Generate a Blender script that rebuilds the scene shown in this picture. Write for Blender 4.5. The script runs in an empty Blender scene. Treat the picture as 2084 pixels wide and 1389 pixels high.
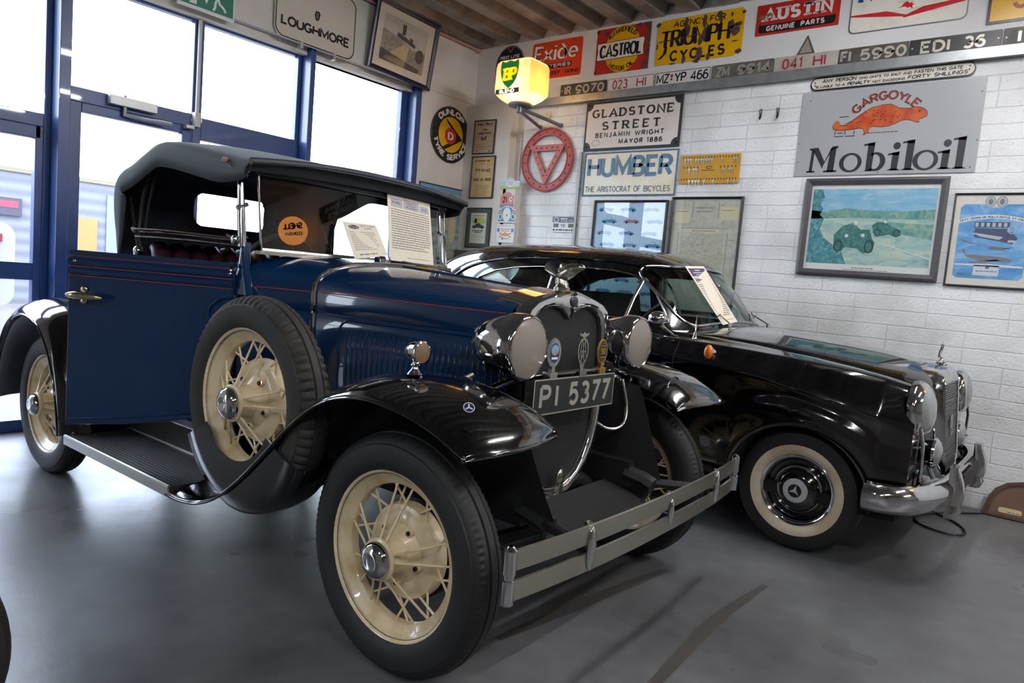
import bpy, bmesh, math, random
import numpy as np
from mathutils import Vector, Matrix

RND = random.Random(11)
S = bpy.context.scene
COL = S.collection
PI = math.pi

# ------------------------------------------------------------------ camera
cam_d = bpy.data.cameras.new('camera')
cam = bpy.data.objects.new('camera', cam_d)
COL.objects.link(cam)
S.camera = cam
cam_d.sensor_width = 36.0
cam_d.lens = 36.0 * 1439.64 / 2084.0
cam_d.clip_start = 0.02
YAW, PITCH, ROLL = 2.2423, 0.0887, -0.0831
fw = Vector((math.cos(PITCH) * math.cos(YAW), math.cos(PITCH) * math.sin(YAW), -math.sin(PITCH)))
rt = Vector((math.sin(YAW), -math.cos(YAW), 0))
dn = -(rt.cross(fw))
r2 = math.cos(ROLL) * rt + math.sin(ROLL) * dn
d2 = -math.sin(ROLL) * rt + math.cos(ROLL) * dn
mw = Matrix((r2, -d2, -fw)).transposed().to_4x4()
mw.translation = Vector((1.530, -2.164, 1.2135))
cam.matrix_world = mw

# ------------------------------------------------------------------ world, sun, exposure
S.view_settings.view_transform = 'Standard'
S.view_settings.look = 'None'
S.view_settings.gamma = 1.0
S.view_settings.use_curve_mapping = False
S.view_settings.exposure = 0.52
S.cycles.max_bounces = 10
S.cycles.diffuse_bounces = 5
S.cycles.glossy_bounces = 5
S.cycles.transparent_max_bounces = 16
S.cycles.caustics_reflective = False
S.cycles.caustics_refractive = False
S.cycles.sample_clamp_indirect = 6.0
world = bpy.data.worlds.new('world')
S.world = world
world.use_nodes = True
bg = world.node_tree.nodes['Background']
bg.inputs[0].default_value = (0.82, 0.91, 1.0, 1)
bg.inputs[1].default_value = 9.0

XW, YW = -3.45, 3.18            # inner faces of the window wall and of the block wall
XG = -3.60                      # plane of the glazing


def portal(y0, y1, z0, z1):
    d = bpy.data.lights.new('window_portal', 'AREA')
    d.shape = 'RECTANGLE'
    d.size, d.size_y = (y1 - y0), (z1 - z0)
    d.cycles.is_portal = True
    o = bpy.data.objects.new('window_portal', d)
    COL.objects.link(o)
    o.location = (XG - 0.1, (y0 + y1) / 2, (z0 + z1) / 2)
    o.rotation_euler = Matrix(((0, 0, -1), (1, 0, 0), (0, -1, 0))).to_euler()      # faces into the room
    return o


portal(-6.6, 2.40, 0.05, 2.86)


# ------------------------------------------------------------------ materials
def lin(c):
    return tuple(((x / 255.0) / 12.92 if x / 255.0 <= 0.04045 else ((x / 255.0 + 0.055) / 1.055) ** 2.4) for x in c)


MATS = {}


def M(name, rgb, rough=0.5, metal=0.0, coat=0.0, noise=None, bump=None, emit=0.0, spec=0.5, aniso=0):
    if name in MATS:
        return MATS[name]
    m = bpy.data.materials.new(name)
    m.use_nodes = True
    nt = m.node_tree
    b = nt.nodes['Principled BSDF']
    col = lin(rgb)
    b.inputs['Base Color'].default_value = (*col, 1)
    b.inputs['Roughness'].default_value = rough
    b.inputs['Metallic'].default_value = metal
    b.inputs['Coat Weight'].default_value = coat
    b.inputs['Coat Roughness'].default_value = 0.03
    b.inputs['Specular IOR Level'].default_value = spec
    if emit:
        b.inputs['Emission Color'].default_value = (*col, 1)
        b.inputs['Emission Strength'].default_value = emit
    if noise or bump:
        tc = nt.nodes.new('ShaderNodeTexCoord')
    if noise:                                    # (scale, second colour, low, high)
        n = nt.nodes.new('ShaderNodeTexNoise')
        n.inputs['Scale'].default_value = noise[0]
        n.inputs['Detail'].default_value = 6
        nt.links.new(tc.outputs['Object'], n.inputs['Vector'])
        r = nt.nodes.new('ShaderNodeValToRGB')
        r.color_ramp.elements[0].position = noise[2]
        r.color_ramp.elements[1].position = noise[3]
        r.color_ramp.elements[0].color = (*lin(noise[1]), 1)
        r.color_ramp.elements[1].color = (*col, 1)
        nt.links.new(n.outputs['Fac'], r.inputs['Fac'])
        nt.links.new(r.outputs['Color'], b.inputs['Base Color'])
    if bump:                                     # (scale, strength, distance)
        n2 = nt.nodes.new('ShaderNodeTexNoise')
        n2.inputs['Scale'].default_value = bump[0]
        n2.inputs['Detail'].default_value = 5
        nt.links.new(tc.outputs['Object'], n2.inputs['Vector'])
        bp = nt.nodes.new('ShaderNodeBump')
        bp.inputs['Strength'].default_value = bump[1]
        bp.inputs['Distance'].default_value = bump[2]
        nt.links.new(n2.outputs['Fac'], bp.inputs['Height'])
        nt.links.new(bp.outputs['Normal'], b.inputs['Normal'])
    MATS[name] = m
    return m


def glass(name, tint=(255, 255, 255), refl=1.0, rough=0.0, haze=0.0, ior=1.5):
    if name in MATS:
        return MATS[name]
    m = bpy.data.materials.new(name)
    m.use_nodes = True
    nt = m.node_tree
    nt.nodes.clear()
    out = nt.nodes.new('ShaderNodeOutputMaterial')
    tr = nt.nodes.new('ShaderNodeBsdfTransparent')
    tr.inputs['Color'].default_value = (*lin(tint), 1)
    gl = nt.nodes.new('ShaderNodeBsdfGlossy')
    gl.inputs['Roughness'].default_value = rough
    fr = nt.nodes.new('ShaderNodeLayerWeight')      # Schlick reflectance, the same from both faces
    fr.inputs['Blend'].default_value = 0.5
    pw = nt.nodes.new('ShaderNodeMath')
    pw.operation = 'POWER'
    pw.inputs[1].default_value = 5.0
    nt.links.new(fr.outputs['Facing'], pw.inputs[0])
    mu = nt.nodes.new('ShaderNodeMath')
    mu.operation = 'MULTIPLY_ADD'
    mu.use_clamp = True
    mu.inputs[1].default_value = 0.95
    mu.inputs[2].default_value = 0.045 * refl
    mx = nt.nodes.new('ShaderNodeMixShader')
    nt.links.new(pw.outputs[0], mu.inputs[0])
    nt.links.new(mu.outputs[0], mx.inputs[0])
    nt.links.new(tr.outputs[0], mx.inputs[1])
    nt.links.new(gl.outputs[0], mx.inputs[2])
    last = mx
    if haze:
        df = nt.nodes.new('ShaderNodeBsdfDiffuse')
        df.inputs['Color'].default_value = (0.7, 0.72, 0.75, 1)
        mx2 = nt.nodes.new('ShaderNodeMixShader')
        mx2.inputs[0].default_value = haze
        nt.links.new(mx.outputs[0], mx2.inputs[1])
        nt.links.new(df.outputs[0], mx2.inputs[2])
        last = mx2
    nt.links.new(last.outputs[0], out.inputs[0])
    MATS[name] = m
    return m


def wavemat(name, rgb, rgb2, axis, scale, rough=0.4, metal=0.0, bump=0.5, dist=0.002):
    m = M(name, rgb, rough, metal)
    nt = m.node_tree
    b = nt.nodes['Principled BSDF']
    tc = nt.nodes.new('ShaderNodeTexCoord')
    w = nt.nodes.new('ShaderNodeTexWave')
    w.bands_direction = axis
    w.inputs['Scale'].default_value = scale
    nt.links.new(tc.outputs['Object'], w.inputs['Vector'])
    r = nt.nodes.new('ShaderNodeValToRGB')
    r.color_ramp.elements[0].color = (*lin(rgb2), 1)
    r.color_ramp.elements[1].color = (*lin(rgb), 1)
    nt.links.new(w.outputs['Fac'], r.inputs['Fac'])
    nt.links.new(r.outputs['Color'], b.inputs['Base Color'])
    if bump:
        bp = nt.nodes.new('ShaderNodeBump')
        bp.inputs['Strength'].default_value = bump
        bp.inputs['Distance'].default_value = dist
        nt.links.new(w.outputs['Fac'], bp.inputs['Height'])
        nt.links.new(bp.outputs['Normal'], b.inputs['Normal'])
    return m


BLUE = M('navy_coach_paint', (5, 38, 74), 0.25, 0, 0.9, spec=0.3)
BLACK = M('black_gloss_paint', (5, 5, 6), 0.12, 0, 1.0)
BLACKM = M('black_matt', (13, 13, 14), 0.55)
RUBBER = M('tyre_rubber', (19, 19, 20), 0.62, bump=(160, 0.15, 0.002))
RUBBER_OLD = M('worn_tyre_rubber', (44, 41, 38), 0.75, noise=(9, (28, 27, 26), 0.35, 0.65), bump=(120, 0.2, 0.002))
CHROME = M('chrome', (205, 205, 205), 0.07, 1.0)
CHROMED = M('dull_nickel', (170, 166, 155), 0.25, 1.0)
STEEL = M('brushed_bumper_steel', (190, 186, 172), 0.28, 1.0)
ALU = M('aluminium', (190, 190, 185), 0.35, 1.0)
CREAM = M('cream_wheel_paint', (222, 205, 170), 0.32, 0, 0.4, noise=(14, (196, 172, 128), 0.3, 0.55))
WHITEWALL = M('whitewall_rubber', (222, 208, 184), 0.6, noise=(6, (196, 176, 145), 0.35, 0.6))
CANVAS = M('grey_hood_canvas', (52, 60, 64), 0.75, bump=(300, 0.2, 0.001))
CANVAS_IN = M('hood_lining', (34, 36, 48), 0.9)
LEATHER = M('oxblood_leather', (40, 10, 16), 0.4)
PAPER = M('paper', (226, 216, 196), 0.7)
INK = M('ink_black', (28, 26, 26), 0.7)
INKG = M('ink_grey', (110, 104, 98), 0.8)
WHITE = M('white_enamel', (226, 222, 214), 0.35)
GREYM = M('mid_grey_metal', (120, 124, 128), 0.4, 0.6)
LENS = wavemat('ribbed_lamp_glass', (150, 140, 128), (122, 114, 104), 'Y', 58, 0.12, 0.0, 0.35, 0.0015)
GLASS = glass('clear_glass', (252, 254, 255), 1.0)
GLASSW = glass('windscreen_glass', (225, 232, 232), 1.2)
GLASSC = glass('saloon_glass', (214, 228, 226), 1.1)
GLASSP = glass('picture_glass', (255, 255, 255), 1.5)
GLASSD = glass('dusty_window_glass', (245, 248, 255), 1.0, 0.02, 0.05)
DARKGAP = M('dark_interior', (10, 10, 11), 0.9)


# ------------------------------------------------------------------ mesh helper
class MB:
    def __init__(s, y=0.0):
        s.v, s.f, s.m = [], [], []
        s.cur = 0
        s.T = None
        s.y = y

    def add(s, vs, fs):
        b = len(s.v)
        for p in vs:
            s.v.append(tuple(s.T @ Vector(p)) if s.T else tuple(p))
        for f in fs:
            s.f.append(tuple(i + b for i in f))
            s.m.append(s.cur)

    def box(s, x0, x1, y0, y1, z0, z1):
        s.add([(x0, y0, z0), (x1, y0, z0), (x1, y1, z0), (x0, y1, z0), (x0, y0, z1), (x1, y0, z1), (x1, y1, z1), (x0, y1, z1)],
              [(0, 3, 2, 1), (4, 5, 6, 7), (0, 1, 5, 4), (1, 2, 6, 5), (2, 3, 7, 6), (3, 0, 4, 7)])

    def grid(s, rows, cu=False, cv=False, cap0=False, cap1=False):
        n, m = len(rows), len(rows[0])
        vs = [p for r in rows for p in r]
        fs = []
        for i in range(n if cu else n - 1):
            for j in range(m if cv else m - 1):
                a, b = i, (i + 1) % n
                c, d = j, (j + 1) % m
                fs.append((a * m + c, a * m + d, b * m + d, b * m + c))
        if cap0:
            fs.append(tuple(range(m))[::-1])
        if cap1:
            fs.append(tuple((n - 1) * m + k for k in range(m)))
        s.add(vs, fs)

    def tube(s, pts, r, n=10, closed=False, cap=True):
        P = [Vector(p) for p in pts]
        N = len(P)
        rows = []
        up = None
        for i in range(N):
            if closed:
                t = P[(i + 1) % N] - P[i - 1]
            else:
                t = P[min(i + 1, N - 1)] - P[max(i - 1, 0)]
            t.normalize()
            if up is None:
                up = Vector((0, 0, 1)) if abs(t.z) < 0.9 else Vector((1, 0, 0))
            a = t.cross(up)
            if a.length < 1e-6:
                a = t.orthogonal()
            a.normalize()
            b = a.cross(t)
            up = b
            rr = r[i] if isinstance(r, (list, tuple)) else r
            rows.append([tuple(P[i] + rr * (math.cos(2 * PI * k / n) * a + math.sin(2 * PI * k / n) * b)) for k in range(n)])
        s.grid(rows, cu=closed, cv=True, cap0=cap and not closed, cap1=cap and not closed)

    def lathe(s, prof, o=(0, 0, 0), ax=(0, 0, 1), n=32, a0=0.0, a1=2 * PI, mod=None):
        """prof = [(radius, along)]"""
        ax = Vector(ax).normalized()
        u = ax.orthogonal().normalized()
        if abs(ax.z) < 0.9:
            u = Vector((0, 0, 1)) - ax * ax.z
            u.normalize()
        w = ax.cross(u)
        full = abs(a1 - a0 - 2 * PI) < 1e-6
        rows = []
        k = n if full else n + 1
        for i in range(k):
            a = a0 + (a1 - a0) * i / n
            d = math.cos(a) * u + math.sin(a) * w
            rows.append([tuple(Vector(o) + (q[0] + (mod(i, j) if mod else 0)) * d + q[1] * ax) for j, q in enumerate(prof)])
        s.grid(rows, cu=full)

    def ball(s, c, r, n=16, m=10):
        rx, ry, rz = r if isinstance(r, (list, tuple)) else (r, r, r)
        rows = []
        for i in range(m + 1):
            t = PI * i / m
            st = max(math.sin(t), 1e-4)
            rows.append([(c[0] + rx * st * math.cos(2 * PI * k / n), c[1] + ry * st * math.sin(2 * PI * k / n), c[2] + rz * math.cos(t)) for k in range(n)])
        s.grid(rows, cv=True)

    def prism(s, pts, y0, y1):                   # outline in local XZ
        n = len(pts)
        s.add([(p[0], y0, p[1]) for p in pts] + [(p[0], y1, p[1]) for p in pts],
              [tuple(range(n)), tuple(range(2 * n - 1, n - 1, -1))] + [(i, i + n, (i + 1) % n + n, (i + 1) % n) for i in range(n)])

    # ---- flat drawing in the local XZ plane at depth s.y
    def poly(s, pts):
        s.add([(p[0], s.y, p[1]) for p in pts], [tuple(range(len(pts)))])

    def rect(s, x0, z0, x1, z1):
        s.poly([(x0, z0), (x1, z0), (x1, z1), (x0, z1)])

    def ell(s, cx, cz, rx, rz=None, n=28):
        rz = rx if rz is None else rz
        s.poly([(cx + rx * math.cos(2 * PI * k / n), cz + rz * math.sin(2 * PI * k / n)) for k in range(n)])

    def ring(s, cx, cz, rx, rz, t, n=40, a0=0, a1=360):
        k = n + 1
        A = [math.radians(a0 + (a1 - a0) * i / n) for i in range(k)]
        s.grid([[(cx + rx * math.cos(a), s.y, cz + rz * math.sin(a)) for a in A], [(cx + (rx - t) * math.cos(a), s.y, cz + (rz - t) * math.sin(a)) for a in A]])

    def line(s, pts, w, amap=None):
        n = len(pts)
        closed = n > 2 and abs(pts[0][0] - pts[-1][0]) < 1e-7 and abs(pts[0][1] - pts[-1][1]) < 1e-7
        if closed:
            pts = pts[:-1]
            n -= 1
        L, Rr = [], []
        for i in range(n):
            def dirv(a, b):
                d = Vector((pts[b][0] - pts[a][0], pts[b][1] - pts[a][1]))
                return d.normalized() if d.length > 1e-9 else Vector((1, 0))
            if closed:
                d0, d1 = dirv(i - 1, i), dirv(i, (i + 1) % n)
            else:
                d0 = dirv(max(i - 1, 0), max(i, 1)) if i > 0 else dirv(0, 1)
                d1 = dirv(i, i + 1) if i < n - 1 else d0
            nn = Vector((-(d0.y + d1.y), d0.x + d1.x))
            if nn.length < 1e-6:
                nn = Vector((-d0.y, d0.x))
            nn.normalize()
            k = 1 / max(0.5, nn.dot(Vector((-d0.y, d0.x))))
            dd = (d0 + d1)
            wz = w(abs(dd.y) / max(dd.length, 1e-6)) if callable(w) else w
            off = nn * (wz / 2 * k)
            L.append((pts[i][0] + off.x, pts[i][1] + off.y))
            Rr.append((pts[i][0] - off.x, pts[i][1] - off.y))
        if amap:
            L = [amap(*p) for p in L]
            Rr = [amap(*p) for p in Rr]
        s.grid([[(a[0], s.y, a[1]), (b[0], s.y, b[1])] for a, b in zip(L, Rr)], cu=closed)

    def text(s, txt, x, z, w, h, sw, ct=1.0, slab=0.0, slant=0.0, gap=0.2, amap=None):
        tot = sum((GL[c][0] if c != ' ' else 0.4) for c in txt) + gap * (len(txt) - 1)
        x += sw / 2
        z += sw / 2
        w -= sw
        h -= sw
        sx = w / tot
        cx = 0.0
        wf = (lambda v: sw * (ct + (1 - ct) * v)) if ct < 1 else sw
        for c in txt:
            if c == ' ':
                cx += 0.4 + gap
                continue
            gw, strokes = GL[c]
            for st in strokes:
                P = [(x + (cx + p[0]) * sx + slant * p[1] * h, z + p[1] * h) for p in st]
                s.line(P, wf, amap)
                if slab and not (abs(st[0][0] - st[-1][0]) < 1e-6 and abs(st[0][1] - st[-1][1]) < 1e-6):
                    for e, q in ((0, 1), (-1, -2)):
                        dx, dz = (st[e][0] - st[q][0]) * sx, (st[e][1] - st[q][1]) * h
                        if abs(dz) > 0.6 * abs(dx) and (st[e][1] < 0.02 or st[e][1] > 0.98):
                            px, pz = P[e]
                            s.line([(px - slab * sw, pz), (px + slab * sw, pz)], sw * 0.42, amap)
                        elif abs(dx) > abs(dz) and (st[e][1] < 0.06 or st[e][1] > 0.94):
                            px, pz = P[e]
                            sg = 1 if st[e][1] < 0.5 else -1
                            s.line([(px, pz - sg * sw * 0.2), (px, pz + sg * slab * sw * 0.75)], sw * 0.42, amap)
            cx += gw + gap

    def words(s, x0, z, x1, h, just=False):     # a line of print too small to read
        x = x0
        end = x1 if just else x1 - RND.random() * 0.18 * (x1 - x0)
        while x < end - h * 1.2:
            w = min(h * RND.uniform(1.2, 5.5), end - x)
            s.rect(x, z, x + w, z + h)
            x += w + h * 0.75

    def build(s, name, mats, parent=None, smooth=True, angle=38, recalc=True, bevel=0, solid=0, solid_off=-1, subd=0, mat_off=0):
        me = bpy.data.meshes.new(name)
        me.from_pydata(s.v, [], s.f)
        if not isinstance(mats, (list, tuple)):
            mats = [mats]
        for m in mats:
            me.materials.append(m)
        me.polygons.foreach_set('material_index', s.m)
        if recalc:
            bm = bmesh.new()
            bm.from_mesh(me)
            bmesh.ops.recalc_face_normals(bm, faces=bm.faces)
            bm.to_mesh(me)
            bm.free()
        if smooth:
            me.shade_smooth()
            me.set_sharp_from_angle(angle=math.radians(angle))
        o = bpy.data.objects.new(name, me)
        COL.objects.link(o)
        if parent:
            o.parent = parent
        if bevel:
            b = o.modifiers.new('bevel', 'BEVEL')
            b.width = bevel
            b.segments = 2
            b.limit_method = 'ANGLE'
        if solid:
            q = o.modifiers.new('solid', 'SOLIDIFY')
            q.thickness = solid
            q.offset = solid_off
            q.material_offset = mat_off
        if subd:
            q = o.modifiers.new('sub', 'SUBSURF')
            q.levels = q.render_levels = subd
        return o


def rrect(x0, z0, x1, z1, r, n=6):
    P = []
    for cx, cz, a in ((x1 - r, z0 + r, -90), (x1 - r, z1 - r, 0), (x0 + r, z1 - r, 90), (x0 + r, z0 + r, 180)):
        for k in range(n + 1):
            t = math.radians(a + 90 * k / n)
            P.append((cx + r * math.cos(t), cz + r * math.sin(t)))
    return P


def arc(cx, cy, rx, ry, a0, a1, n=9):
    return [(cx + rx * math.cos(math.radians(a0 + (a1 - a0) * i / n)), cy + ry * math.sin(math.radians(a0 + (a1 - a0) * i / n))) for i in range(n + 1)]


_S = arc(.3, .74, .27, .26, 25, 270) + arc(.3, .255, .3, .255, 80, -155)
GL = {
    'A': (.8, [[(0, 0), (.4, 1), (.8, 0)], [(.14, .32), (.66, .32)]]),
    'B': (.62, [[(0, 0), (0, 1)], [(0, 1), (.34, 1)] + arc(.34, .765, .24, .235, 80, -90) + [(0, .53)], [(.34, .53)] + arc(.36, .265, .26, .265, 80, -90) + [(0, 0)]]),
    'C': (.7, [arc(.38, .5, .38, .5, 40, 320, 16)]),
    'D': (.68, [[(0, 0), (0, 1)], [(0, 1), (.25, 1)] + arc(.25, .5, .43, .5, 85, -90, 12) + [(0, 0)]]),
    'E': (.56, [[(.56, 0), (0, 0), (0, 1), (.56, 1)], [(0, .52), (.46, .52)]]),
    'F': (.55, [[(0, 0), (0, 1), (.55, 1)], [(0, .52), (.45, .52)]]),
    'G': (.76, [arc(.38, .5, .38, .5, 42, 320, 16) + [(.74, .25), (.74, .44), (.44, .44)]]),
    'H': (.68, [[(0, 0), (0, 1)], [(.68, 0), (.68, 1)], [(0, .51), (.68, .51)]]),
    'I': (.02, [[(.01, 0), (.01, 1)]]),
    'J': (.42, [[(.42, 1), (.42, .25)] + arc(.21, .23, .21, .23, 0, -150)]),
    'K': (.66, [[(0, 0), (0, 1)], [(.63, 1), (.02, .42)], [(.22, .6), (.66, 0)]]),
    'L': (.52, [[(0, 1), (0, 0), (.52, 0)]]),
    'M': (.86, [[(0, 0), (.02, 1), (.43, .2), (.84, 1), (.86, 0)]]),
    'N': (.7, [[(0, 0), (0, 1), (.7, 0), (.7, 1)]]),
    'O': (.78, [arc(.39, .5, .39, .5, 0, 360, 24)]),
    'P': (.6, [[(0, 0), (0, 1)], [(0, 1), (.34, 1)] + arc(.34, .74, .26, .26, 80, -90) + [(0, .48)]]),
    'Q': (.78, [arc(.39, .5, .39, .5, 0, 360, 24), [(.48, .25), (.78, -.05)]]),
    'R': (.63, [[(0, 0), (0, 1)], [(0, 1), (.34, 1)] + arc(.34, .745, .26, .255, 80, -90) + [(0, .49)], [(.3, .49), (.63, 0)]]),
    'S': (.6, [_S]),
    'T': (.66, [[(.33, 0), (.33, 1)], [(0, 1), (.66, 1)]]),
    'U': (.66, [[(0, 1), (0, .32)] + arc(.33, .32, .33, .32, 180, 360, 12) + [(.66, 1)]]),
    'V': (.76, [[(0, 1), (.38, 0), (.76, 1)]]),
    'W': (1.05, [[(0, 1), (.26, 0), (.52, .9), (.78, 0), (1.05, 1)]]),
    'X': (.7, [[(0, 0), (.7, 1)], [(0, 1), (.7, 0)]]),
    'Y': (.72, [[(0, 1), (.36, .47), (.72, 1)], [(.36, .47), (.36, 0)]]),
    'Z': (.62, [[(0, 1), (.62, 1), (0, 0), (.62, 0)]]),
    '0': (.58, [arc(.29, .5, .29, .5, 0, 360, 22)]),
    '1': (.24, [[(0, .78), (.2, 1), (.2, 0)]]),
    '2': (.58, [arc(.29, .71, .28, .29, 165, -35) + [(0, 0), (.58, 0)]]),
    '3': (.58, [arc(.28, .755, .25, .245, 150, -80), arc(.28, .265, .29, .265, 85, -150)]),
    '4': (.62, [[(.46, 0), (.46, 1), (0, .28), (.62, .28)]]),
    '5': (.58, [[(.53, 1), (.09, 1), (.04, .54)] + arc(.28, .32, .29, .32, 115, -145, 12)]),
    '6': (.58, [arc(.29, .31, .29, .31, 0, 360, 18), [(.01, .34), (.06, .62)] + arc(.34, .66, .28, .34, 160, 50, 5)]),
    '7': (.56, [[(0, 1), (.56, 1), (.16, 0)]]),
    '8': (.58, [arc(.29, .76, .24, .24, 0, 360, 16), arc(.29, .265, .29, .265, 0, 360, 18)]),
    '9': (.58, [arc(.29, .69, .29, .31, 0, 360, 18), [(.57, .66), (.52, .38)] + arc(.24, .34, .28, .34, -20, -130, 5)]),
    ':': (.02, [[(.01, .2), (.01, .3)], [(.01, .65), (.01, .75)]]),
    '-': (.3, [[(0, .45), (.3, .45)]]),
    'e': (.56, [[(.02, .34), (.54, .34)] + arc(.28, .34, .27, .34, 0, 315, 14)]),
    'x': (.54, [[(0, 0), (.54, .68)], [(0, .68), (.54, 0)]]),
    'i': (.06, [[(.03, 0), (.03, .68)], [(.03, .86), (.03, .97)]]),
    'd': (.56, [arc(.27, .34, .27, .34, 0, 360, 18), [(.54, 0), (.54, .5), (.25, 1.0)]]),
    'o': (.6, [arc(.3, .34, .3, .34, 0, 360, 20)]),
    'r': (.36, [[(0, 0), (0, .68)], [(0, .4)] + arc(.22, .42, .22, .26, 160, 60, 5)]),
}
FONT = [None]


def btext(mb, s, x, z, w, h):                   # plain built-in lettering scaled into a box
    cu = bpy.data.curves.new('t', 'FONT')
    cu.body = s
    cu.resolution_u = 3
    ob = bpy.data.objects.new('t', cu)
    COL.objects.link(ob)
    dg = bpy.context.evaluated_depsgraph_get()
    me = bpy.data.meshes.new_from_object(ob.evaluated_get(dg))
    V = [v.co.copy() for v in me.vertices]
    x0, x1 = min(v.x for v in V), max(v.x for v in V)
    y0, y1 = min(v.y for v in V), max(v.y for v in V)
    mb.add([(x + (v.x - x0) / (x1 - x0) * w, mb.y, z + (v.y - y0) / (y1 - y0) * h) for v in V], [tuple(p.vertices) for p in me.polygons])
    bpy.data.objects.remove(ob)
    bpy.data.curves.remove(cu)
    bpy.data.meshes.remove(me)


def tag(o, label=None, cat=None, group=None, kind=None):
    if label:
        o['label'] = label
    if cat:
        o['category'] = cat
    if group:
        o['group'] = group
    if kind:
        o['kind'] = kind
    return o


def thing(name, label, cat, loc=(0, 0, 0), rz=0.0, group=None, rot=None):
    o = bpy.data.objects.new(name, None)
    o.empty_display_size = 0.1
    COL.objects.link(o)
    o.location = loc
    o.rotation_euler = rot if rot else (0, 0, rz)
    return tag(o, label, cat, group)


def struct(o):
    o['kind'] = 'structure'
    return o


def catmull(P, n):
    """resample a list of points (tuples) smoothly, n steps per span"""
    P = [np.array(p, float) for p in P]
    out = []
    for i in range(len(P) - 1):
        p0 = P[i - 1] if i > 0 else 2 * P[0] - P[1]
        p3 = P[i + 2] if i + 2 < len(P) else 2 * P[-1] - P[-2]
        p1, p2 = P[i], P[i + 1]
        for k in range(n):
            t = k / n
            out.append(0.5 * ((2 * p1) + (-p0 + p2) * t + (2 * p0 - 5 * p1 + 4 * p2 - p3) * t * t + (-p0 + 3 * p1 - 3 * p2 + p3) * t ** 3))
    out.append(P[-1])
    return out


def bool_cut(o, cutters):
    for c in cutters:
        q = o.modifiers.new('cut', 'BOOLEAN')
        q.operation = 'DIFFERENCE'
        q.solver = 'EXACT'
        q.object = c
    dg = bpy.context.evaluated_depsgraph_get()
    me = bpy.data.meshes.new_from_object(o.evaluated_get(dg))
    o.modifiers.clear()
    old = o.data
    o.data = me
    me.shade_smooth()
    me.set_sharp_from_angle(angle=math.radians(35))
    for c in cutters:
        bpy.data.objects.remove(c)
    return o


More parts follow.
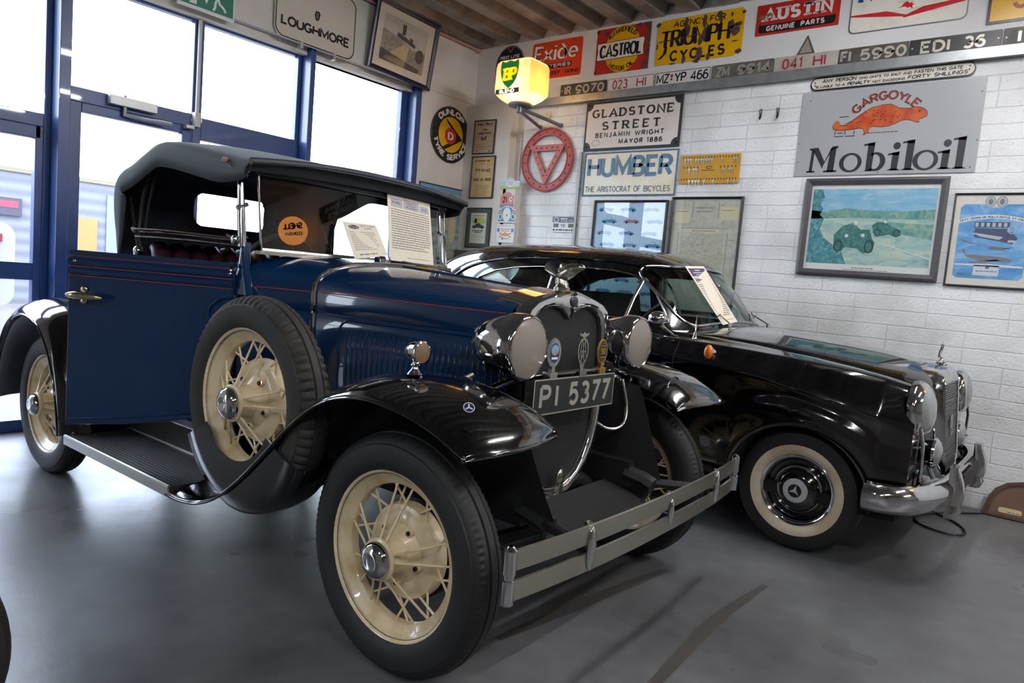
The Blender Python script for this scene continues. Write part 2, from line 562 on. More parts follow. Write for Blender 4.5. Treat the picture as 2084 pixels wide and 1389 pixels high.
# ================================================================== THE ROOM
def block_wall_mat():
    m = M('painted_block_wall', (214, 213, 211), 0.55)
    nt = m.node_tree
    b = nt.nodes['Principled BSDF']
    L = nt.links.new
    tc = nt.nodes.new('ShaderNodeTexCoord')
    sp = nt.nodes.new('ShaderNodeSeparateXYZ')
    L(tc.outputs['Object'], sp.inputs[0])
    ad = nt.nodes.new('ShaderNodeMath')
    ad.operation = 'ADD'
    L(sp.outputs[0], ad.inputs[0])
    L(sp.outputs[1], ad.inputs[1])
    cb = nt.nodes.new('ShaderNodeCombineXYZ')
    L(ad.outputs[0], cb.inputs[0])
    L(sp.outputs[2], cb.inputs[1])
    # gentle waviness of the joints
    nz = nt.nodes.new('ShaderNodeTexNoise')
    nz.inputs['Scale'].default_value = 7
    L(tc.outputs['Object'], nz.inputs['Vector'])
    vm = nt.nodes.new('ShaderNodeVectorMath')
    vm.operation = 'MULTIPLY_ADD'
    vm.inputs[1].default_value = (0.012, 0.012, 0)
    L(nz.outputs['Color'], vm.inputs[0])
    L(cb.outputs[0], vm.inputs[2])

    def brick(w, h, mort):
        mp = nt.nodes.new('ShaderNodeMapping')
        L(vm.outputs[0], mp.inputs[0])
        br = nt.nodes.new('ShaderNodeTexBrick')
        br.inputs['Scale'].default_value = 1
        br.inputs['Brick Width'].default_value = w
        br.inputs['Row Height'].default_value = h
        br.inputs['Mortar Size'].default_value = mort
        br.inputs['Mortar Smooth'].default_value = 0.6
        L(mp.outputs[0], br.inputs['Vector'])
        return mp, br
    m1, b1 = brick(0.45, 0.201, 0.005)
    m1.inputs['Location'].default_value = (0.35, -1.114 + 0.201 * 6, 0)
    m2, b2 = brick(300.0, 0.1005, 0.005)
    m2.inputs['Location'].default_value = (10.0, -1.114 + 0.1005 * 12, 0)
    mx = nt.nodes.new('ShaderNodeMath')
    mx.operation = 'MAXIMUM'
    L(b1.outputs['Fac'], mx.inputs[0])
    L(b2.outputs['Fac'], mx.inputs[1])
    inv = nt.nodes.new('ShaderNodeMath')
    inv.operation = 'MULTIPLY'
    inv.inputs[1].default_value = -0.75
    L(mx.outputs[0], inv.inputs[0])
    n2 = nt.nodes.new('ShaderNodeTexNoise')
    n2.inputs['Scale'].default_value = 60
    n2.inputs['Detail'].default_value = 6
    L(tc.outputs['Object'], n2.inputs['Vector'])
    vo = nt.nodes.new('ShaderNodeTexVoronoi')
    vo.inputs['Scale'].default_value = 28
    L(tc.outputs['Object'], vo.inputs['Vector'])
    pit = nt.nodes.new('ShaderNodeMapRange')
    pit.inputs[1].default_value = 0.0
    pit.inputs[2].default_value = 0.16
    pit.inputs[3].default_value = -0.5
    pit.inputs[4].default_value = 0.0
    L(vo.outputs['Distance'], pit.inputs[0])
    s1 = nt.nodes.new('ShaderNodeMath')
    s1.operation = 'MULTIPLY_ADD'
    s1.inputs[1].default_value = 0.55
    L(n2.outputs['Fac'], s1.inputs[0])
    L(inv.outputs[0], s1.inputs[2])
    s2 = nt.nodes.new('ShaderNodeMath')
    L(s1.outputs[0], s2.inputs[0])
    L(pit.outputs[0], s2.inputs[1])
    bp = nt.nodes.new('ShaderNodeBump')
    bp.inputs['Strength'].default_value = 0.85
    bp.inputs['Distance'].default_value = 0.008
    L(s2.outputs[0], bp.inputs['Height'])
    L(bp.outputs['Normal'], b.inputs['Normal'])
    n3 = nt.nodes.new('ShaderNodeTexNoise')
    n3.inputs['Scale'].default_value = 3
    n3.inputs['Detail'].default_value = 8
    L(tc.outputs['Object'], n3.inputs['Vector'])
    cr = nt.nodes.new('ShaderNodeValToRGB')
    cr.color_ramp.elements[0].color = (*lin((208, 207, 205)), 1)
    cr.color_ramp.elements[1].color = (*lin((232, 232, 232)), 1)
    cr.color_ramp.elements[0].position = 0.3
    cr.color_ramp.elements[1].position = 0.6
    L(n3.outputs['Fac'], cr.inputs['Fac'])
    L(cr.outputs['Color'], b.inputs['Base Color'])
    return m


def floor_mat():
    m = M('worn_grey_floor_paint', (74, 76, 80), 0.32)
    nt = m.node_tree
    b = nt.nodes['Principled BSDF']
    L = nt.links.new
    tc = nt.nodes.new('ShaderNodeTexCoord')

    def noise(scale, detail=6, rough=0.6):
        n = nt.nodes.new('ShaderNodeTexNoise')
        n.inputs['Scale'].default_value = scale
        n.inputs['Detail'].default_value = detail
        n.inputs['Roughness'].default_value = rough
        L(tc.outputs['Object'], n.inputs['Vector'])
        return n
    n1, n2, n3 = noise(1.1), noise(9, 8, 0.7), noise(0.7, 4)
    cr = nt.nodes.new('ShaderNodeValToRGB')
    e = cr.color_ramp.elements
    e[0].position, e[0].color = 0.28, (*lin((62, 60, 60)), 1)
    e[1].position, e[1].color = 0.72, (*lin((112, 113, 112)), 1)
    e2 = cr.color_ramp.elements.new(0.5)
    e2.color = (*lin((88, 88, 90)), 1)
    mx = nt.nodes.new('ShaderNodeMix')
    mx.data_type = 'FLOAT'
    mx.inputs[0].default_value = 0.28
    L(n1.outputs['Fac'], mx.inputs[2])
    L(n2.outputs['Fac'], mx.inputs[3])
    L(mx.outputs[0], cr.inputs['Fac'])
    L(cr.outputs['Color'], b.inputs['Base Color'])
    rr = nt.nodes.new('ShaderNodeMapRange')
    rr.inputs[1].default_value, rr.inputs[2].default_value = 0.35, 0.68
    rr.inputs[3].default_value, rr.inputs[4].default_value = 0.24, 0.46
    L(n3.outputs['Fac'], rr.inputs[0])
    L(rr.outputs[0], b.inputs['Roughness'])
    bp = nt.nodes.new('ShaderNodeBump')
    bp.inputs['Strength'].default_value = 0.25
    bp.inputs['Distance'].default_value = 0.004
    L(n2.outputs['Fac'], bp.inputs['Height'])
    L(bp.outputs['Normal'], b.inputs['Normal'])
    return m


BLOCK = block_wall_mat()
PLASTER = M('cream_wall_paint', (220, 214, 206), 0.6, noise=(2.5, (203, 196, 186), 0.3, 0.65), bump=(40, 0.1, 0.003))
FRAMEBLUE = M('blue_steel_frame_paint', (44, 74, 132), 0.38, 0, 0.3, noise=(5, (36, 60, 110), 0.3, 0.7))
DECK = M('galvanised_roof_deck', (158, 155, 150), 0.45, 0.3, noise=(5, (120, 114, 108), 0.32, 0.66), bump=(90, 0.3, 0.003))
GALV = M('galvanised_rail', (168, 172, 172), 0.38, 0.75, noise=(12, (150, 152, 150), 0.35, 0.6))

ZC = 3.44                                        # underside of the roof deck
RX, RY = 7.0, -7.0                               # far ends of the room behind the camera

mb = MB()
mb.box(XG - 0.12, RX, RY, YW + 0.2, -0.15, 0.0)
struct(mb.build('floor', floor_mat(), smooth=False))

mb = MB()
mb.box(XW - 0.25, RX, YW, YW + 0.2, 0.0, 3.75)
struct(mb.build('wall_back', BLOCK, smooth=False))
mb = MB()
mb.box(RX, RX + 0.2, RY, YW + 0.2, 0.0, 3.75)
struct(mb.build('wall_right', M('dim_far_wall', (96, 90, 84), 0.7), smooth=False))
mb = MB()
mb.box(XW - 0.25, RX, RY - 0.2, RY, 0.0, 3.75)
struct(mb.build('wall_front', M('dim_far_wall', (96, 90, 84), 0.7), smooth=False))

# window wall: a pier beside the corner and the boarding over the windows
mb = MB()
mb.box(XW - 0.25, XW, 2.465, YW, 0.0, 2.90)
struct(mb.build('wall_left', PLASTER, smooth=False))
mb = MB()
mb.box(XW - 0.25, XW + 0.012, RY, YW - 0.002, 2.90, 3.75)
mb.box(XG - 0.03, XW - 0.06, RY, 2.46, 2.845, 2.90)
struct(mb.build('trim_1', PLASTER, smooth=False))
# smooth boarding over the rail on the block wall
mb = MB()
mb.box(XW + 0.01, RX, YW - 0.004, YW, 2.86, 3.47)
struct(mb.build('trim_2', M('white_board_paint', (214, 212, 210), 0.5), smooth=False))
# boxed-in corner
mb = MB()
mb.box(XW + 0.001, -2.862, 3.08, YW, 0.0, 2.87)
o = struct(mb.build('trim_3', PLASTER, smooth=False, bevel=0.004))

# roof deck: trapezoidal ribs that run out from the block wall
mb = MB()
prof = []
x = XW - 0.25
while x < RX + 0.2:
    prof += [(x, ZC), (x + 0.13, ZC), (x + 0.165, ZC + 0.075), (x + 0.275, ZC + 0.075), (x + 0.31, ZC)]
    x += 0.31
mb.grid([[(p[0], RY - 0.1, p[1]) for p in prof], [(p[0], YW + 0.2, p[1]) for p in prof]])
mb.box(XW - 0.25, RX + 0.2, RY - 0.2, YW + 0.2, ZC + 0.085, ZC + 0.16)
struct(mb.build('ceiling', DECK, smooth=False, recalc=False))
# small pipe along the top of the window wall
mb = MB()
mb.tube([(XW + 0.035, RY, 3.425), (XW + 0.035, 3.13, 3.425)], 0.014, 8)
mb.tube([(XW + 0.035, 3.11, 3.425), (XW + 0.035, 3.16, 3.425)], 0.024, 8)
tag(mb.build('ceiling_pipe', M('pinkish_pipe_paint', (176, 140, 128), 0.5)), 'thin pinkish pipe running under the roof above the windows', 'pipe')

# ---- windows and door: blue steel frames
ZT = 2.845
mb = MB()


def bar_y(mb, y0, y1, z0, z1, x0=XG - 0.03, x1=XG + 0.03):
    mb.box(x0, x1, y0, y1, z0, z1)


def column(mb, y0, y1):
    mb.box(XG - 0.03, XW, y0, y1, 0.0, 2.90)


def window(nm, y0, y1, bars, panes, cols=()):
    """bars = solid rectangles (y0,y1,z0,z1), panes = glass rectangles"""
    mb = MB()
    for b in bars:
        bar_y(mb, *b)
    for c in cols:
        column(mb, *c)
    w = struct(mb.build(nm, FRAMEBLUE, smooth=False, bevel=0.004))
    for p, gm in panes:
        g = MB()
        g.box(XG - 0.004, XG + 0.004, p[0] - 0.01, p[1] + 0.01, p[2] - 0.01, p[3] + 0.01)
        g.build('window_pane', gm, w, smooth=False)
    return w


# window_1: the tall light right of the door, beside the pier
window('window_1', 1.26, 2.465,
       [(1.30, 1.385, 0, 2.90), (2.325, 2.40, 0, 2.90), (1.385, 2.325, 2.845, 2.90), (1.385, 2.325, 0.0, 0.10)],
       [((1.385, 2.325, 0.10, 2.845), GLASS)],
       [(1.255, 1.30), (2.40, 2.464)])
# window_2: fanlight over a side light
window('window_2', 0.40, 1.255,
       [(0.385, 0.445, 0, 2.90), (1.22, 1.255, 0, 2.90), (0.445, 1.22, 2.83, 2.90), (0.445, 1.22, 2.02, 2.178), (0.445, 1.22, 0, 0.10)],
       [((0.445, 1.22, 2.178, 2.83), GLASS), ((0.445, 1.22, 0.10, 2.02), GLASS)])
# door_1 with its fanlight
dr = window('door_1', -0.44, 0.385,
            [(-0.44, -0.406, 0, 2.90), (0.373, 0.385, 0, 2.90), (-0.406, 0.373, 2.83, 2.90), (-0.406, 0.373, 2.10, 2.19),
             (-0.406, -0.338, 0, 2.10), (0.31, 0.373, 0, 2.10), (-0.338, 0.31, 2.042, 2.10), (-0.338, 0.31, 0, 0.20)],
            [((-0.406, 0.373, 2.19, 2.83), GLASS), ((-0.338, 0.31, 0.20, 2.042), GLASSD)])
mb = MB()
mb.box(XG + 0.03, XG + 0.085, -0.19, 0.11, 2.125, 2.185)
mb.tube([(XG + 0.06, -0.09, 2.20), (XG + 0.06, -0.09, 2.07)], 0.012, 8)
mb.tube([(XG + 0.06, -0.10, 2.075), (XG + 0.11, 0.02, 2.07), (XG + 0.11, 0.20, 2.075)], 0.011, 6)
mb.box(XG + 0.03, XG + 0.09, 0.31, 0.37, 2.075, 2.10)
mb.build('door_closer', M('silver_paint', (182, 182, 178), 0.4, 0.5), dr, bevel=0.003)
mb = MB()
mb.tube([(XG + 0.05, 0.40, 2.90), (XG + 0.05, 0.40, 2.16)], 0.014, 8)
mb.box(XG + 0.03, XG + 0.08, 0.375, 0.415, 2.10, 2.20)
mb.build('cable_conduit', M('white_conduit', (198, 196, 190), 0.4), dr)
# window_3 left of the blue column, and two more lights that let the day in further along
window('window_3', -1.75, -0.44,
       [(-0.546, -0.508, 0, 2.90), (-1.75, -1.69, 0, 2.90), (-1.69, -0.546, 2.84, 2.90), (-1.69, -0.546, 1.90, 1.98), (-1.69, -0.56, 1.825, 1.90),
        (-1.69, -1.66, 0, 1.90), (-0.59, -0.546, 0, 1.90), (-1.66, -0.59, 0.955, 1.062), (-1.66, -0.59, 0.0, 0.075)],
       [((-1.69, -0.546, 1.98, 2.84), GLASS), ((-1.66, -0.59, 1.062, 1.825), GLASSD), ((-1.66, -0.59, 0.075, 0.955), GLASSD)],
       [(-0.508, -0.442)])
for i, ya in enumerate((-6.40,)):
    window('window_%d' % (4 + i), ya, ya + 1.55,
           [(ya, ya + 0.06, 0, 2.90), (ya + 0.06, ya + 1.55, 2.84, 2.90), (ya + 0.06, ya + 1.55, 1.88, 1.98), (ya + 0.06, ya + 1.55, 0, 0.08)],
           [((ya + 0.06, ya + 1.55, 1.98, 2.84), GLASS), ((ya + 0.06, ya + 1.55, 0.08, 1.88), GLASS)], [(ya - 0.03, ya + 0.03)])
mb = MB()
mb.box(XW - 0.25, XW, RY, -6.40, 0, 2.90)
mb.box(XW - 0.25, XW, -4.85, -1.75, 0, 2.90)
struct(mb.build('wall_left_end', PLASTER, smooth=False))

# ---- what stands outside the glass
mb = MB()
mb.box(-40, XG - 0.12, -30, 40, -0.3, -0.03)
struct(mb.build('ground', M('pale_tarmac', (112, 106, 102), 0.8, noise=(0.6, (92, 88, 86), 0.3, 0.7)), smooth=False))
wh = thing('warehouse', 'pale block building with a yellow door across the yard outside', 'building', (-14, -2, 0))
mb = MB()
mb.box(-5, 0, -16, 6.9, -0.03, 2.40)
mb.build('wall', wavemat('pale_ribbed_cladding', (112, 112, 118), (92, 92, 100), 'Z', 1.4, 0.7, 0, 0.3, 0.02), wh, smooth=False)
mb = MB()
mb.box(-5.05, 0.06, -16.05, 6.95, 2.40, 2.48)
mb.build('roof_edge', M('yellowish_coping', (112, 104, 84), 0.7), wh, smooth=False)
mb = MB()
mb.box(0, 0.06, 5.15, 5.72, -0.03, 1.70)
mb.build('door', M('yellow_door_paint', (124, 104, 46), 0.5), wh, smooth=False)
mb = MB()
mb.box(0, 0.07, 3.5, 4.42, 1.60, 1.92)
sb = mb.build('sign_board', M('dark_sign_board', (44, 42, 60), 0.5), wh, smooth=False)
mb = MB()
mb.box(0.07, 0.08, 3.55, 4.36, 1.74, 1.87)
mb.build('sign_panel', M('pink_sign_panel', (120, 34, 54), 0.5), sb, smooth=False)
mb = MB()
mb.box(-0.02, 0.03, 5.9, 6.9, -0.03, 2.2)
mb.build('render_patch', M('pale_blue_render', (112, 118, 126), 0.7), wh, smooth=False)
ov = thing('parked_vehicle', 'red and white vehicle parked outside beyond the lower left window', 'car', (-9.6, -0.05, -0.03))
mb = MB()
mb.prism(rrect(-1.0, 0.35, 1.0, 1.42, 0.18), -0.4, 1.6)
ov2 = mb.build('body', M('white_van_paint', (140, 138, 142), 0.3), ov)
ov2.rotation_euler = (0, 0, PI / 2)
ov2.scale = (1, 1, 1)
mb = MB()
mb.box(0.41, 0.43, -0.8, 0.8, 0.72, 1.16)
mb.build('windscreen', M('dark_van_glass', (70, 78, 96), 0.1), ov, smooth=False)
mb = MB()
mb.box(0.41, 0.44, -0.85, 0.85, 1.17, 1.27)
mb.build('red_stripe', M('van_red', (104, 18, 24), 0.3), ov, smooth=False)
mb = MB()
for y in (-0.75, 0.75):
    for x in (-0.1, -1.2):
        mb.lathe([(0.0, -0.1), (0.33, -0.1), (0.33, 0.1), (0, 0.1)], (x, y, 0.33), (0, 1, 0), 20)
mb.build('wheel', RUBBER, ov)

# ---- ceiling lights over the open floor
TUBE = M('fluorescent_tube', (250, 251, 255), 0.4, emit=98.0)


def ceiling_light(x, y, lab, first=[None]):
    if first[0] is None:
        t = thing('ceiling_light', lab, 'light', (x, y, ZC), group='fluorescent battens on the roof deck')
        mb = MB()
        mb.box(-0.06, 0.06, -0.78, 0.78, -0.07, 0.0)
        mb.build('batten', WHITE, t, smooth=False, bevel=0.006)
        for sx in (-0.035, 0.035):
            mb = MB()
            mb.tube([(sx, -0.74, -0.095), (sx, 0.74, -0.095)], 0.017, 10)
            mb.build('tube', TUBE, t)
        first[0] = t
        return t
    r = first[0].copy()
    COL.objects.link(r)
    r.location = (x, y, ZC)
    r['label'] = lab
    for ch in first[0].children:
        c = ch.copy()
        COL.objects.link(c)
        c.parent = r
    return r


for i, (x, y) in enumerate(((0.9, 1.35), (3.3, 1.35), (5.7, 1.35), (3.3, -1.9), (0.9, -4.6), (3.3, -4.6))):
    ceiling_light(x, y, ('nearest the block wall over the saloon', 'near the block wall further right', 'near the block wall at the far right', 'over the open floor',
                         'behind the viewer near the windows', 'behind and right of the viewer')[i] + ', twin tube fluorescent batten')


# ================================================================== THE ROADSTER
FORD = thing('roadster', 'dark blue vintage roadster with open door, grey soft top and cream wire wheels', 'car', (0, 0, 0), 0.0197)


def wire_wheel(name, cx, cy, cz, out, tyre_mat, label, stuff_spokes=False, lug=2, lugd=0.0035, phase=0.0):
    """axle along y; 'out' = -1 when the outer face looks to -y"""
    ax = (0, out, 0)
    mb = MB()
    rim = [(0.252, -0.047), (0.258, -0.044), (0.258, -0.040), (0.243, -0.036), (0.240, -0.020), (0.212, -0.014), (0.209, 0.010),
           (0.214, 0.018), (0.236, 0.026), (0.240, 0.036), (0.254, 0.041), (0.261, 0.045), (0.262, 0.049), (0.257, 0.052), (0.250, 0.049), (0.246, 0.042)]
    mb.lathe(rim, (cx, cy, cz), ax, 72)
    w = mb.build(name, CREAM, FORD, angle=50)
    w['label'] = label
    mb = MB()
    prof = [(0.246, -0.044), (0.262, -0.056), (0.29, -0.064), (0.318, -0.063), (0.340, -0.056), (0.352, -0.050), (0.3605, -0.040), (0.3655, -0.026), (0.3655, -0.020), (0.361, -0.018),
            (0.361, -0.014), (0.3675, -0.012), (0.3675, 0.012), (0.361, 0.014), (0.361, 0.018), (0.3655, 0.020), (0.3655, 0.026), (0.3605, 0.040), (0.352, 0.050), (0.340, 0.056), (0.337, 0.0565),
            (0.334, 0.0605), (0.318, 0.063), (0.29, 0.064), (0.272, 0.060), (0.269, 0.0585), (0.262, 0.056), (0.246, 0.044)]
    rows = {4: .7, 5: 1, 6: 1, 7: .6, 16: .6, 17: 1, 18: 1, 19: .7}

    def mod(i, j):
        return -lugd * rows[j] if j in rows and i % lug == 0 else 0
    mb.lathe(prof, (cx, cy, cz), ax, 216, mod=mod)
    mb.build('tyre', tyre_mat, w, angle=24)
    # hub with the drum face behind the spokes
    mb = MB()
    mb.lathe([(0.0, -0.045), (0.148, -0.045), (0.150, -0.02), (0.143, -0.006), (0.128, -0.002), (0.122, 0.004), (0.100, 0.008), (0.090, 0.006), (0.082, 0.012), (0.060, 0.030),
              (0.050, 0.070), (0.050, 0.080), (0.062, 0.084), (0.064, 0.092), (0.058, 0.096), (0.0, 0.096)], (cx, cy, cz), ax, 40)
    for k in range(5):
        a = 2 * PI * k / 5 + 0.5 + phase
        mb.lathe([(0.0, 0.022), (0.012, 0.022), (0.013, 0.0)], (cx + 0.088 * math.sin(a), cy, cz + 0.088 * math.cos(a)), ax, 8)
    mb.build('hub', CREAM, w, angle=35)
    mb = MB()
    for k in range(5):
        a = 2 * PI * k / 5 + 0.5 + phase
        mb.lathe([(0.0, 0.028), (0.007, 0.027), (0.0085, 0.0215)], (cx + 0.088 * math.sin(a), cy, cz + 0.088 * math.cos(a)), ax, 6)
    mb.build('wheel_nut', BLACKM, w)
    mb = MB()
    mb.lathe([(0.055, 0.092), (0.056, 0.102), (0.053, 0.112), (0.044, 0.121), (0.030, 0.127), (0.022, 0.1285), (0.020, 0.1275), (0.0, 0.1285)], (cx, cy, cz), ax, 32)
    mb.build('hub_cap', CHROME, w, angle=50)

    def P(r, a, y):
        return (cx + r * math.sin(a), cy + out * y, cz + r * math.cos(a))
    allmb = MB()
    specs = []
    for k in range(10):
        a = 2 * PI * (k + 0.5) / 10 + phase
        sgn = 1 if k % 2 else -1
        specs.append((P(0.056, a + sgn * 0.10, 0.080), P(0.213, a + sgn * 0.16, 0.012)))
    for k in range(20):
        a = 2 * PI * k / 20 + phase
        sgn = 1 if k % 2 else -1
        specs.append((P(0.136, a - sgn * 0.02, -0.012), P(0.213, a + sgn * 0.26, 0.004 if k % 4 < 2 else -0.004)))
    for p, q in specs:
        m = allmb if stuff_spokes else MB()
        m.tube([p, q], 0.0038, 7)
        if not stuff_spokes:
            m.build('spoke', CREAM, w)
    if stuff_spokes:
        allmb.build('spokes', CREAM, w)['kind'] = 'stuff'
    return w


wire_wheel('wheel', 0, -0.71, 0.362, -1, RUBBER, 'front wheel on the near side, cream wire wheel', phase=0.05)
wire_wheel('wheel', -2.63, -0.71, 0.362, -1, RUBBER, 'rear wheel behind the open door', phase=0.2)
wire_wheel('wheel', 0, 0.71, 0.362, 1, RUBBER, 'front wheel on the far side', stuff_spokes=True)
wire_wheel('wheel', -2.63, 0.71, 0.362, 1, RUBBER, 'rear wheel on the far side', stuff_spokes=True)
wire_wheel('spare_wheel', -0.692, -0.785, 0.714, -1, RUBBER_OLD, 'spare wheel standing in the fender well, worn lugged tyre', lug=3, lugd=0.009, phase=0.12)


# ---- bonnet, scuttle and tub
def section(w, zb, zt, zbot, n=12, ex=2.5):
    P = []
    for k in range(n + 1):
        a = PI / 2 * k / n
        P.append((w * math.sin(a) ** (2 / ex), zb + (zt - zb) * math.cos(a) ** (2 / ex)))
    P += [(w + 0.002, zb - 0.006), (w + 0.001, zb - 0.05), (w + 0.001, zb - 0.082), (w - 0.003, zb - 0.086), (w + 0.001, zb - 0.09)]
    for k in range(1, 7):
        P.append((w + 0.001 - 0.004 * k / 6, zb - 0.09 + (zbot - zb + 0.09) * k / 6))
    return P


def full(P, x, dx=None):
    rows = [(x, -p[0], p[1]) for p in reversed(P)] + [(x, p[0], p[1]) for p in P[1:]]
    return rows


def hood_w(x):
    t = (x + 0.83) / 0.85
    return 0.455 + (0.283 - 0.455) * (t ** 1.08 if t > 0 else 0)


def hood_rows():
    R_ = []
    for k in range(15):
        x = -0.83 + 0.85 * k / 14
        t = k / 14
        R_.append(full(section(hood_w(x), 1.103 - 0.006 * t, 1.224 - 0.052 * t, 0.60 - 0.02 * t, ex=2.5 - 0.9 * t), x))
    return R_


mb = MB()
mb.grid(hood_rows())
# louvres pressed into both bonnet sides
for sd in (-1, 1):
    for k in range(26):
        x = -0.66 + k * 0.0237
        y = hood_w(x) - 0.001
        rows = []
        for j in range(9):
            z = 0.972 - 0.235 * j / 8
            e = min(1, 4 * j / 8 + 0.25, 4 * (1 - j / 8) + 0.25)
            rows.append([(x + 0.017 * (u - 0.5), sd * (y - 0.002 + 0.010 * e * math.sin(PI * (0.15 + 0.85 * u)) ** 0.8 * (1 if u < 0.99 else 0)), z) for u in (0, 0.2, 0.4, 0.6, 0.8, 1.0)])
        mb.grid(rows)
    bead = [(p[0], sd * (hood_w(p[0]) + 0.0005), p[1]) for p in rrect(-0.70, 0.70, -0.035, 1.0, 0.05)]
    mb.tube(bead, 0.0045, 6, closed=True)
mb.tube([(-0.82, 0, 1.2245), (0.0, 0, 1.1735)], 0.006, 8)
hood = mb.build('bonnet', BLUE, FORD, angle=50, recalc=False)
mb = MB()
for sd in (-1, 1):
    mb.tube([(x, sd * (hood_w(x) + 0.0015), 1.098 - 0.006 * (x + 0.83) / 0.85) for x in [-0.80 + 0.8 * k / 10 for k in range(11)]], 0.0028, 6)
mb.build('pinstripe', M('red_pinstripe', (128, 52, 66), 0.4), hood)

COWL = [(-0.835, 0.455, 1.103, 1.224), (-0.92, 0.492, 1.101, 1.232), (-1.01, 0.535, 1.099, 1.241), (-1.075, 0.572, 1.098, 1.246), (-1.13, 0.600, 1.098, 1.246)]
mb = MB()
rows = [full(section(w, zb, zt, 0.46, ex=2.7), x) for x, w, zb, zt in COWL]
mb.grid(rows)
cowl = mb.build('scuttle', BLUE, FORD, angle=50, recalc=False)
mb = MB()
pts = full(section(0.458, 1.103, 1.226, 0.66), -0.833)
mb.tube(pts, 0.011, 8)
mb.build('scuttle_band', CHROME, FORD)
mb = MB()
for sd in (-1, 1):
    mb.tube([(x, sd * (w + 0.003), 1.095) for x, w, zb, zt in COWL], 0.0028, 6)
mb.build('pinstripe', MATS['red_pinstripe'], cowl)
mb = MB()
mb.lathe([(0, 0.03), (0.034, 0.028), (0.040, 0.015), (0.036, 0.0)], (-0.985, 0.02, 1.236), (0, 0, 1), 20)
mb.build('filler_cap', CHROME, cowl)
mb = MB()                                        # screen pillars rising out of the scuttle
for sd in (-1, 1):
    rows = []
    for k in range(9):
        t = k / 8
        hx, hy = 0.060 * (1 - t) ** 1.6 + 0.017, 0.020
        c = (-1.115 - 0.035 * t, sd * (0.598 - 0.030 * t), 1.06 + 0.21 * t)
        rows.append([(c[0] + hx * math.cos(a), c[1] + hy * math.sin(a), c[2]) for a in [2 * PI * j / 14 for j in range(14)]])
    mb.grid(rows, cv=True, cap1=True)
mb.build('screen_pillar', BLUE, cowl)

# tub: far side panel, near side quarter, sill, floor, tail
mb = MB()


def side_panel(mb, sd, x0, x1, z0=0.46, z1=1.165):
    rows = []
    for i in range(9):
        x = x0 + (x1 - x0) * i / 8
        wy = 0.600 + 0.022 * math.sin(PI * min(1, max(0, (-1.12 - x) / 1.1)))
        rows.append([(x, sd * (wy + 0.012 * math.sin(PI * j / 8)), z0 + (z1 - z0) * j / 8) for j in range(9)])
    mb.grid(rows)


side_panel(mb, 1, -1.13, -2.20)
side_panel(mb, -1, -1.86, -2.20)
mb.box(-1.86, -1.13, -0.605, -0.54, 0.44, 0.475)
TAIL = [(-2.18, 0.618, 1.10, 1.185), (-2.40, 0.615, 1.08, 1.165), (-2.65, 0.60, 1.02, 1.11), (-2.88, 0.565, 0.90, 0.99), (-3.03, 0.52, 0.74, 0.82), (-3.10, 0.47, 0.58, 0.64)]
rows = []
for x, w, zb, zt in TAIL:
    P = []
    for k in range(11):
        a = PI / 2 * k / 10
        P.append((w * math.sin(a) ** 0.7, zb + (zt - zb) * math.cos(a) ** 0.7))
    for k in range(1, 6):
        P.append((w, zb + (0.45 - zb) * k / 5))
    rows.append(full(P, x))
mb.grid(rows, cap1=True)
tub = mb.build('body', BLUE, FORD, angle=45, recalc=False)
mb = MB()
mb.box(-2.2, -1.0, -0.57, 0.60, 0.43, 0.46)
mb.box(-1.06, -1.03, -0.52, 0.52, 0.46, 1.08)
mb.box(-1.13, -1.06, -0.53, 0.55, 1.04, 1.16)
mb.box(-2.2, -2.17, -0.6, 0.6, 0.46, 1.1)
mb.build('cabin_floor', DARKGAP, FORD, smooth=False)
seat = thing('seat', None, None)
del_keys = seat.parent
seat.parent = FORD
mb = MB()
mb.prism(rrect(-0.29, 0.0, 0.29, 0.20, 0.07), -0.56, 0.56)
o = mb.build('cushion', LEATHER, seat)
o.location = (-1.66, 0, 0.62)
mb = MB()
for k in range(13):
    y = -0.53 + 1.06 * k / 12
    mb.tube([(-1.80, y, 0.80), (-1.835, y, 0.95), (-1.89, y, 1.10), (-1.925, y, 1.185), (-1.955, y, 1.215), (-1.99, y, 1.215)], [0.045, 0.05, 0.05, 0.046, 0.04, 0.03], 12)
mb.build('backrest', LEATHER, seat)
mb = MB()
mb.tube([(-1.33 + 0.07 * math.cos(a), -0.30 + 0.2 * math.sin(a), 1.13 + 0.19 * math.cos(a)) for a in [2 * PI * k / 32 for k in range(32)]], 0.011, 8, closed=True)
mb.tube([(-1.33, -0.30, 1.13), (-1.08, -0.30, 0.98)], 0.014, 8)
for a in (0.3, 2.4, 4.5):
    mb.tube([(-1.33, -0.30, 1.13), (-1.33 + 0.07 * math.cos(a), -0.30 + 0.2 * math.sin(a), 1.13 + 0.19 * math.cos(a))], 0.007, 6)
mb.build('steering_wheel', BLACKM, FORD)

# ---- the open door
door = bpy.data.objects.new('door', None)
COL.objects.link(door)
door.parent = FORD
door.location = (-1.125, -0.622, 0)
door.rotation_euler = (0, 0, math.atan2(-0.378, -0.609))
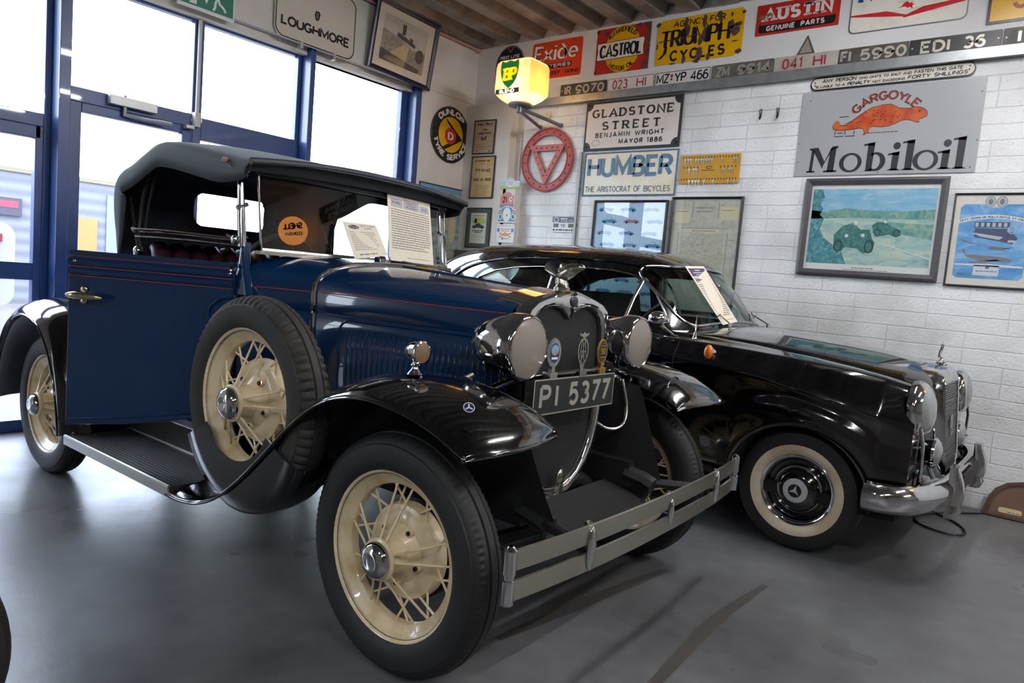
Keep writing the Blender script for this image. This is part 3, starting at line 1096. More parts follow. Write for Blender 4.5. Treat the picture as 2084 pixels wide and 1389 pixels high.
# local x runs from the hinge to the free edge, local +y is the outer face
mb = MB()
DO = [(0.0, 0.56), (0.10, 0.545), (0.25, 0.515), (0.45, 0.48), (0.717, 0.452), (0.719, 1.172), (0.70, 1.178), (0.45, 1.174), (0.20, 1.176), (0.06, 1.178), (0.025, 1.165), (0.006, 1.13)]
mb.prism(DO, -0.028, 0.0)
mb.build('door_skin', BLUE, door, smooth=False, bevel=0.006)
mb = MB()
for z0, z1, d in ((1.120, 1.150, 0.008), (1.082, 1.112, 0.007)):
    mb.grid([[(x, 0.0, z0), (x, d, z0 + 0.007), (x, d * 1.25, (z0 + z1) / 2), (x, d, z1 - 0.007), (x, 0.0, z1)] for x in (0.008, 0.25, 0.5, 0.715)], cap0=True, cap1=True)
mb.box(0.01, 0.712, -0.03, 0.003, 1.166, 1.182)
mb.grid([[(x, 0.0, 0.452 + 0.108 * (1 - x / 0.717) ** 1.2 + 0.020), (x, 0.005, 0.452 + 0.108 * (1 - x / 0.717) ** 1.2 + 0.024), (x, 0.0, 0.452 + 0.108 * (1 - x / 0.717) ** 1.2 + 0.030)] for x in (0.02, 0.25, 0.5, 0.712)])
mb.build('belt_moulding', BLUE, door)
mb = MB()
for z in (1.116, 1.078, 1.158):
    mb.tube([(0.012, 0.003, z), (0.712, 0.003, z)], 0.002, 6)
mb.build('pinstripe', MATS['red_pinstripe'], door)
BRASSY = M('warm_nickel_handle', (205, 192, 158), 0.2, 1.0)
mb = MB()
mb.tube([(0.69, 0.045, 0.999), (0.675, 0.048, 1.0), (0.65, 0.047, 1.001), (0.61, 0.045, 1.0), (0.57, 0.042, 0.998), (0.545, 0.040, 0.997), (0.538, 0.040, 0.997)], [0.006, 0.012, 0.0155, 0.0155, 0.012, 0.008, 0.003], 12)
mb.lathe([(0.016, 0.0), (0.014, 0.006), (0.009, 0.03), (0.009, 0.045)], (0.645, 0.0, 1.0), (0, 1, 0), 16)
mb.ball((0.645, 0.004, 1.024), (0.016, 0.006, 0.014))
mb.ball((0.645, 0.004, 0.976), (0.014, 0.006, 0.012))
mb.build('door_handle', BRASSY, door)
for x in (0.685, 0.022):
    mb = MB()
    mb.lathe([(0.0, 0.010), (0.005, 0.0095), (0.0075, 0.006), (0.009, 0.0)], (x, 0.004, 1.137), (0, 1, 0), 14)
    mb.build('press_stud', CHROMED, door)
mb = MB()
for z in (1.02, 0.62):
    mb.tube([(-0.004, -0.004, z - 0.035), (-0.004, -0.004, z + 0.035)], 0.010, 8)
mb.tube([(0.105, 0.002, 0.96), (0.10, 0.006, 1.0), (0.06, 0.010, 1.035), (0.01, 0.006, 1.045)], 0.004, 6)
mb.build('hinge', BLUE, door)

# ---- windscreen
WB, WTP = (-1.080, 1.243), (-1.128, 1.566)


def wpt(y, t, off=0.0):
    return (WB[0] + (WTP[0] - WB[0]) * t + off, y, WB[1] + (WTP[1] - WB[1]) * t)


mb = MB()
mb.tube([wpt(-0.545, 0.0), wpt(-0.545, 1.0), wpt(0.545, 1.0), wpt(0.545, 0.0)], 0.012, 8, closed=True)
mb.box(-1.10, -1.058, -0.56, 0.56, 1.226, 1.240)
wf_ = mb.build('windscreen_frame', CHROMED, FORD)
mb = MB()
mb.grid([[wpt(-0.535, 0.02), wpt(0.535, 0.02)], [wpt(-0.535, 0.99), wpt(0.535, 0.99)]])
mb.build('windscreen_glass', GLASSW, wf_, smooth=False)
for sd in (-1, 1):
    mb = MB()
    mb.tube([(-1.150, sd * 0.585, 1.25), (-1.166, sd * 0.585, 1.36), (-1.180, sd * 0.583, 1.46), (-1.196, sd * 0.580, 1.575)], [0.018, 0.016, 0.014, 0.012], 10)
    for z in (1.28, 1.415, 1.55):
        mb.tube([(-1.158 - 0.05 * (z - 1.25), sd * 0.608, z - 0.012), (-1.158 - 0.05 * (z - 1.25), sd * 0.56, z + 0.008)], 0.009, 8)
    for z in (1.275, 1.55):
        mb.ball((-1.165 - 0.05 * (z - 1.25), sd * 0.612, z), (0.016, 0.012, 0.02))
        mb.tube([(-1.165, sd * 0.60, z), (-1.20, sd * 0.625, z + 0.02)], 0.006, 6)
    mb.build('windscreen_post', CHROME, FORD)
mb = MB()
mb.box(-1.135, -1.105, -0.55, 0.55, 1.545, 1.585)
mb.build('header_rail', BLACKM, FORD, bevel=0.004)
mb = MB()
mb.tube([(-1.062, 0.11, 1.248), (-1.00, 0.16, 1.246), (-0.93, 0.36, 1.226)], 0.007, 8)
mb.tube([(-0.94, 0.34, 1.232), (-0.91, 0.40, 1.222)], 0.012, 8)
mb.ball((-1.045, 0.10, 1.255), (0.03, 0.03, 0.012))
mb.build('wiper_arm', BLACKM, FORD)

# ---- soft top
TOP = [(-1.045, 1.578), (-1.07, 1.592), (-1.20, 1.606), (-1.40, 1.640), (-1.58, 1.672), (-1.72, 1.692), (-1.83, 1.694), (-1.95, 1.655), (-2.07, 1.610), (-2.16, 1.585), (-2.22, 1.552), (-2.255, 1.50),
       (-2.262, 1.42), (-2.245, 1.33), (-2.215, 1.24), (-2.185, 1.16)]
TP = catmull(TOP, 6)
CR = [(-0.624, -0.115), (-0.6255, -0.07), (-0.625, -0.03), (-0.615, -0.010), (-0.59, 0.002)]
CR += [(y, 0.043 * (1 - (abs(y) / 0.61) ** 2.2)) for y in [-0.55 + 1.10 * k / 74 for k in range(75)]]
CR += [(-a, b) for a, b in reversed(CR[:5])]
mb = MB()
rows = []
N = len(TP)
for i, p in enumerate(TP):
    t = TP[min(i + 1, N - 1)] - TP[max(i - 1, 0)]
    t /= np.linalg.norm(t)
    nrm = np.array((t[1], -t[0]))
    if nrm[1] < 0 and i < N * 0.6:
        nrm = -nrm
    u = i / (N - 1)
    sk = 1.0 if u > 0.16 else 0.35 + 0.65 * u / 0.16
    if u > 0.70:
        sk = 1.0 + 0.35 * math.sin(PI * (u - 0.70) / 0.3) - 0.85 * max(0, (u - 0.80) / 0.2)
    crown = 1.0 if u < 0.62 else max(0.35, 1 - (u - 0.62) * 2.2)
    q = []
    for y, d in CR:
        dd = d * (sk if d < -0.02 else crown)
        q.append((p[0] + nrm[0] * dd, y * (1 - 0.02 * max(0, u - 0.7)), p[1] + nrm[1] * dd))
    rows.append(q)
nr, nc = len(rows), len(rows[0])
mb.grid(rows)


def in_win(p, g=0.0):
    if p[0] > -2.0:
        return False
    y, z = abs(p[1] - 0.015), abs(p[2] - 1.445)
    hy, hz, r = 0.220 + g, 0.090 + g, 0.055 + g
    if y > hy or z > hz:
        return False
    ay, az = max(0, y - hy + r), max(0, z - hz + r)
    return ay * ay + az * az <= r * r


keep = [k for k, f in enumerate(mb.f) if not in_win([sum(mb.v[i][c] for i in f) / 4 for c in range(3)], 0.006)]
mb.f = [mb.f[k] for k in keep]
mb.m = [0] * len(mb.f)
top = mb.build('soft_top', [CANVAS, CANVAS_IN], FORD, angle=60, recalc=True, solid=0.007, solid_off=-1, mat_off=1)
curtain = [(p[0], p[1]) for p in TP[len(TP) // 2:]]


def dense2(P):
    out = []
    for i, p in enumerate(P):
        q = P[(i + 1) % len(P)]
        k = 6 if math.hypot(q[0] - p[0], q[1] - p[1]) > 0.05 else 1
        out += [(p[0] + (q[0] - p[0]) * t / k, p[1] + (q[1] - p[1]) * t / k) for t in range(k)]
    return out


def curt_x(z):
    q = sorted((b, a) for a, b in curtain if b < 1.56)
    return float(np.interp(z, [c[0] for c in q], [c[1] for c in q]))


mb = MB()
mb.grid([[(curt_x(z) - 0.012, y, z) for y in (-0.215, 0.245)] for z in (1.345, 1.38, 1.42, 1.46, 1.50, 1.545)])
mb.build('rear_window', glass('celluloid', (250, 250, 252), 0.6, 0.1, 0.06), top, smooth=False)
mb = MB()
for off in (0.006, -0.024):
    q = [dense2(rrect(-0.205, 1.355, 0.235, 1.535, 0.055, 8)), dense2(rrect(-0.235, 1.325, 0.265, 1.565, 0.080, 8))]
    mb.grid([[(curt_x(z) + off, y, z) for y, z in r_] for r_ in q], cv=True)
mb.build('window_binding', CANVAS_IN, top)
mb = MB()
mb.tube([(-1.045, y, 1.580 + 0.042 * (1 - (abs(y) / 0.63) ** 2)) for y in [-0.63 + 1.26 * k / 20 for k in range(21)]], 0.015, 10)
mb.grid([[(-1.047, y, 1.575 + 0.042 * (1 - (abs(y) / 0.63) ** 2)) for y in [-0.63 + 1.26 * k / 20 for k in range(21)]],
         [(-1.075, y, 1.545 + 0.02 * (1 - (abs(y) / 0.63) ** 2)) for y in [-0.63 + 1.26 * k / 20 for k in range(21)]]])
mb.build('visor', M('dark_visor_cloth', (36, 40, 44), 0.6), top)
mb = MB()
for sd in (-1, 1):
    mb.tube([(-1.235, sd * 0.628, 1.585), (-1.23, sd * 0.628, 1.60)], 0.012, 8)
mb.build('top_bolt', M('pinkish_bolt', (150, 110, 104), 0.5), top)
mb = MB()
for sd in (-1, 1):
    mb.tube([(-2.05, sd * 0.575, 1.19), (-2.10, sd * 0.575, 1.30), (-2.16, sd * 0.57, 1.40), (-2.215, sd * 0.565, 1.50)], 0.011, 8)
    mb.tube([(-2.03, sd * 0.572, 1.19), (-2.075, sd * 0.57, 1.30), (-2.06, sd * 0.565, 1.44), (-2.00, sd * 0.56, 1.60)], 0.009, 8)
    mb.tube([(-2.04, sd * 0.56, 1.26), (-2.03, sd * 0.55, 1.42), (-1.95, sd * 0.55, 1.61)], 0.006, 8)
mb.build('hood_iron', BLACKM, top)
mb = MB()
for sd in (-1, 1):
    mb.ball((-2.04, sd * 0.59, 1.195), (0.028, 0.02, 0.028))
    mb.ball((-2.10, sd * 0.58, 1.30), (0.016, 0.016, 0.02))
mb.build('hood_iron_pivot', CHROME, top)
mb = MB()
mb.tube([(-1.30, -0.45, 1.585), (-1.42, -0.30, 1.622), (-1.5, -0.2, 1.648)], 0.008, 6)
mb.build('hood_stay', GREYM, top)


# ---- mudguards
CSF = [(.42, -.065), (.455, -.030), (.51, -.009), (.57, -.001), (.63, .0), (.69, -.001), (.74, -.006), (.785, -.015), (.82, -.027), (.845, -.039), (.858, -.048), (.866, -.056), (.868, -.063), (.862, -.068)]
FRS = [(.404, .764), (.384, .788), (.345, .815), (.262, .856), (.16, .884), (.06, .899), (-.036, .901), (-.13, .889), (-.215, .862), (-.30, .813), (-.40, .733), (-.52, .624), (-.64, .520), (-.76, .426), (-.87, .367), (-.97, .336), (-1.06, .320), (-1.13, .314)]


def front_fender(sd):
    mb = MB()
    F = catmull(FRS, 3)
    rows = []
    for i, p in enumerate(F):
        k = max(0.0, 1 - i / 8.0)
        q = []
        for y, d in CSF:
            e = ((y - 0.70) / 0.17) ** 2 if y > 0.70 else ((y - 0.70) / 0.24) ** 2
            tail = max(0.0, (i - 36) / 15.0)
            q.append((p[0] - 0.05 * k * min(e, 1.3), sd * y, p[1] + d * (1 - 0.5 * min(1, tail)) * (0.28 + 0.72 * min(1.0, i / 8.0))))
        rows.append(q)
    mb.grid(rows)
    nose = [(r[0], r[1], r[2]) for r in rows[0]]
    mb.tube(nose, 0.006, 6)
    mb.tube([r[12] for r in rows], 0.006, 6)
    return mb


for sd in (-1, 1):
    fe = front_fender(sd).build('front_wing', BLACK, FORD, angle=60, recalc=False)
    mb = MB()                                    # inner valance
    F = catmull(FRS, 2)
    rows = []
    for p in F[8:]:
        k = max(0.0, (p[0] + 0.15) / 0.30)
        rows.append([(p[0], sd * 0.425, p[1] - 0.06), (p[0] + 0.03 * k, sd * 0.415, p[1] - 0.10), (p[0] + 0.12 * k, sd * 0.39, min(0.56, p[1] - 0.03)), (p[0] + 0.17 * k, sd * 0.37, 0.44 if p[0] > -0.9 else 0.36)])
    mb.grid(rows)
    mb.build('inner_valance', BLACKM, fe, recalc=False)
    if sd < 0:
        mb = MB()                                # the well that holds the spare wheel
        mb.lathe([(0.20, -0.085), (0.36, -0.085), (0.383, -0.07), (0.390, -0.03), (0.390, 0.03), (0.383, 0.058), (0.365, 0.074), (0.30, 0.079), (0.20, 0.079)], (-0.692, -0.780, 0.714), (0, -1, 0), 40, PI * 0.66, PI * 1.36)
        mb.build('wheel_well', BLACK, fe, recalc=False)
        mb = MB()
        mb.T = Matrix.Translation((0.302, -0.802, 0.868)) @ Vector((0.55, -0.45, 0.70)).to_track_quat('Y', 'Z').to_matrix().to_4x4()
        mb.y = 0.002
        mb.ell(0, 0, 0.0155)
        st = mb.build('star_badge', M('badge_blue', (20, 24, 60), 0.3), fe, smooth=False)
        mb2 = MB(0.003)
        mb2.T = mb.T
        for a in (90, 210, 330):
            mb2.line([(0, 0), (0.011 * math.cos(math.radians(a)), 0.011 * math.sin(math.radians(a)))], 0.004)
        mb2.ring(0, 0, 0.0155, 0.0155, 0.002)
        mb2.build('star', M('badge_silver', (205, 205, 210), 0.3), st, smooth=False)
    mb = MB()                                    # running board
    mb.box(-2.09, -1.115, min(sd * 0.56, sd * 0.862), max(sd * 0.56, sd * 0.862), 0.285, 0.312)
    rb = mb.build('running_board', wavemat('ribbed_rubber_mat', (52, 53, 56), (40, 41, 44), 'Y', 18, 0.5, 0, 0.4, 0.002), FORD, smooth=False)
    mb = MB()
    for y in (0.565, 0.862):
        mb.tube([(-2.095, sd * y, 0.312), (-1.115, sd * y, 0.312)], 0.008, 8)
    mb.box(-2.095, -1.115, min(sd * 0.860, sd * 0.869), max(sd * 0.860, sd * 0.869), 0.275, 0.314)
    mb.build('board_trim', ALU, rb)
    mb = MB()
    mb.grid([[(x, sd * 0.575, 0.30), (x, sd * 0.55, 0.36), (x, sd * 0.54, 0.46)] for x in (-2.2, -1.6, -1.0, -0.8)])
    mb.build('sill_apron', BLACKM, FORD, recalc=False)
    mb = MB()                                    # rear wing
    RP = catmull([(-2.095, .31), (-2.12, .43), (-2.17, .58), (-2.26, .73), (-2.39, .85), (-2.53, .905), (-2.68, .918), (-2.83, .893), (-2.97, .81), (-3.08, .67), (-3.15, .50), (-3.20, .32)], 4)
    CSR = [(.50, -.03), (.54, -.006), (.60, 0), (.68, -.002), (.75, -.012), (.80, -.03), (.835, -.052), (.855, -.075), (.862, -.092), (.855, -.10)]
    rows = []
    for i, p in enumerate(RP):
        t = RP[min(i + 1, len(RP) - 1)] - RP[max(i - 1, 0)]
        t /= np.linalg.norm(t)
        n = np.array((-t[1], t[0]))
        if n[0] * (p[0] + 2.65) + n[1] * (p[1] - 0.4) < 0:
            n = -n
        rows.append([(p[0] + n[0] * d, sd * y, p[1] + n[1] * d) for y, d in CSR])
    mb.grid(rows)
    mb.tube([r[-2] for r in rows], 0.005, 6)
    mb.build('rear_wing', BLACK, FORD, angle=60, recalc=False)
    mb = MB()
    mb.lathe([(0, 0.0), (0.155, 0.0), (0.155, -0.06), (0.0, -0.06)], (-2.63, sd * 0.62, 0.362), (0, sd, 0), 28)
    mb.lathe([(0, 0.0), (0.155, 0.0), (0.155, -0.06), (0.0, -0.06)], (0, sd * 0.655, 0.362), (0, sd, 0), 28)
    mb.build('brake_drum', BLACKM, FORD)

# ---- chassis, axles, springs
mb = MB()
for sd in (-1, 1):
    y0, y1 = sorted((sd * 0.33, sd * 0.385))
    mb.box(-3.1, 0.20, y0, y1, 0.42, 0.52)
    mb.tube([(0.18, sd * 0.355, 0.47), (0.26, sd * 0.36, 0.455), (0.30, sd * 0.36, 0.44)], 0.035, 8)
mb.tube([(0, -0.64, 0.36), (0, -0.5, 0.30), (0, 0, 0.27), (0, 0.5, 0.30), (0, 0.64, 0.36)], 0.028, 8)
mb.tube([(-2.63, -0.64, 0.362), (-2.63, 0.64, 0.362)], 0.05, 10)
mb.ball((-2.63, 0, 0.362), 0.15)
mb.tube([(-0.12, -0.58, 0.33), (-0.12, 0.58, 0.33)], 0.012, 8)
mb.tube([(0.02, -0.45, 0.33), (0.02, -0.25, 0.43), (0.02, 0, 0.46), (0.02, 0.25, 0.43), (0.02, 0.45, 0.33)], 0.03, 8)
mb.tube([(-0.05, -0.40, 0.30), (-0.8, -0.1, 0.36), (-1.4, 0, 0.38)], 0.018, 8)
mb.box(-1.6, -0.15, -0.2, 0.2, 0.30, 0.52)
mb.build('chassis', BLACKM, FORD, angle=40)
mb = MB()                                        # dished apron in front of the axle
rows = []
for i in range(11):
    u = i / 10
    rows.append([(0.10 + 0.17 * math.sin(PI * v) * 0.6 + 0.16 * v, -0.33 + 0.66 * u, 0.43 - 0.09 * v - 0.05 * math.sin(PI * u) * v) for v in [k / 6 for k in range(7)]])
mb.grid(rows)
mb.build('front_apron', DARKGAP, FORD, recalc=False)

# ---- radiator
RO = [(0, 1.186), (.05, 1.183), (.11, 1.171), (.17, 1.157), (.226, 1.139), (.264, 1.112), (.283, 1.072), (.288, 1.0), (.284, .9), (.279, .8), (.270, .7), (.255, .62), (.232, .555), (.195, .50), (.14, .453), (.075, .423), (0, .413)]
RI = [(0, 1.080), (.018, 1.094), (.045, 1.113), (.085, 1.124), (.13, 1.124), (.175, 1.112), (.212, 1.085), (.232, 1.045), (.238, .95), (.238, .85), (.234, .75), (.226, .67), (.208, .60), (.175, .545), (.125, .49), (.07, .458), (0, .447)]


def loop(P, x, k=1.0):
    return [(x, -k * p[0], p[1]) for p in P] + [(x, k * p[0], p[1]) for p in reversed(P[1:-1])]


mb = MB()
RM = [((a[0] * .55 + b[0] * .45), (a[1] * .55 + b[1] * .45)) for a, b in zip(RO, RI)]
RN = [((a[0] * .2 + b[0] * .8), (a[1] * .2 + b[1] * .8)) for a, b in zip(RO, RI)]
RX_ = [((a[0] * .88 + b[0] * .12), (a[1] * .88 + b[1] * .12)) for a, b in zip(RO, RI)]
mb.grid([loop(RI, 0.058), loop(RI, 0.072), loop(RN, 0.079), loop(RM, 0.083), loop(RX_, 0.081), loop(RO, 0.066), loop(RO, 0.03), loop([(p[0] * 1.03, p[1] + .001) for p in RO], -0.025), loop([(p[0] * 1.075, p[1] + .0045) for p in RO], -0.075)], cv=True)
rad = mb.build('radiator_shell', CHROME, FORD, angle=55, recalc=False)
mb = MB()
L_ = loop(RI, 0.056)
mb.add(L_, [tuple(range(len(L_)))])
mb.build('radiator_core', wavemat('radiator_fins', (13, 13, 14), (4, 4, 4), 'Y', 62, 0.7, 0, 0.2, 0.002), rad, smooth=False)
mb = MB()
mb.ball((0.084, 0, 1.148), (0.006, 0.026, 0.020))
mb.tube([(0.084, -0.012, 1.172), (0.086, 0, 1.182), (0.084, 0.012, 1.172)], 0.003, 6)
mb.build('radiator_emblem', M('dark_enamel_badge', (38, 30, 34), 0.3), rad)
mb = MB()
mb.T = Matrix.Translation((0.092, 0, 0.487))
mb.ball((0, 0, 0), (0.010, 0.026, 0.036))
mb.box(-0.012, 0.008, -0.014, 0.014, -0.075, -0.02)
mb.box(-0.012, 0.008, -0.045, 0.02, -0.078, -0.052)
mb.build('crank_cover', CHROMED, rad, bevel=0.003)
# quail on the filler cap
mb = MB()
mb.lathe([(0.030, 0.0), (0.030, 0.03), (0.024, 0.034), (0.022, 0.05), (0, 0.05)], (0.025, 0, 1.165), (0, 0, 1), 24)
body = catmull([(-0.050, 1.268), (-0.03, 1.255), (0.0, 1.242), (0.03, 1.245), (0.055, 1.258), (0.075, 1.267), (0.100, 1.272), (0.118, 1.272)], 3)
rr = np.interp(np.linspace(0, 1, len(body)), [0, .15, .4, .6, .75, .85, .95, 1], [.006, .014, .027, .026, .018, .015, .009, .002])
mb.tube([(p[0], 0, p[1]) for p in body], [float(v) for v in rr], 14)
for sd in (-1, 1):
    rows = []
    for i in range(8):
        u = i / 7
        a = math.radians(95 + 55 * u)
        L = 0.088 * (0.75 + 0.25 * math.sin(PI * u))
        rows.append([(0.035 + L * v * math.cos(a) * 0.9 - 0.01, sd * (0.016 + 0.030 * v), 1.228 + L * v * math.sin(a) * 0.75 + 0.0012 * (i % 2)) for v in (0, .25, .5, .75, 1)])
    mb.grid(rows)
mb.tube([(0.02, 0, 1.21), (0.015, 0, 1.245)], [0.024, 0.02], 10)
mb.build('quail_mascot', CHROMED, rad, angle=50)


# ---- lamps
def headlamp(sd):
    o = (0, sd * 0.3778, 0.9969)
    mb = MB()
    mb.lathe([(0.0, -0.045), (0.022, -0.043), (0.045, -0.032), (0.066, -0.012), (0.083, 0.020), (0.094, 0.055), (0.100, 0.088), (0.1015, 0.098), (0.1075, 0.103), (0.1105, 0.120), (0.110, 0.142), (0.108, 0.160),
              (0.1035, 0.172), (0.098, 0.176), (0.0955, 0.172)], o, (1, 0, 0), 44)
    h = mb.build('headlamp', CHROME, FORD, angle=40)
    mb = MB()
    mb.lathe([(0.0, 0.186), (0.03, 0.1852), (0.06, 0.182), (0.085, 0.177), (0.097, 0.172)], o, (1, 0, 0), 44)
    mb.build('headlamp_lens', LENS, h)
    mb = MB()
    mb.tube([(0.07, sd * 0.378, 0.905), (0.075, sd * 0.372, 0.862)], 0.013, 8)
    mb.build('lamp_stem', BLACK, h)
    return h


h1 = headlamp(-1)
headlamp(1)
mb = MB()
mb.tube([(-0.03, -0.400, 0.885), (-0.055, -0.425, 0.862), (-0.07, -0.44, 0.848)], [0.010, 0.012, 0.012], 8)
mb.build('lamp_plug', CHROMED, h1)
mb = MB()
bar = [(0.11, -0.57, 0.838), (0.09, -0.50, 0.842), (0.075, -0.42, 0.858), (0.09, -0.33, 0.880), (0.125, -0.2, 0.893), (0.145, 0, 0.898), (0.125, 0.2, 0.893), (0.09, 0.33, 0.880), (0.075, 0.42, 0.858), (0.09, 0.50, 0.842), (0.11, 0.57, 0.838)]
bar = [tuple(p) for p in catmull(bar, 4)]
mb.tube(bar, 0.0125, 10)
lb = mb.build('lamp_bar', BLACK, FORD)
mb = MB()
hose = [tuple(p) for p in catmull([(0.075, 0.265, 0.665), (0.105, 0.29, 0.645), (0.13, 0.335, 0.645), (0.14, 0.375, 0.675), (0.13, 0.395, 0.74), (0.10, 0.39, 0.84)], 14)]
mb.tube(hose, [0.0095 if i % 2 else 0.0068 for i in range(len(hose))], 8)
mb.build('cable_hose', CHROMED, lb, angle=80)


def badge(y, z0, parts):
    pass


# badges clipped to the lamp bar
def disc_badge(y, r, rz, rim, face, extra, label):
    mb = MB()
    z = 0.912 + rz + 0.012
    mb.T = Matrix.Translation((0.150, y, z))
    mb.lathe([(0.0, -0.004), (1.0, -0.004), (1.04, 0.0), (1.0, 0.004), (0.86, 0.004)], (0, 0, 0), (1, 0, 0), 36)
    mb.v = [(a, y + (b - y) * r, z + (c - z) * rz) for a, b, c in mb.v]
    mb.T = None
    mb.box(0.143, 0.156, y - 0.010, y + 0.010, 0.893, z - rz + 0.006)
    mb.box(0.128, 0.160, y - 0.022, y + 0.022, 0.886, 0.908)
    b = mb.build('badge', rim, lb, angle=40)
    b['label'] = label
    T = Matrix.Translation((0.155, y, z)) @ Matrix.Rotation(PI / 2, 4, 'Z')
    for mat_, yy, fn in [(face, 0.0, lambda m: m.ell(0, 0, r * .88, rz * .88))] + extra:
        m2 = MB(-yy)
        m2.T = T
        fn(m2)
        m2.build('badge_face', mat_, b, smooth=False)
    return b


BL1, GOLD, ENW = M('badge_pale_blue', (120, 160, 200), 0.3), M('gold_badge', (196, 160, 84), 0.3, 0.9), M('badge_white', (220, 222, 222), 0.4)
disc_badge(-0.205, 0.041, 0.050, CHROMED, M('badge_grey', (120, 124, 128), 0.35),
           [(M('badge_navy', (22, 44, 84), 0.3), .001, lambda m: m.ell(0, 0, .028, .034)), (BL1, .0016, lambda m: m.ell(0, .010, .022, .018)), (ENW, .002, lambda m: m.rect(-.018, -.022, .018, -.014)),
            (M('badge_orange', (196, 132, 70), 0.4), .0024, lambda m: (m.ell(-.007, .002, .006, .008), m.ell(.008, .002, .006, .008)))], 'round blue and silver club badge')
disc_badge(0.120, 0.035, 0.045, GOLD, M('badge_black', (16, 15, 14), 0.3),
           [(GOLD, .001, lambda m: (m.ring(0, 0, .026, .034, .002), m.text('50', -.017, -.012, .034, .026, .006), m.rect(-.016, -.024, .016, -.019), m.rect(-.014, .019, .014, .023)))], 'oval gold and black anniversary badge')
# the AA car badge
mb = MB()
mb.T = Matrix.Translation((0.152, -0.025, 0.975)) @ Matrix.Rotation(PI / 2, 4, 'Z')
AAB = mb
for yy in (0.0,):
    AAB.y = -0.003
    AAB.ring(0, 0, 0.036, 0.048, 0.007)
    AAB.line([(-.026, -.034), (-.008, .040), (.010, -.026)], .0065)
    AAB.line([(-.010, -.026), (.008, .040), (.026, -.034)], .0065)
    AAB.line([(-.019, -.002), (.019, -.002)], .005)
    AAB.line([(0, -.012), (-.012, -.036)], .006)
    AAB.line([(0, -.012), (.012, -.036)], .006)
    AAB.poly([(-.018, -.043), (.018, -.043), (.010, -.062), (.013, -.078), (-.013, -.078), (-.010, -.062)])
    AAB.poly([(0, .048), (-.030, .058), (-.034, .066), (-.010, .062), (0, .070), (.010, .062), (.034, .066), (.030, .058)])
    AAB.box(-.022, .022, -.012, .02, -.092, -.072)
AAB.build('badge', CHROMED, lb, smooth=False, solid=0.004, solid_off=0)['label'] = 'silver AA membership badge'

# ---- number plate
np_ = bpy.data.objects.new('number_plate', None)
COL.objects.link(np_)
np_.parent = FORD
np_.location = (0.163, -0.056, 0.826)
np_.rotation_euler = (0, 0, PI / 2 - 0.02)
mb = MB()
mb.box(-0.256, 0.256, 0, 0.006, -0.0615, 0.0615)
mb.build('plate', M('plate_black', (22, 22, 24), 0.45), np_, smooth=False, bevel=0.002)
PS = M('plate_silver', (176, 172, 160), 0.35, 0.5)
mb = MB(-0.001)
for a in ((-.256, -.0615, .256, -.057), (-.256, .057, .256, .0615), (-.256, -.057, -.2515, .057), (.2515, -.057, .256, .057)):
    mb.rect(*a)
mb.build('border', PS, np_, smooth=False)
mb = MB(-0.0015)
mb.text('PI', -0.222, -0.042, 0.108, 0.084, 0.0155, gap=.5)
mb.text('5377', -0.048, -0.042, 0.274, 0.084, 0.0155, gap=.34)
mb.build('registration', PS, np_, smooth=False, solid=0.002)

# ---- bumper
def bx(y):
    return 0.512 - 0.042 * (abs(y) / 0.78) ** 2.4


mb = MB()
for sd in (-1, 1):
    mb.tube([(0.25, sd * 0.36, 0.45), (0.36, sd * 0.40, 0.455), (bx(0.45) - 0.01, sd * 0.46, 0.46)], 0.018, 8)
bmp = mb.build('bumper', BLACKM, FORD)
ys = [-0.785 + 1.57 * k / 40 for k in range(41)]
for z in (0.501, 0.420):
    mb = MB()
    mb.grid([[(bx(y) - 0.004, y, z - 0.0285), (bx(y) + 0.003, y, z - 0.027), (bx(y) + 0.004, y, z), (bx(y) + 0.003, y, z + 0.027), (bx(y) - 0.004, y, z + 0.0285)] for y in ys], cv=True, cap0=True, cap1=True)
    mb.build('bumper_bar', STEEL, bmp, angle=50)
for sd in (-1, 1):
    mb = MB()
    y = sd * 0.79
    mb.lathe([(0, 0.0), (0.015, 0.0), (0.017, 0.004), (0.017, 0.064), (0.013, 0.066), (0.013, 0.078), (0.017, 0.080), (0.017, 0.140), (0.018, 0.144), (0.012, 0.150), (0.008, 0.155), (0, 0.157)], (bx(y), y, 0.388), (0, 0, 1), 20)
    mb.build('end_pin', CHROME, bmp, angle=30)
STRIPE = M('clamp_dark_band', (46, 50, 66), 0.25, 0.6)
for y, ry, rz in ((-0.452, 0.021, 0.066), (0.055, 0.014, 0.048), (0.505, 0.021, 0.066)):
    mb = MB()
    mb.ball((bx(y) + 0.006, y, 0.460), (0.010, ry, rz), 20, 14)
    mb.tube([(bx(y) + 0.003, y, 0.460), (bx(y) - 0.03, y, 0.460)], 0.010, 8)
    mb.tube([(bx(y) - 0.01, y, 0.528), (bx(y) - 0.01, y, 0.536)], 0.012, 8)
    mb.build('bumper_clamp', CHROME, bmp)

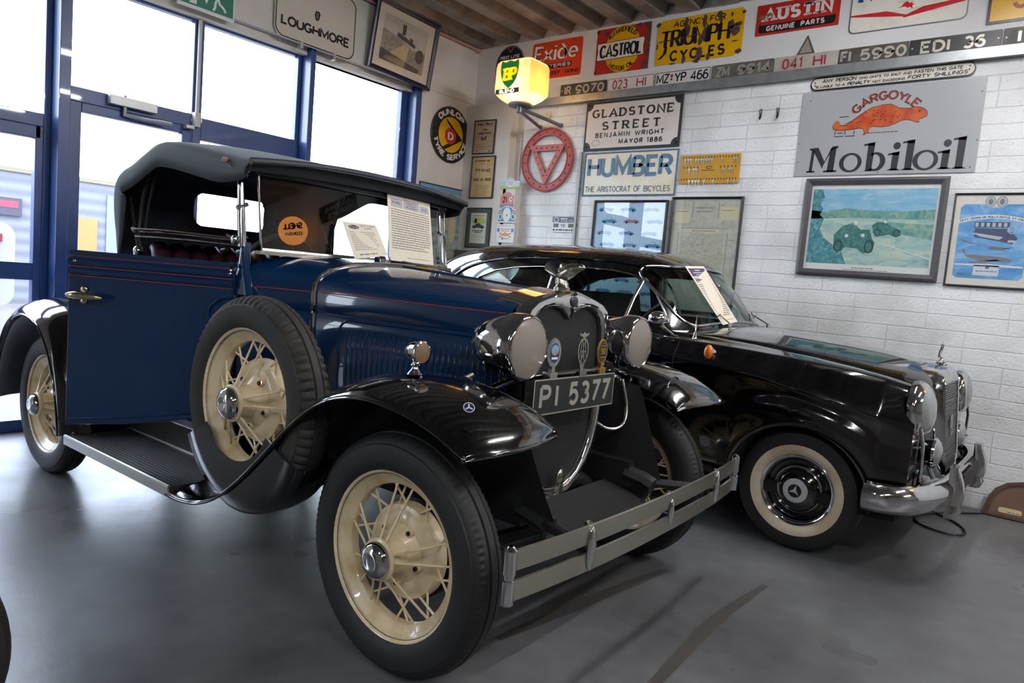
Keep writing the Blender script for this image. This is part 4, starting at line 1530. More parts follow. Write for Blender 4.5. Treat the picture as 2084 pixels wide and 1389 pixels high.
# ---- side lamp and horn
mb = MB()
mb.lathe([(0, -0.038), (0.014, -0.036), (0.027, -0.022), (0.033, -0.002), (0.0345, 0.012), (0.036, 0.016), (0.0355, 0.024), (0.031, 0.026)], (-0.01, -0.695, 0.972), (1, 0, 0), 28)
mb.lathe([(0.024, 0.0), (0.020, 0.006), (0.012, 0.014), (0.010, 0.022), (0.014, 0.027), (0.010, 0.034), (0.012, 0.05)], (-0.012, -0.695, 0.905), (0, 0, 1), 18)
sl = mb.build('side_lamp', CHROME, FORD, angle=40)
mb = MB()
mb.lathe([(0, 0.030), (0.016, 0.029), (0.031, 0.0255)], (-0.01, -0.695, 0.972), (1, 0, 0), 24)
mb.build('side_lamp_lens', wavemat('amber_grey_ribbed_lens', (150, 122, 96), (92, 70, 52), 'Y', 60, 0.25, 0, 0.5, 0.001), sl)
mb = MB()
mb.lathe([(0.014, -0.26), (0.016, -0.12), (0.024, -0.05), (0.042, -0.012), (0.066, 0.0), (0.068, 0.004), (0.064, 0.004), (0.036, -0.015), (0.0, -0.05)], (0.27, 0.52, 0.80), (1, 0.0, 0), 28)
mb.tube([(0.08, 0.5, 0.80), (0.08, 0.42, 0.83)], 0.015, 8)
mb.build('horn', BLACK, FORD)


# ================================================================== THE SALOON
CAR = thing('saloon_car', 'black rounded saloon with whitewall tyres parked along the block wall', 'car', (0.546, 2.175, 0), -0.015)


def sec_pts(X):
    """half section of the lower body at station X: (y, z) from the centre line to the sill"""
    K = [  # X, then hood centre z, hood edge (y,z), valley (y,z), ridge (y,z), shoulder (y,z), side (y,z)
        (0.475, .905, .20, .86, .36, .72, .615, .860, .690, .800, .745, .690),
        (0.44, .925, .23, .885, .40, .76, .635, .878, .712, .820, .765, .705),
        (0.34, .965, .30, .915, .46, .82, .675, .904, .760, .850, .815, .735),
        (0.20, .990, .37, .935, .51, .865, .705, .925, .790, .868, .840, .765),
        (0.00, 1.012, .44, .962, .56, .905, .725, .943, .808, .890, .853, .803),
        (-0.30, 1.035, .51, .990, .61, .945, .738, .960, .822, .910, .862, .852),
        (-0.55, 1.045, .55, 1.003, .65, .968, .745, .970, .830, .920, .866, .872),
        (-0.75, 1.03, .60, .995, .69, .978, .755, .972, .834, .925, .868, .875),
        (-1.10, .99, .62, .985, .70, .978, .760, .968, .835, .925, .868, .872),
        (-2.20, .99, .62, .985, .70, .975, .755, .962, .832, .918, .866, .865),
        (-2.90, .99, .60, .975, .68, .955, .735, .938, .815, .890, .850, .835),
        (-3.30, .93, .52, .91, .62, .895, .69, .875, .77, .825, .805, .77),
        (-3.60, .80, .42, .78, .52, .765, .60, .745, .68, .70, .72, .65),
        (-3.72, .66, .38, .64, .46, .63, .54, .62, .60, .58, .64, .55)]
    xs = [k[0] for k in K][::-1]
    v = [float(np.interp(X, xs, [k[j] for k in K][::-1])) for j in range(1, 12)]
    zc, yh, zh, yv, zv, yr, zr, ys, zs, yd, zd = v
    zb = 0.30
    for cx in (0.02, -2.60):
        dx = X - cx
        if abs(dx) < 0.335:
            zb = max(zb, 0.285 + math.sqrt(0.335 ** 2 - dx * dx))
    flare = sum(0.012 * math.exp(-((X - cx) / 0.42) ** 2) for cx in (0.02, -2.60))
    P = [(0, zc), (yh * .5, zc - (zc - zh) * .22), (yh, zh), ((yh + yv) / 2, (zh + zv) / 2 + .004), (yv, zv), ((yv + yr) / 2, (zv + zr) / 2 + .022), (yr, zr), ((yr + ys) / 2 + .012, (zr + zs) / 2 + .014), (ys, zs), (yd, zd)]
    span = zd - zb
    for t, yo in ((.12, -.004), (.28, -.010), (.5, -.004 + flare), (.75, .0 + flare), (.94, -.004 + flare), (1.0, -.018 + flare)):
        P.append((yd + yo, zd - span * t))
    return P


def smooth_sec(P, n=3):
    return [(float(q[0]), float(q[1])) for q in catmull(P, n)]


XS = []
x = 0.475
while x > -3.72:
    XS.append(x)
    near = min(abs(abs(x - 0.02) - 0.33), abs(abs(x + 2.60) - 0.33))
    x -= 0.008 if near < 0.05 else 0.028
XS.append(-3.72)
mb = MB()
rows = [full(smooth_sec(sec_pts(X)), X) for X in XS]
mb.grid(rows, cap0=True, cap1=True)
mb.build('body', BLACK, CAR, angle=50, recalc=False)
for sd in (-1, 1):
    mb = MB()
    for cx in (0.02, -2.60):
        A = [PI * k / 24 for k in range(25)]
        mb.grid([[(cx + 0.335 * math.cos(a), sd * yy, 0.285 + 0.335 * math.sin(a)) for a in A] for yy in (0.855, 0.50)] + [[(cx, sd * 0.50, 0.30) for a in A]])
    mb.build('wheel_arch_liner', DARKGAP, CAR, recalc=False)
mb = MB()
mb.box(-3.6, 0.45, -0.78, 0.78, 0.26, 0.31)
mb.build('underside', DARKGAP, CAR, smooth=False)

# ---- cabin
CAB = [  # z, front x, rear x, half width, corner exponent
    (0.96, -0.640, -3.12, .745, 4.2), (1.00, -0.660, -3.11, .735, 4.2), (1.06, -0.690, -3.08, .718, 4.0), (1.12, -0.732, -3.05, .700, 3.9), (1.20, -0.792, -3.00, .672, 3.8), (1.28, -0.855, -2.93, .640, 3.7),
    (1.34, -0.906, -2.85, .608, 3.6), (1.39, -0.960, -2.75, .565, 3.4), (1.425, -1.03, -2.65, .510, 3.2), (1.455, -1.14, -2.52, .42, 3.0), (1.475, -1.32, -2.38, .29, 2.8), (1.483, -1.55, -2.2, .15, 2.4), (1.485, -1.8, -1.95, .02, 2.0)]
CABF = catmull(CAB, 5)


def cab_at(z):
    zs = [c[0] for c in CABF]
    return [float(np.interp(z, zs, [c[j] for c in CABF])) for j in range(1, 5)]


def cab_y(x, z):
    xf, xr, w, n = cab_at(z)
    u = min(0.999, abs((x - (xf + xr) / 2) / ((xf - xr) / 2)))
    return w * (1 - u ** n) ** (1 / n)


def cab_x(y, z, front=True):
    xf, xr, w, n = cab_at(z)
    u = min(0.999, abs(y) / w)
    e = (1 - u ** n) ** (1 / n)
    return (xf + xr) / 2 + (1 if front else -1) * (xf - xr) / 2 * e


mb = MB()
rows = []
NA = 180
for z, xf, xr, w, n in CABF:
    q = []
    for k in range(NA):
        a = 2 * PI * k / NA
        ca, sa = math.cos(a), math.sin(a)
        q.append(((xf + xr) / 2 + (xf - xr) / 2 * math.copysign(abs(ca) ** (2 / n), ca), w * math.copysign(abs(sa) ** (2 / n), sa), z))
    rows.append(q)
mb.grid(rows, cv=True, cap1=True)
cab = mb.build('cabin', BLACK, CAR, angle=50, solid=0.022, solid_off=-1)
WIN1 = [(-.845, 1.035), (-.90, 1.11), (-.965, 1.19), (-1.045, 1.258), (-1.14, 1.297), (-1.26, 1.314), (-1.45, 1.318), (-1.555, 1.312), (-1.578, 1.288), (-1.585, 1.10), (-1.585, 1.035)]
WIN2 = [(-1.675, 1.035), (-1.672, 1.285), (-1.695, 1.308), (-1.80, 1.306), (-1.98, 1.292), (-2.15, 1.262), (-2.29, 1.205), (-2.365, 1.13), (-2.37, 1.06), (-2.33, 1.035)]
WSC = rrect(-.555, 1.045, .555, 1.352, .085, 6)
WSC = [(y, z + (0.022 * (1 - (y / .555) ** 2) if z > 1.2 else -0.028 + 0.042 * (1 - (y / .555) ** 2))) for y, z in WSC]
WSC2 = []
for i, p in enumerate(WSC):
    q = WSC[(i + 1) % len(WSC)]
    m_ = max(1, int(math.hypot(q[0] - p[0], q[1] - p[1]) / 0.06))
    for k in range(m_):
        y = p[0] + (q[0] - p[0]) * k / m_
        z = p[1] + (q[1] - p[1]) * k / m_
        if m_ > 3:
            t = 1 - (y / .555) ** 2
            if z > 1.25:
                z = max(z, 1.352 + 0.022 * t)
            elif z < 1.1:
                z = 1.045 - 0.028 + 0.042 * t
        WSC2.append((y, z))
RWN = rrect(-.45, 1.10, .45, 1.33, .08, 6)
cuts = []
for W_ in (WIN1, WIN2):
    mb = MB()
    mb.prism(W_, -1.2, 1.2)
    cuts.append(mb.build('cutter', BLACK))
for W_, xa, xb in ((WSC2, -1.35, -0.3), (RWN, -3.5, -2.5)):
    mb = MB()
    n = len(W_)
    mb.add([(xa, p[0], p[1]) for p in W_] + [(xb, p[0], p[1]) for p in W_], [tuple(range(n)), tuple(range(2 * n - 1, n - 1, -1))] + [(i, i + n, (i + 1) % n + n, (i + 1) % n) for i in range(n)])
    cuts.append(mb.build('cutter', BLACK))
for c in cuts:
    c.parent = CAR
bpy.context.view_layer.update()
bool_cut(cab, cuts)


def dense(P, step=0.03):
    out = []
    for i, p in enumerate(P):
        q = P[(i + 1) % len(P)]
        m_ = max(1, int(math.hypot(q[0] - p[0], q[1] - p[1]) / step))
        out += [(p[0] + (q[0] - p[0]) * k / m_, p[1] + (q[1] - p[1]) * k / m_) for k in range(m_)]
    return out


def pane(outline, fmap, name, mat_, parent, trim=True, r=0.006):
    P = dense(outline)
    cx = sum(p[0] for p in P) / len(P)
    cz = sum(p[1] for p in P) / len(P)
    mb = MB()
    mb.grid([[fmap(cx + (p[0] - cx) * s, cz + (p[1] - cz) * s, -0.010) for p in P] for s in (0.02, .35, .7, .9, 1.02)], cv=True, cap0=True)
    g = mb.build(name, mat_, parent, angle=80)
    if trim:
        mb = MB()
        mb.tube([fmap(p[0], p[1], 0.003) for p in P], r, 8, closed=True)
        mb.build('window_trim', CHROME, g, angle=80)
    return g


for sd in (-1, 1):
    f = lambda x, z, o, sd=sd: (x, sd * (cab_y(x, z) + o), z)
    g = pane(WIN1, f, 'door_window', GLASSC, CAR)
    mb = MB()
    mb.tube([f(-1.085, 1.04, 0.0), f(-1.075, 1.16, 0.0), f(-1.062, 1.268, 0.0)], 0.010, 8)
    mb.build('quarterlight_bar', CHROMED, g)
    pane(WIN2, f, 'rear_side_window', GLASSC, CAR)
g = pane(WSC2, lambda y, z, o: (cab_x(y, z) + o, y, z), 'windscreen', GLASSC, CAR, r=0.0085)
pane(RWN, lambda y, z, o: (cab_x(y, z, False) - o, y, z), 'rear_window', GLASSC, CAR)
mb = MB()
for sd in (-1, 1):
    P = [(x, sd * (cab_y(x, z) + 0.006), z) for x, z in ((-.80, 1.06), (-.86, 1.16), (-.93, 1.25), (-1.03, 1.325), (-1.15, 1.358), (-1.4, 1.372), (-1.7, 1.372), (-2.0, 1.36), (-2.25, 1.325), (-2.45, 1.26), (-2.58, 1.16), (-2.65, 1.02))]
    mb.tube([tuple(p) for p in catmull(P, 4)], 0.007, 6)
mb.build('drip_rail', BLACK, CAR)
# inside
mb = MB()
for x0, z0 in ((-1.75, .45), (-2.6, .48)):
    for y0, y1 in ((-.62, -.04), (.04, .62)):
        mb.prism([(p[0] + x0, p[1] + z0) for p in rrect(0, 0, .52, .2, .06)], y0, y1)
        mb.prism([(x0 - 0.02 - 0.12 * (p[1] / .62), p[1] + z0 + .12) if p[0] < .07 else (x0 + .12 - 0.12 * (p[1] / .62), p[1] + z0 + .12) for p in rrect(0, 0, .14, .60, .06)], y0, y1)
mb.build('seats', M('dark_saloon_trim', (40, 36, 34), 0.6), CAR)
mb = MB()
mb.tube([(-1.10 + 0.1 * math.cos(a), -.34 + .19 * math.sin(a), .98 + .17 * math.cos(a)) for a in [2 * PI * k / 30 for k in range(30)]], 0.011, 8, closed=True)
mb.tube([(-1.10, -.34, .98), (-.80, -.34, .86)], 0.016, 8)
mb.tube([(-1.10, -.53, .98), (-1.10, -.15, .98)], 0.009, 6)
mb.build('steering_wheel', BLACKM, CAR)
mb = MB()
mb.box(-.98, -.66, -.66, .66, .84, .99)
mb.build('dashboard', M('dark_saloon_trim', (40, 36, 34), 0.6), CAR, bevel=0.02)

# ---- wheels
for cx in (0.015, -2.605):
    for sd in (-1, 1):
        o, ax = (cx, sd * 0.718, 0.300), (0, sd, 0)
        mb = MB()
        mb.lathe([(0.0, 0.02), (0.10, 0.025), (0.135, 0.018), (0.158, 0.030), (0.168, 0.05), (0.172, 0.05), (0.172, -0.05), (0, -0.05)], o, ax, 48)
        w = mb.build('wheel', BLACK, CAR, angle=40)
        w['label'] = 'whitewall wheel, ' + ('front' if cx > -1 else 'rear') + (' near side' if sd < 0 else ' wall side')
        mb = MB()
        rows_ = {2: 1, 3: 1, 10: 1, 11: 1}
        mb.lathe([(0.225, -0.076), (0.255, -0.078), (0.280, -0.070), (0.291, -0.060), (0.2975, -0.045), (0.300, -0.02), (0.2955, -0.016), (0.300, -0.012), (0.300, 0.012), (0.2955, 0.016), (0.300, 0.02), (0.2975, 0.045), (0.291, 0.060), (0.280, 0.070), (0.255, 0.078), (0.222, 0.0765)],
                 o, ax, 180, mod=lambda i, j: -0.005 if j in (3, 4, 11, 12) and i % 2 else 0)
        mb.build('tyre', RUBBER_OLD if False else RUBBER, w, angle=32)
        mb = MB()
        mb.lathe([(0.223, 0.0766), (0.205, 0.0765), (0.185, 0.071), (0.172, 0.060), (0.170, 0.050)], o, ax, 64)
        mb.build('whitewall', WHITEWALL, w)
        mb = MB()
        mb.lathe([(0.176, 0.058), (0.177, 0.064), (0.172, 0.068), (0.163, 0.064), (0.153, 0.050), (0.148, 0.034), (0.146, 0.026)], o, ax, 64)
        mb.build('trim_ring', CHROME, w, angle=60)
        mb = MB()
        mb.lathe([(0.118, 0.022), (0.1195, 0.034), (0.115, 0.044), (0.108, 0.048)], o, ax, 64)
        mb.build('cap_edge', CHROME, w, angle=60)
        mb = MB()
        mb.lathe([(0.109, 0.048), (0.098, 0.060), (0.080, 0.072), (0.062, 0.078), (0.0, 0.078)], o, ax, 56)
        mb.build('hub_cap', BLACK, w, angle=60)
        mb = MB()
        mb.lathe([(0.060, 0.0785), (0.056, 0.083), (0.034, 0.0850), (0.033, 0.084), (0.0, 0.084)], o, ax, 40)
        cc = mb.build('hub_disc', M('satin_silver', (196, 196, 198), 0.4, 0.15), w, angle=40)
        mb = MB(-0.0855)
        mb.T = Matrix.Translation(o) @ Matrix.Rotation(0 if sd < 0 else PI, 4, 'Z')
        mb.ell(0, 0, 0.032)
        mb.build('star_ground', BLACKM, w, smooth=False, recalc=False)
        mb = MB(-0.0862)
        mb.T = Matrix.Translation(o) @ Matrix.Rotation(0 if sd < 0 else PI, 4, 'Z')
        for a in (78, 198, 318):
            p = [(0.030 * math.cos(math.radians(a)), 0.030 * math.sin(math.radians(a))), (0.008 * math.cos(math.radians(a + 60)), 0.008 * math.sin(math.radians(a + 60))), (0, 0), (0.008 * math.cos(math.radians(a - 60)), 0.008 * math.sin(math.radians(a - 60)))]
            mb.poly(p)
        mb.build('star', M('satin_silver', (172, 172, 174), 0.35, 0.6), w, smooth=False, recalc=False)

# ---- radiator grille
GO = [(0, .950), (.07, .945), (.14, .930), (.195, .905), (.222, .878), (.228, .80), (.222, .65), (.212, .50), (.202, .41), (.180, .385), (0, .378)]
GI = [(0, .866), (.07, .866), (.14, .865), (.190, .862), (.204, .852), (.210, .79), (.205, .65), (.196, .50), (.187, .42), (.170, .402), (0, .398)]
gl = lambda P, x, sl=0.10: [(x + sl * (.66 - p[1]), -p[0], p[1]) for p in P] + [(x + sl * (.66 - p[1]), p[0], p[1]) for p in reversed(P[1:-1])]
GM = [((a[0] + b[0]) / 2, (a[1] + b[1]) / 2) for a, b in zip(GO, GI)]
mb = MB()
mb.grid([gl(GI, .505), gl(GI, .522), gl(GM, .526), gl(GO, .512), gl([(p[0] * 1.03, p[1] + (.006 if p[1] > .8 else 0)) for p in GO], .46), gl([(p[0] * 1.08, p[1] + (.012 if p[1] > .8 else 0)) for p in GO], .39)], cv=True)
gr = mb.build('grille_shell', CHROME, CAR, angle=50, recalc=False)
mb = MB()
L_ = gl(GI, .503)
mb.add(L_, [tuple(range(len(L_)))])
mb.build('grille_core', DARKGAP, gr, smooth=False)
mb = MB()
for k in range(46):
    z = .412 + .0098 * k
    hw = float(np.interp(z, [.40, .43, .50, .65, .79, .85], [.168, .185, .195, .204, .209, .200]))
    mb.box(.505 + .1 * (.66 - z), .516 + .1 * (.66 - z), -hw, hw, z, z + (.0052 if k % 9 else .007))
mb.build('grille_slats', M('grille_silver', (140, 140, 138), 0.35, 0.8), gr, smooth=False)['kind'] = 'stuff'
mb = MB()
mb.T = Matrix.Translation((.522, 0.0, .655)) @ Matrix.Rotation(PI / 2, 4, 'Z')
mb.ball((0, 0, 0), (.034, .006, .042), 24, 10)
mb.box(-.012, .012, -.008, .004, -.07, -.03)
bdg = mb.build('grille_badge', M('pewter_badge', (158, 160, 160), 0.3, 0.7), gr)
mb = MB(-.0075)
mb.T = Matrix.Translation((.522, 0.0, .655)) @ Matrix.Rotation(PI / 2, 4, 'Z')
mb.ring(0, 0, .026, .034, .003)
mb.ring(0, .003, .013, .017, .003)
mb.build('badge_ring', M('badge_grey', (120, 124, 128), 0.35), bdg, smooth=False)
mb = MB()
mb.lathe([(0, 0), (.030, 0), (.026, .008), (.016, .014), (.010, .024), (.006, .036), (0, .037)], (.44, 0, .952), (0, 0, 1), 20)
mb.ball((.44, .03, .965), (.012, .02, .008))
mb.ball((.44, -.03, .965), (.012, .02, .008))
sto = mb.build('star_mount', CHROME, gr)
mb = MB()
mb.tube([(.432 + 0.006 * math.cos(a), .036 * math.sin(a), 1.022 + .036 * math.cos(a)) for a in [2 * PI * k / 28 for k in range(28)]], .0032, 6, closed=True)
for a in (0, 2 * PI / 3, 4 * PI / 3):
    mb.tube([(.432, 0, 1.022), (.432, .035 * math.sin(a), 1.022 + .035 * math.cos(a))], [.006, .0022], 6)
mb.tube([(.435, 0, .985), (.434, 0, .990)], .004, 6)
mb.build('bonnet_star', CHROME, gr)

# ---- lamps, bumper
for sd in (-1, 1):
    o, ax = (.470, sd * .622, .772), (1, sd * .10, .10)
    mb = MB()
    P = []
    mb.lathe([(.1285, -.02), (.130, .0), (.127, .012), (.116, .026), (.104, .036), (.100, .034)], o, ax, 44)
    hl = mb.build('headlamp', CHROME, CAR, angle=50)
    hl.scale = (1, 1, 1)
    mb = MB()
    mb.lathe([(0, .062), (.03, .060), (.06, .055), (.085, .046), (.102, .034)], o, ax, 40)
    mb.build('headlamp_lens', M('pale_lamp_glass', (128, 132, 130), 0.06, 0, 0.8), hl)
    mb = MB()                                    # slim chrome surround that runs down beside the valance
    mb.tube([(.500, sd * .735, .70), (.515, sd * .715, .62), (.515, sd * .69, .50), (.505, sd * .66, .39), (.49, sd * .60, .375)], .008, 8)
    mb.build('lamp_surround', CHROME, hl)
    mb = MB()
    o2 = (.515, sd * .395, .545)
    mb.lathe([(0, -.09), (.03, -.088), (.055, -.06), (.070, -.02), (.074, .0)], o2, (1, 0, 0), 32)
    fl = mb.build('fog_lamp', BLACK, CAR)
    mb = MB()
    mb.lathe([(.074, -.004), (.077, .0), (.074, .010), (.070, .012)], o2, (1, 0, 0), 32)
    mb.lathe([(0, .048), (.005, .045), (.006, .036)], o2, (1, 0, 0), 10)
    mb.build('fog_lamp_rim', CHROME, fl)
    mb = MB()
    mb.lathe([(0, .038), (.03, .035), (.055, .025), (.071, .011)], o2, (1, 0, 0), 32)
    mb.build('fog_lamp_lens', M('pale_lamp_glass', (128, 132, 130), 0.06, 0, 0.8), fl)
    mb = MB()
    mb.tube([(.50, sd * .395, .475), (.53, sd * .40, .42)], .012, 8)
    mb.build('fog_lamp_bracket', GREYM, fl)
mb = MB()                                        # black front panel between the wings
mb.box(.40, .478, -.60, .60, .36, .72)
mb.build('front_panel', BLACK, CAR, bevel=0.01)
BP_ = [(.33, .875), (.40, .872), (.475, .830), (.535, .74), (.575, .60), (.598, .45), (.605, .25), (.606, 0)]
BPL = [(p[0], -p[1]) for p in BP_] + [(p[0], p[1]) for p in reversed(BP_[:-1])]
BPL = catmull(BPL, 3)
mb = MB()
rows = []
for i, p in enumerate(BPL):
    t = BPL[min(i + 1, len(BPL) - 1)] - BPL[max(i - 1, 0)]
    t /= np.linalg.norm(t)
    n = np.array((t[1], -t[0]))
    if n[0] < 0 and abs(p[1]) < .8:
        n = -n
    if abs(p[1]) >= .8 and n[1] * p[1] < 0:
        n = -n
    rows.append([(p[0] + n[0] * d, p[1] + n[1] * d, z) for d, z in ((-.03, .305), (-.004, .312), (.016, .335), (.026, .362), (.029, .385), (.024, .408), (.010, .422), (.004, .432), (-.008, .438), (-.03, .440))])
mb.grid(rows, cap0=True, cap1=True)
bm_ = mb.build('bumper', CHROME, CAR, angle=60, recalc=False)
for sd in (-1, 1):
    mb = MB()
    rows = []
    for i in range(15):
        u = i / 14
        z = .262 + .245 * u
        d = .035 + .030 * math.sin(PI * min(1, u * 1.05)) + (.012 if u < .15 else 0)
        hw = .040 - .012 * math.sin(PI * u) + (.012 * (1 - u))
        rows.append([(.600, sd * .425 - hw, z), (.600 + d * .75, sd * .425 - hw * .95, z), (.600 + d, sd * .425 - hw * .5, z), (.600 + d * 1.05, sd * .425, z), (.600 + d, sd * .425 + hw * .5, z), (.600 + d * .75, sd * .425 + hw * .95, z), (.600, sd * .425 + hw, z)])
    mb.grid(rows, cap0=True, cap1=True)
    mb.build('overrider', CHROME, bm_, angle=60, recalc=True)
mb = MB()
mb.box(.632, .640, -.26, .26, .36, .44)
mb.build('plate_mount', BLACKM, bm_, smooth=False)

# ---- brightwork and fittings
mb = MB()
mb.tube([(-.905, -.80, 1.055), (-.86, -.80, 1.055)], .004, 6)
P = catmull([(-.87, -.845, 1.062), (-.85, -.845, 1.062), (-.82, -.845, 1.062), (-.775, -.845, 1.064), (-.755, -.845, 1.066)], 2)
mb.v, mb.f, mb.m = [], [], []
mb.T = Matrix.Translation((-.80, -.830, 1.062))
mb.ball((0, 0, 0), (.055, .050, .042), 20, 12)
mb.T = None
mb.tube([(-.80, -.80, 1.028), (-.765, -.775, .995), (-.74, -.76, .972)], [.014, .011, .016], 8)
mb.tube([(-.78, -.765, .968), (-.70, -.765, .968)], .012, 8)
mr = mb.build('wing_mirror', CHROME, CAR)
mb = MB()
mb.lathe([(0, .034), (.012, .033), (.022, .026), (.027, .012), (.028, 0)], (-.475, -.832, .915), (.1, -1, .25), 20)
ind = mb.build('indicator_base', CHROME, CAR)
mb = MB()
mb.ball((-.475, -.858, .920), (.024, .022, .038), 16, 12)
mb.build('indicator_lens', M('amber_lens', (214, 108, 34), 0.15, 0, 0.6), ind)
mb = MB()
mb.lathe([(0, .0), (.014, .0), (.013, .01), (.008, .018), (.006, .035), (.0028, .04), (.0024, .13), (0, .131)], (-.612, -.745, .968), (0, 0, 1), 12)
mb.build('aerial', CHROME, CAR)
mb = MB()
mb.tube([(-2.0, -.872, .372), (-.36, -.872, .372)], .013, 8)
mb.build('sill_strip', CHROMED, CAR)
for y in (-.30, .32):
    mb = MB()
    mb.lathe([(0, 0.0), (.012, 0), (.009, .02), (0, .024)], (-.605, y, 1.035), (0, 0, 1), 12)
    mb.tube([(-.605, y, 1.052), (cab_x(y + .07, 1.10) + .012, y + .07, 1.10)], .004, 6)
    mb.tube([(cab_x(y + .02, 1.085) + .012, y + .02, 1.085), (cab_x(y + .14, 1.115) + .012, y + .14, 1.115)], .005, 6)
    mb.build('wiper', CHROMED, CAR)
mb = MB()                                        # thin shut lines
for X in (-.665, -1.64):
    P = smooth_sec(sec_pts(X))
    for sd in (-1, 1):
        mb.tube([(X, sd * (p[0] + .0005), p[1]) for p in P if p[1] < .96 and p[0] > .7], .003, 5)
mb.tube([(X, .52 * (1 - max(0, (X + .2) / 1.3)) + .01 - .0, .982 - .04 * max(0, (X + .2) / .65)) for X in (-.6, -.4, -.2, 0)], .001, 4)
mb.build('shut_line', M('shut_line_black', (1, 1, 1), 0.9), CAR)


# ================================================================== SIGNS AND PICTURES
def on_wall(name, label, cat, x0, x1, z0, wall='b', group=None, y=None, off=0.003, roll=0.0, lean=0.0):
    """an Empty at the foot of a thing hung on a wall; local x runs to the right, local z up, the face looks to -y"""
    xc = (x0 + x1) / 2
    if wall == 'b':
        o = thing(name, label, cat, (xc, (YW if y is None else y) - off, z0), group=group)
        o.rotation_euler = (lean, roll, 0)
    else:
        o = thing(name, label, cat, ((XW if y is None else y) + off, xc, z0), group=group)
        o.rotation_euler = Matrix.Rotation(PI / 2, 3, 'Z').to_4x4().to_euler() if not (lean or roll) else (Matrix.Rotation(PI / 2, 4, 'Z') @ Matrix.Rotation(lean, 4, 'X') @ Matrix.Rotation(roll, 4, 'Y')).to_euler()
    return o


def panel(root, mat_, w, h, t=0.003, r=0.0, name='panel', pts=None, bevel=0):
    mb = MB()
    P = pts or (rrect(-w / 2, 0, w / 2, h, r) if r else [(-w / 2, 0), (w / 2, 0), (w / 2, h), (-w / 2, h)])
    mb.prism(P, -t, 0)
    return mb.build(name, mat_, root, smooth=False, bevel=bevel)


def face_front(mb):
    for i, f in enumerate(mb.f):
        a = 0.0
        for k in range(len(f)):
            p, q = mb.v[f[k]], mb.v[f[(k + 1) % len(f)]]
            a += p[0] * q[2] - q[0] * p[2]
        if a < 0:
            mb.f[i] = tuple(reversed(f))


def dec(root, mat_, fn, layer=1, t=0.003, name='lettering'):
    mb = MB(-(t + 0.0007 * layer))
    fn(mb)
    face_front(mb)
    return mb.build(name, mat_, root, smooth=False, recalc=False)


def frame(root, mat_, w, h, fw=0.02, d=0.02, name='frame'):
    mb = MB()
    o = [(-w / 2, 0), (w / 2, 0), (w / 2, h), (-w / 2, h)]
    i = [(-w / 2 + fw, fw), (w / 2 - fw, fw), (w / 2 - fw, h - fw), (-w / 2 + fw, h - fw)]
    m = [(a[0] * .6 + b[0] * .4, a[1] * .6 + b[1] * .4) for a, b in zip(o, i)]
    mb.grid([[(p[0], 0, p[1]) for p in o], [(p[0], -d * .8, p[1]) for p in o], [(p[0], -d, p[1]) for p in m], [(p[0], -d * .7, p[1]) for p in i], [(p[0], 0, p[1]) for p in i]], cv=True)
    return mb.build(name, mat_, root, smooth=False, recalc=True)


def pic_glass(root, w, h, fw, y=-0.010):
    mb = MB(y)
    mb.rect(-w / 2 + fw, fw, w / 2 - fw, h - fw)
    return mb.build('picture_glass', GLASSP, root, smooth=False, recalc=False)


def screws(root, pts, t=0.003, r=0.006, mat_=None):
    mb = MB()
    for x, z in pts:
        mb.lathe([(0, .003), (r * .6, .0028), (r, 0)], (x, -t, z), (0, -1, 0), 10)
    mb.build('fixing_screw', mat_ or GREYM, root)


def arcmap(cx, cz, r, a_mid, span, x0, x1, z0, inside=False):
    """bend text laid out on x0..x1 (baseline z0) round a circle"""
    def f(x, z):
        u = (x - x0) / (x1 - x0) - 0.5
        if inside:
            a = a_mid + u * span
            rr = r - (z - z0)
        else:
            a = a_mid - u * span
            rr = r + (z - z0)
        return (cx + rr * math.cos(a), cz + rr * math.sin(a))
    return f


RED = M('enamel_red', (186, 44, 30), 0.3, noise=(3, (168, 38, 26), .3, .7))
YEL = M('enamel_yellow', (226, 176, 10), 0.3, noise=(3, (214, 160, 8), .3, .7))
BLK = M('enamel_black', (24, 22, 24), 0.35)
WHT = M('enamel_cream', (228, 222, 210), 0.35)
RUST = M('rust_patch', (66, 48, 46), 0.7, noise=(40, (92, 66, 52), .4, .6))
NAVY = M('enamel_navy', (24, 26, 50), 0.35)


def chips(mb, spots):
    for cx, cz, rx, rz in spots:
        n = 11
        mb.poly([(cx + rx * RND.uniform(.65, 1.1) * math.cos(2 * PI * k / n), cz + rz * RND.uniform(.65, 1.1) * math.sin(2 * PI * k / n)) for k in range(n)])


# rail along the block wall that carries the number plates
mb = MB()
mb.box(-2.84, 1.9, YW - .055, YW - .006, 2.812, 2.816)
mb.box(-2.84, 1.9, YW - .058, YW - .054, 2.812, 2.876)
tag(mb.build('wall_rail', GALV, smooth=False), 'galvanised steel rail along the block wall with number plates standing on it', 'rail')

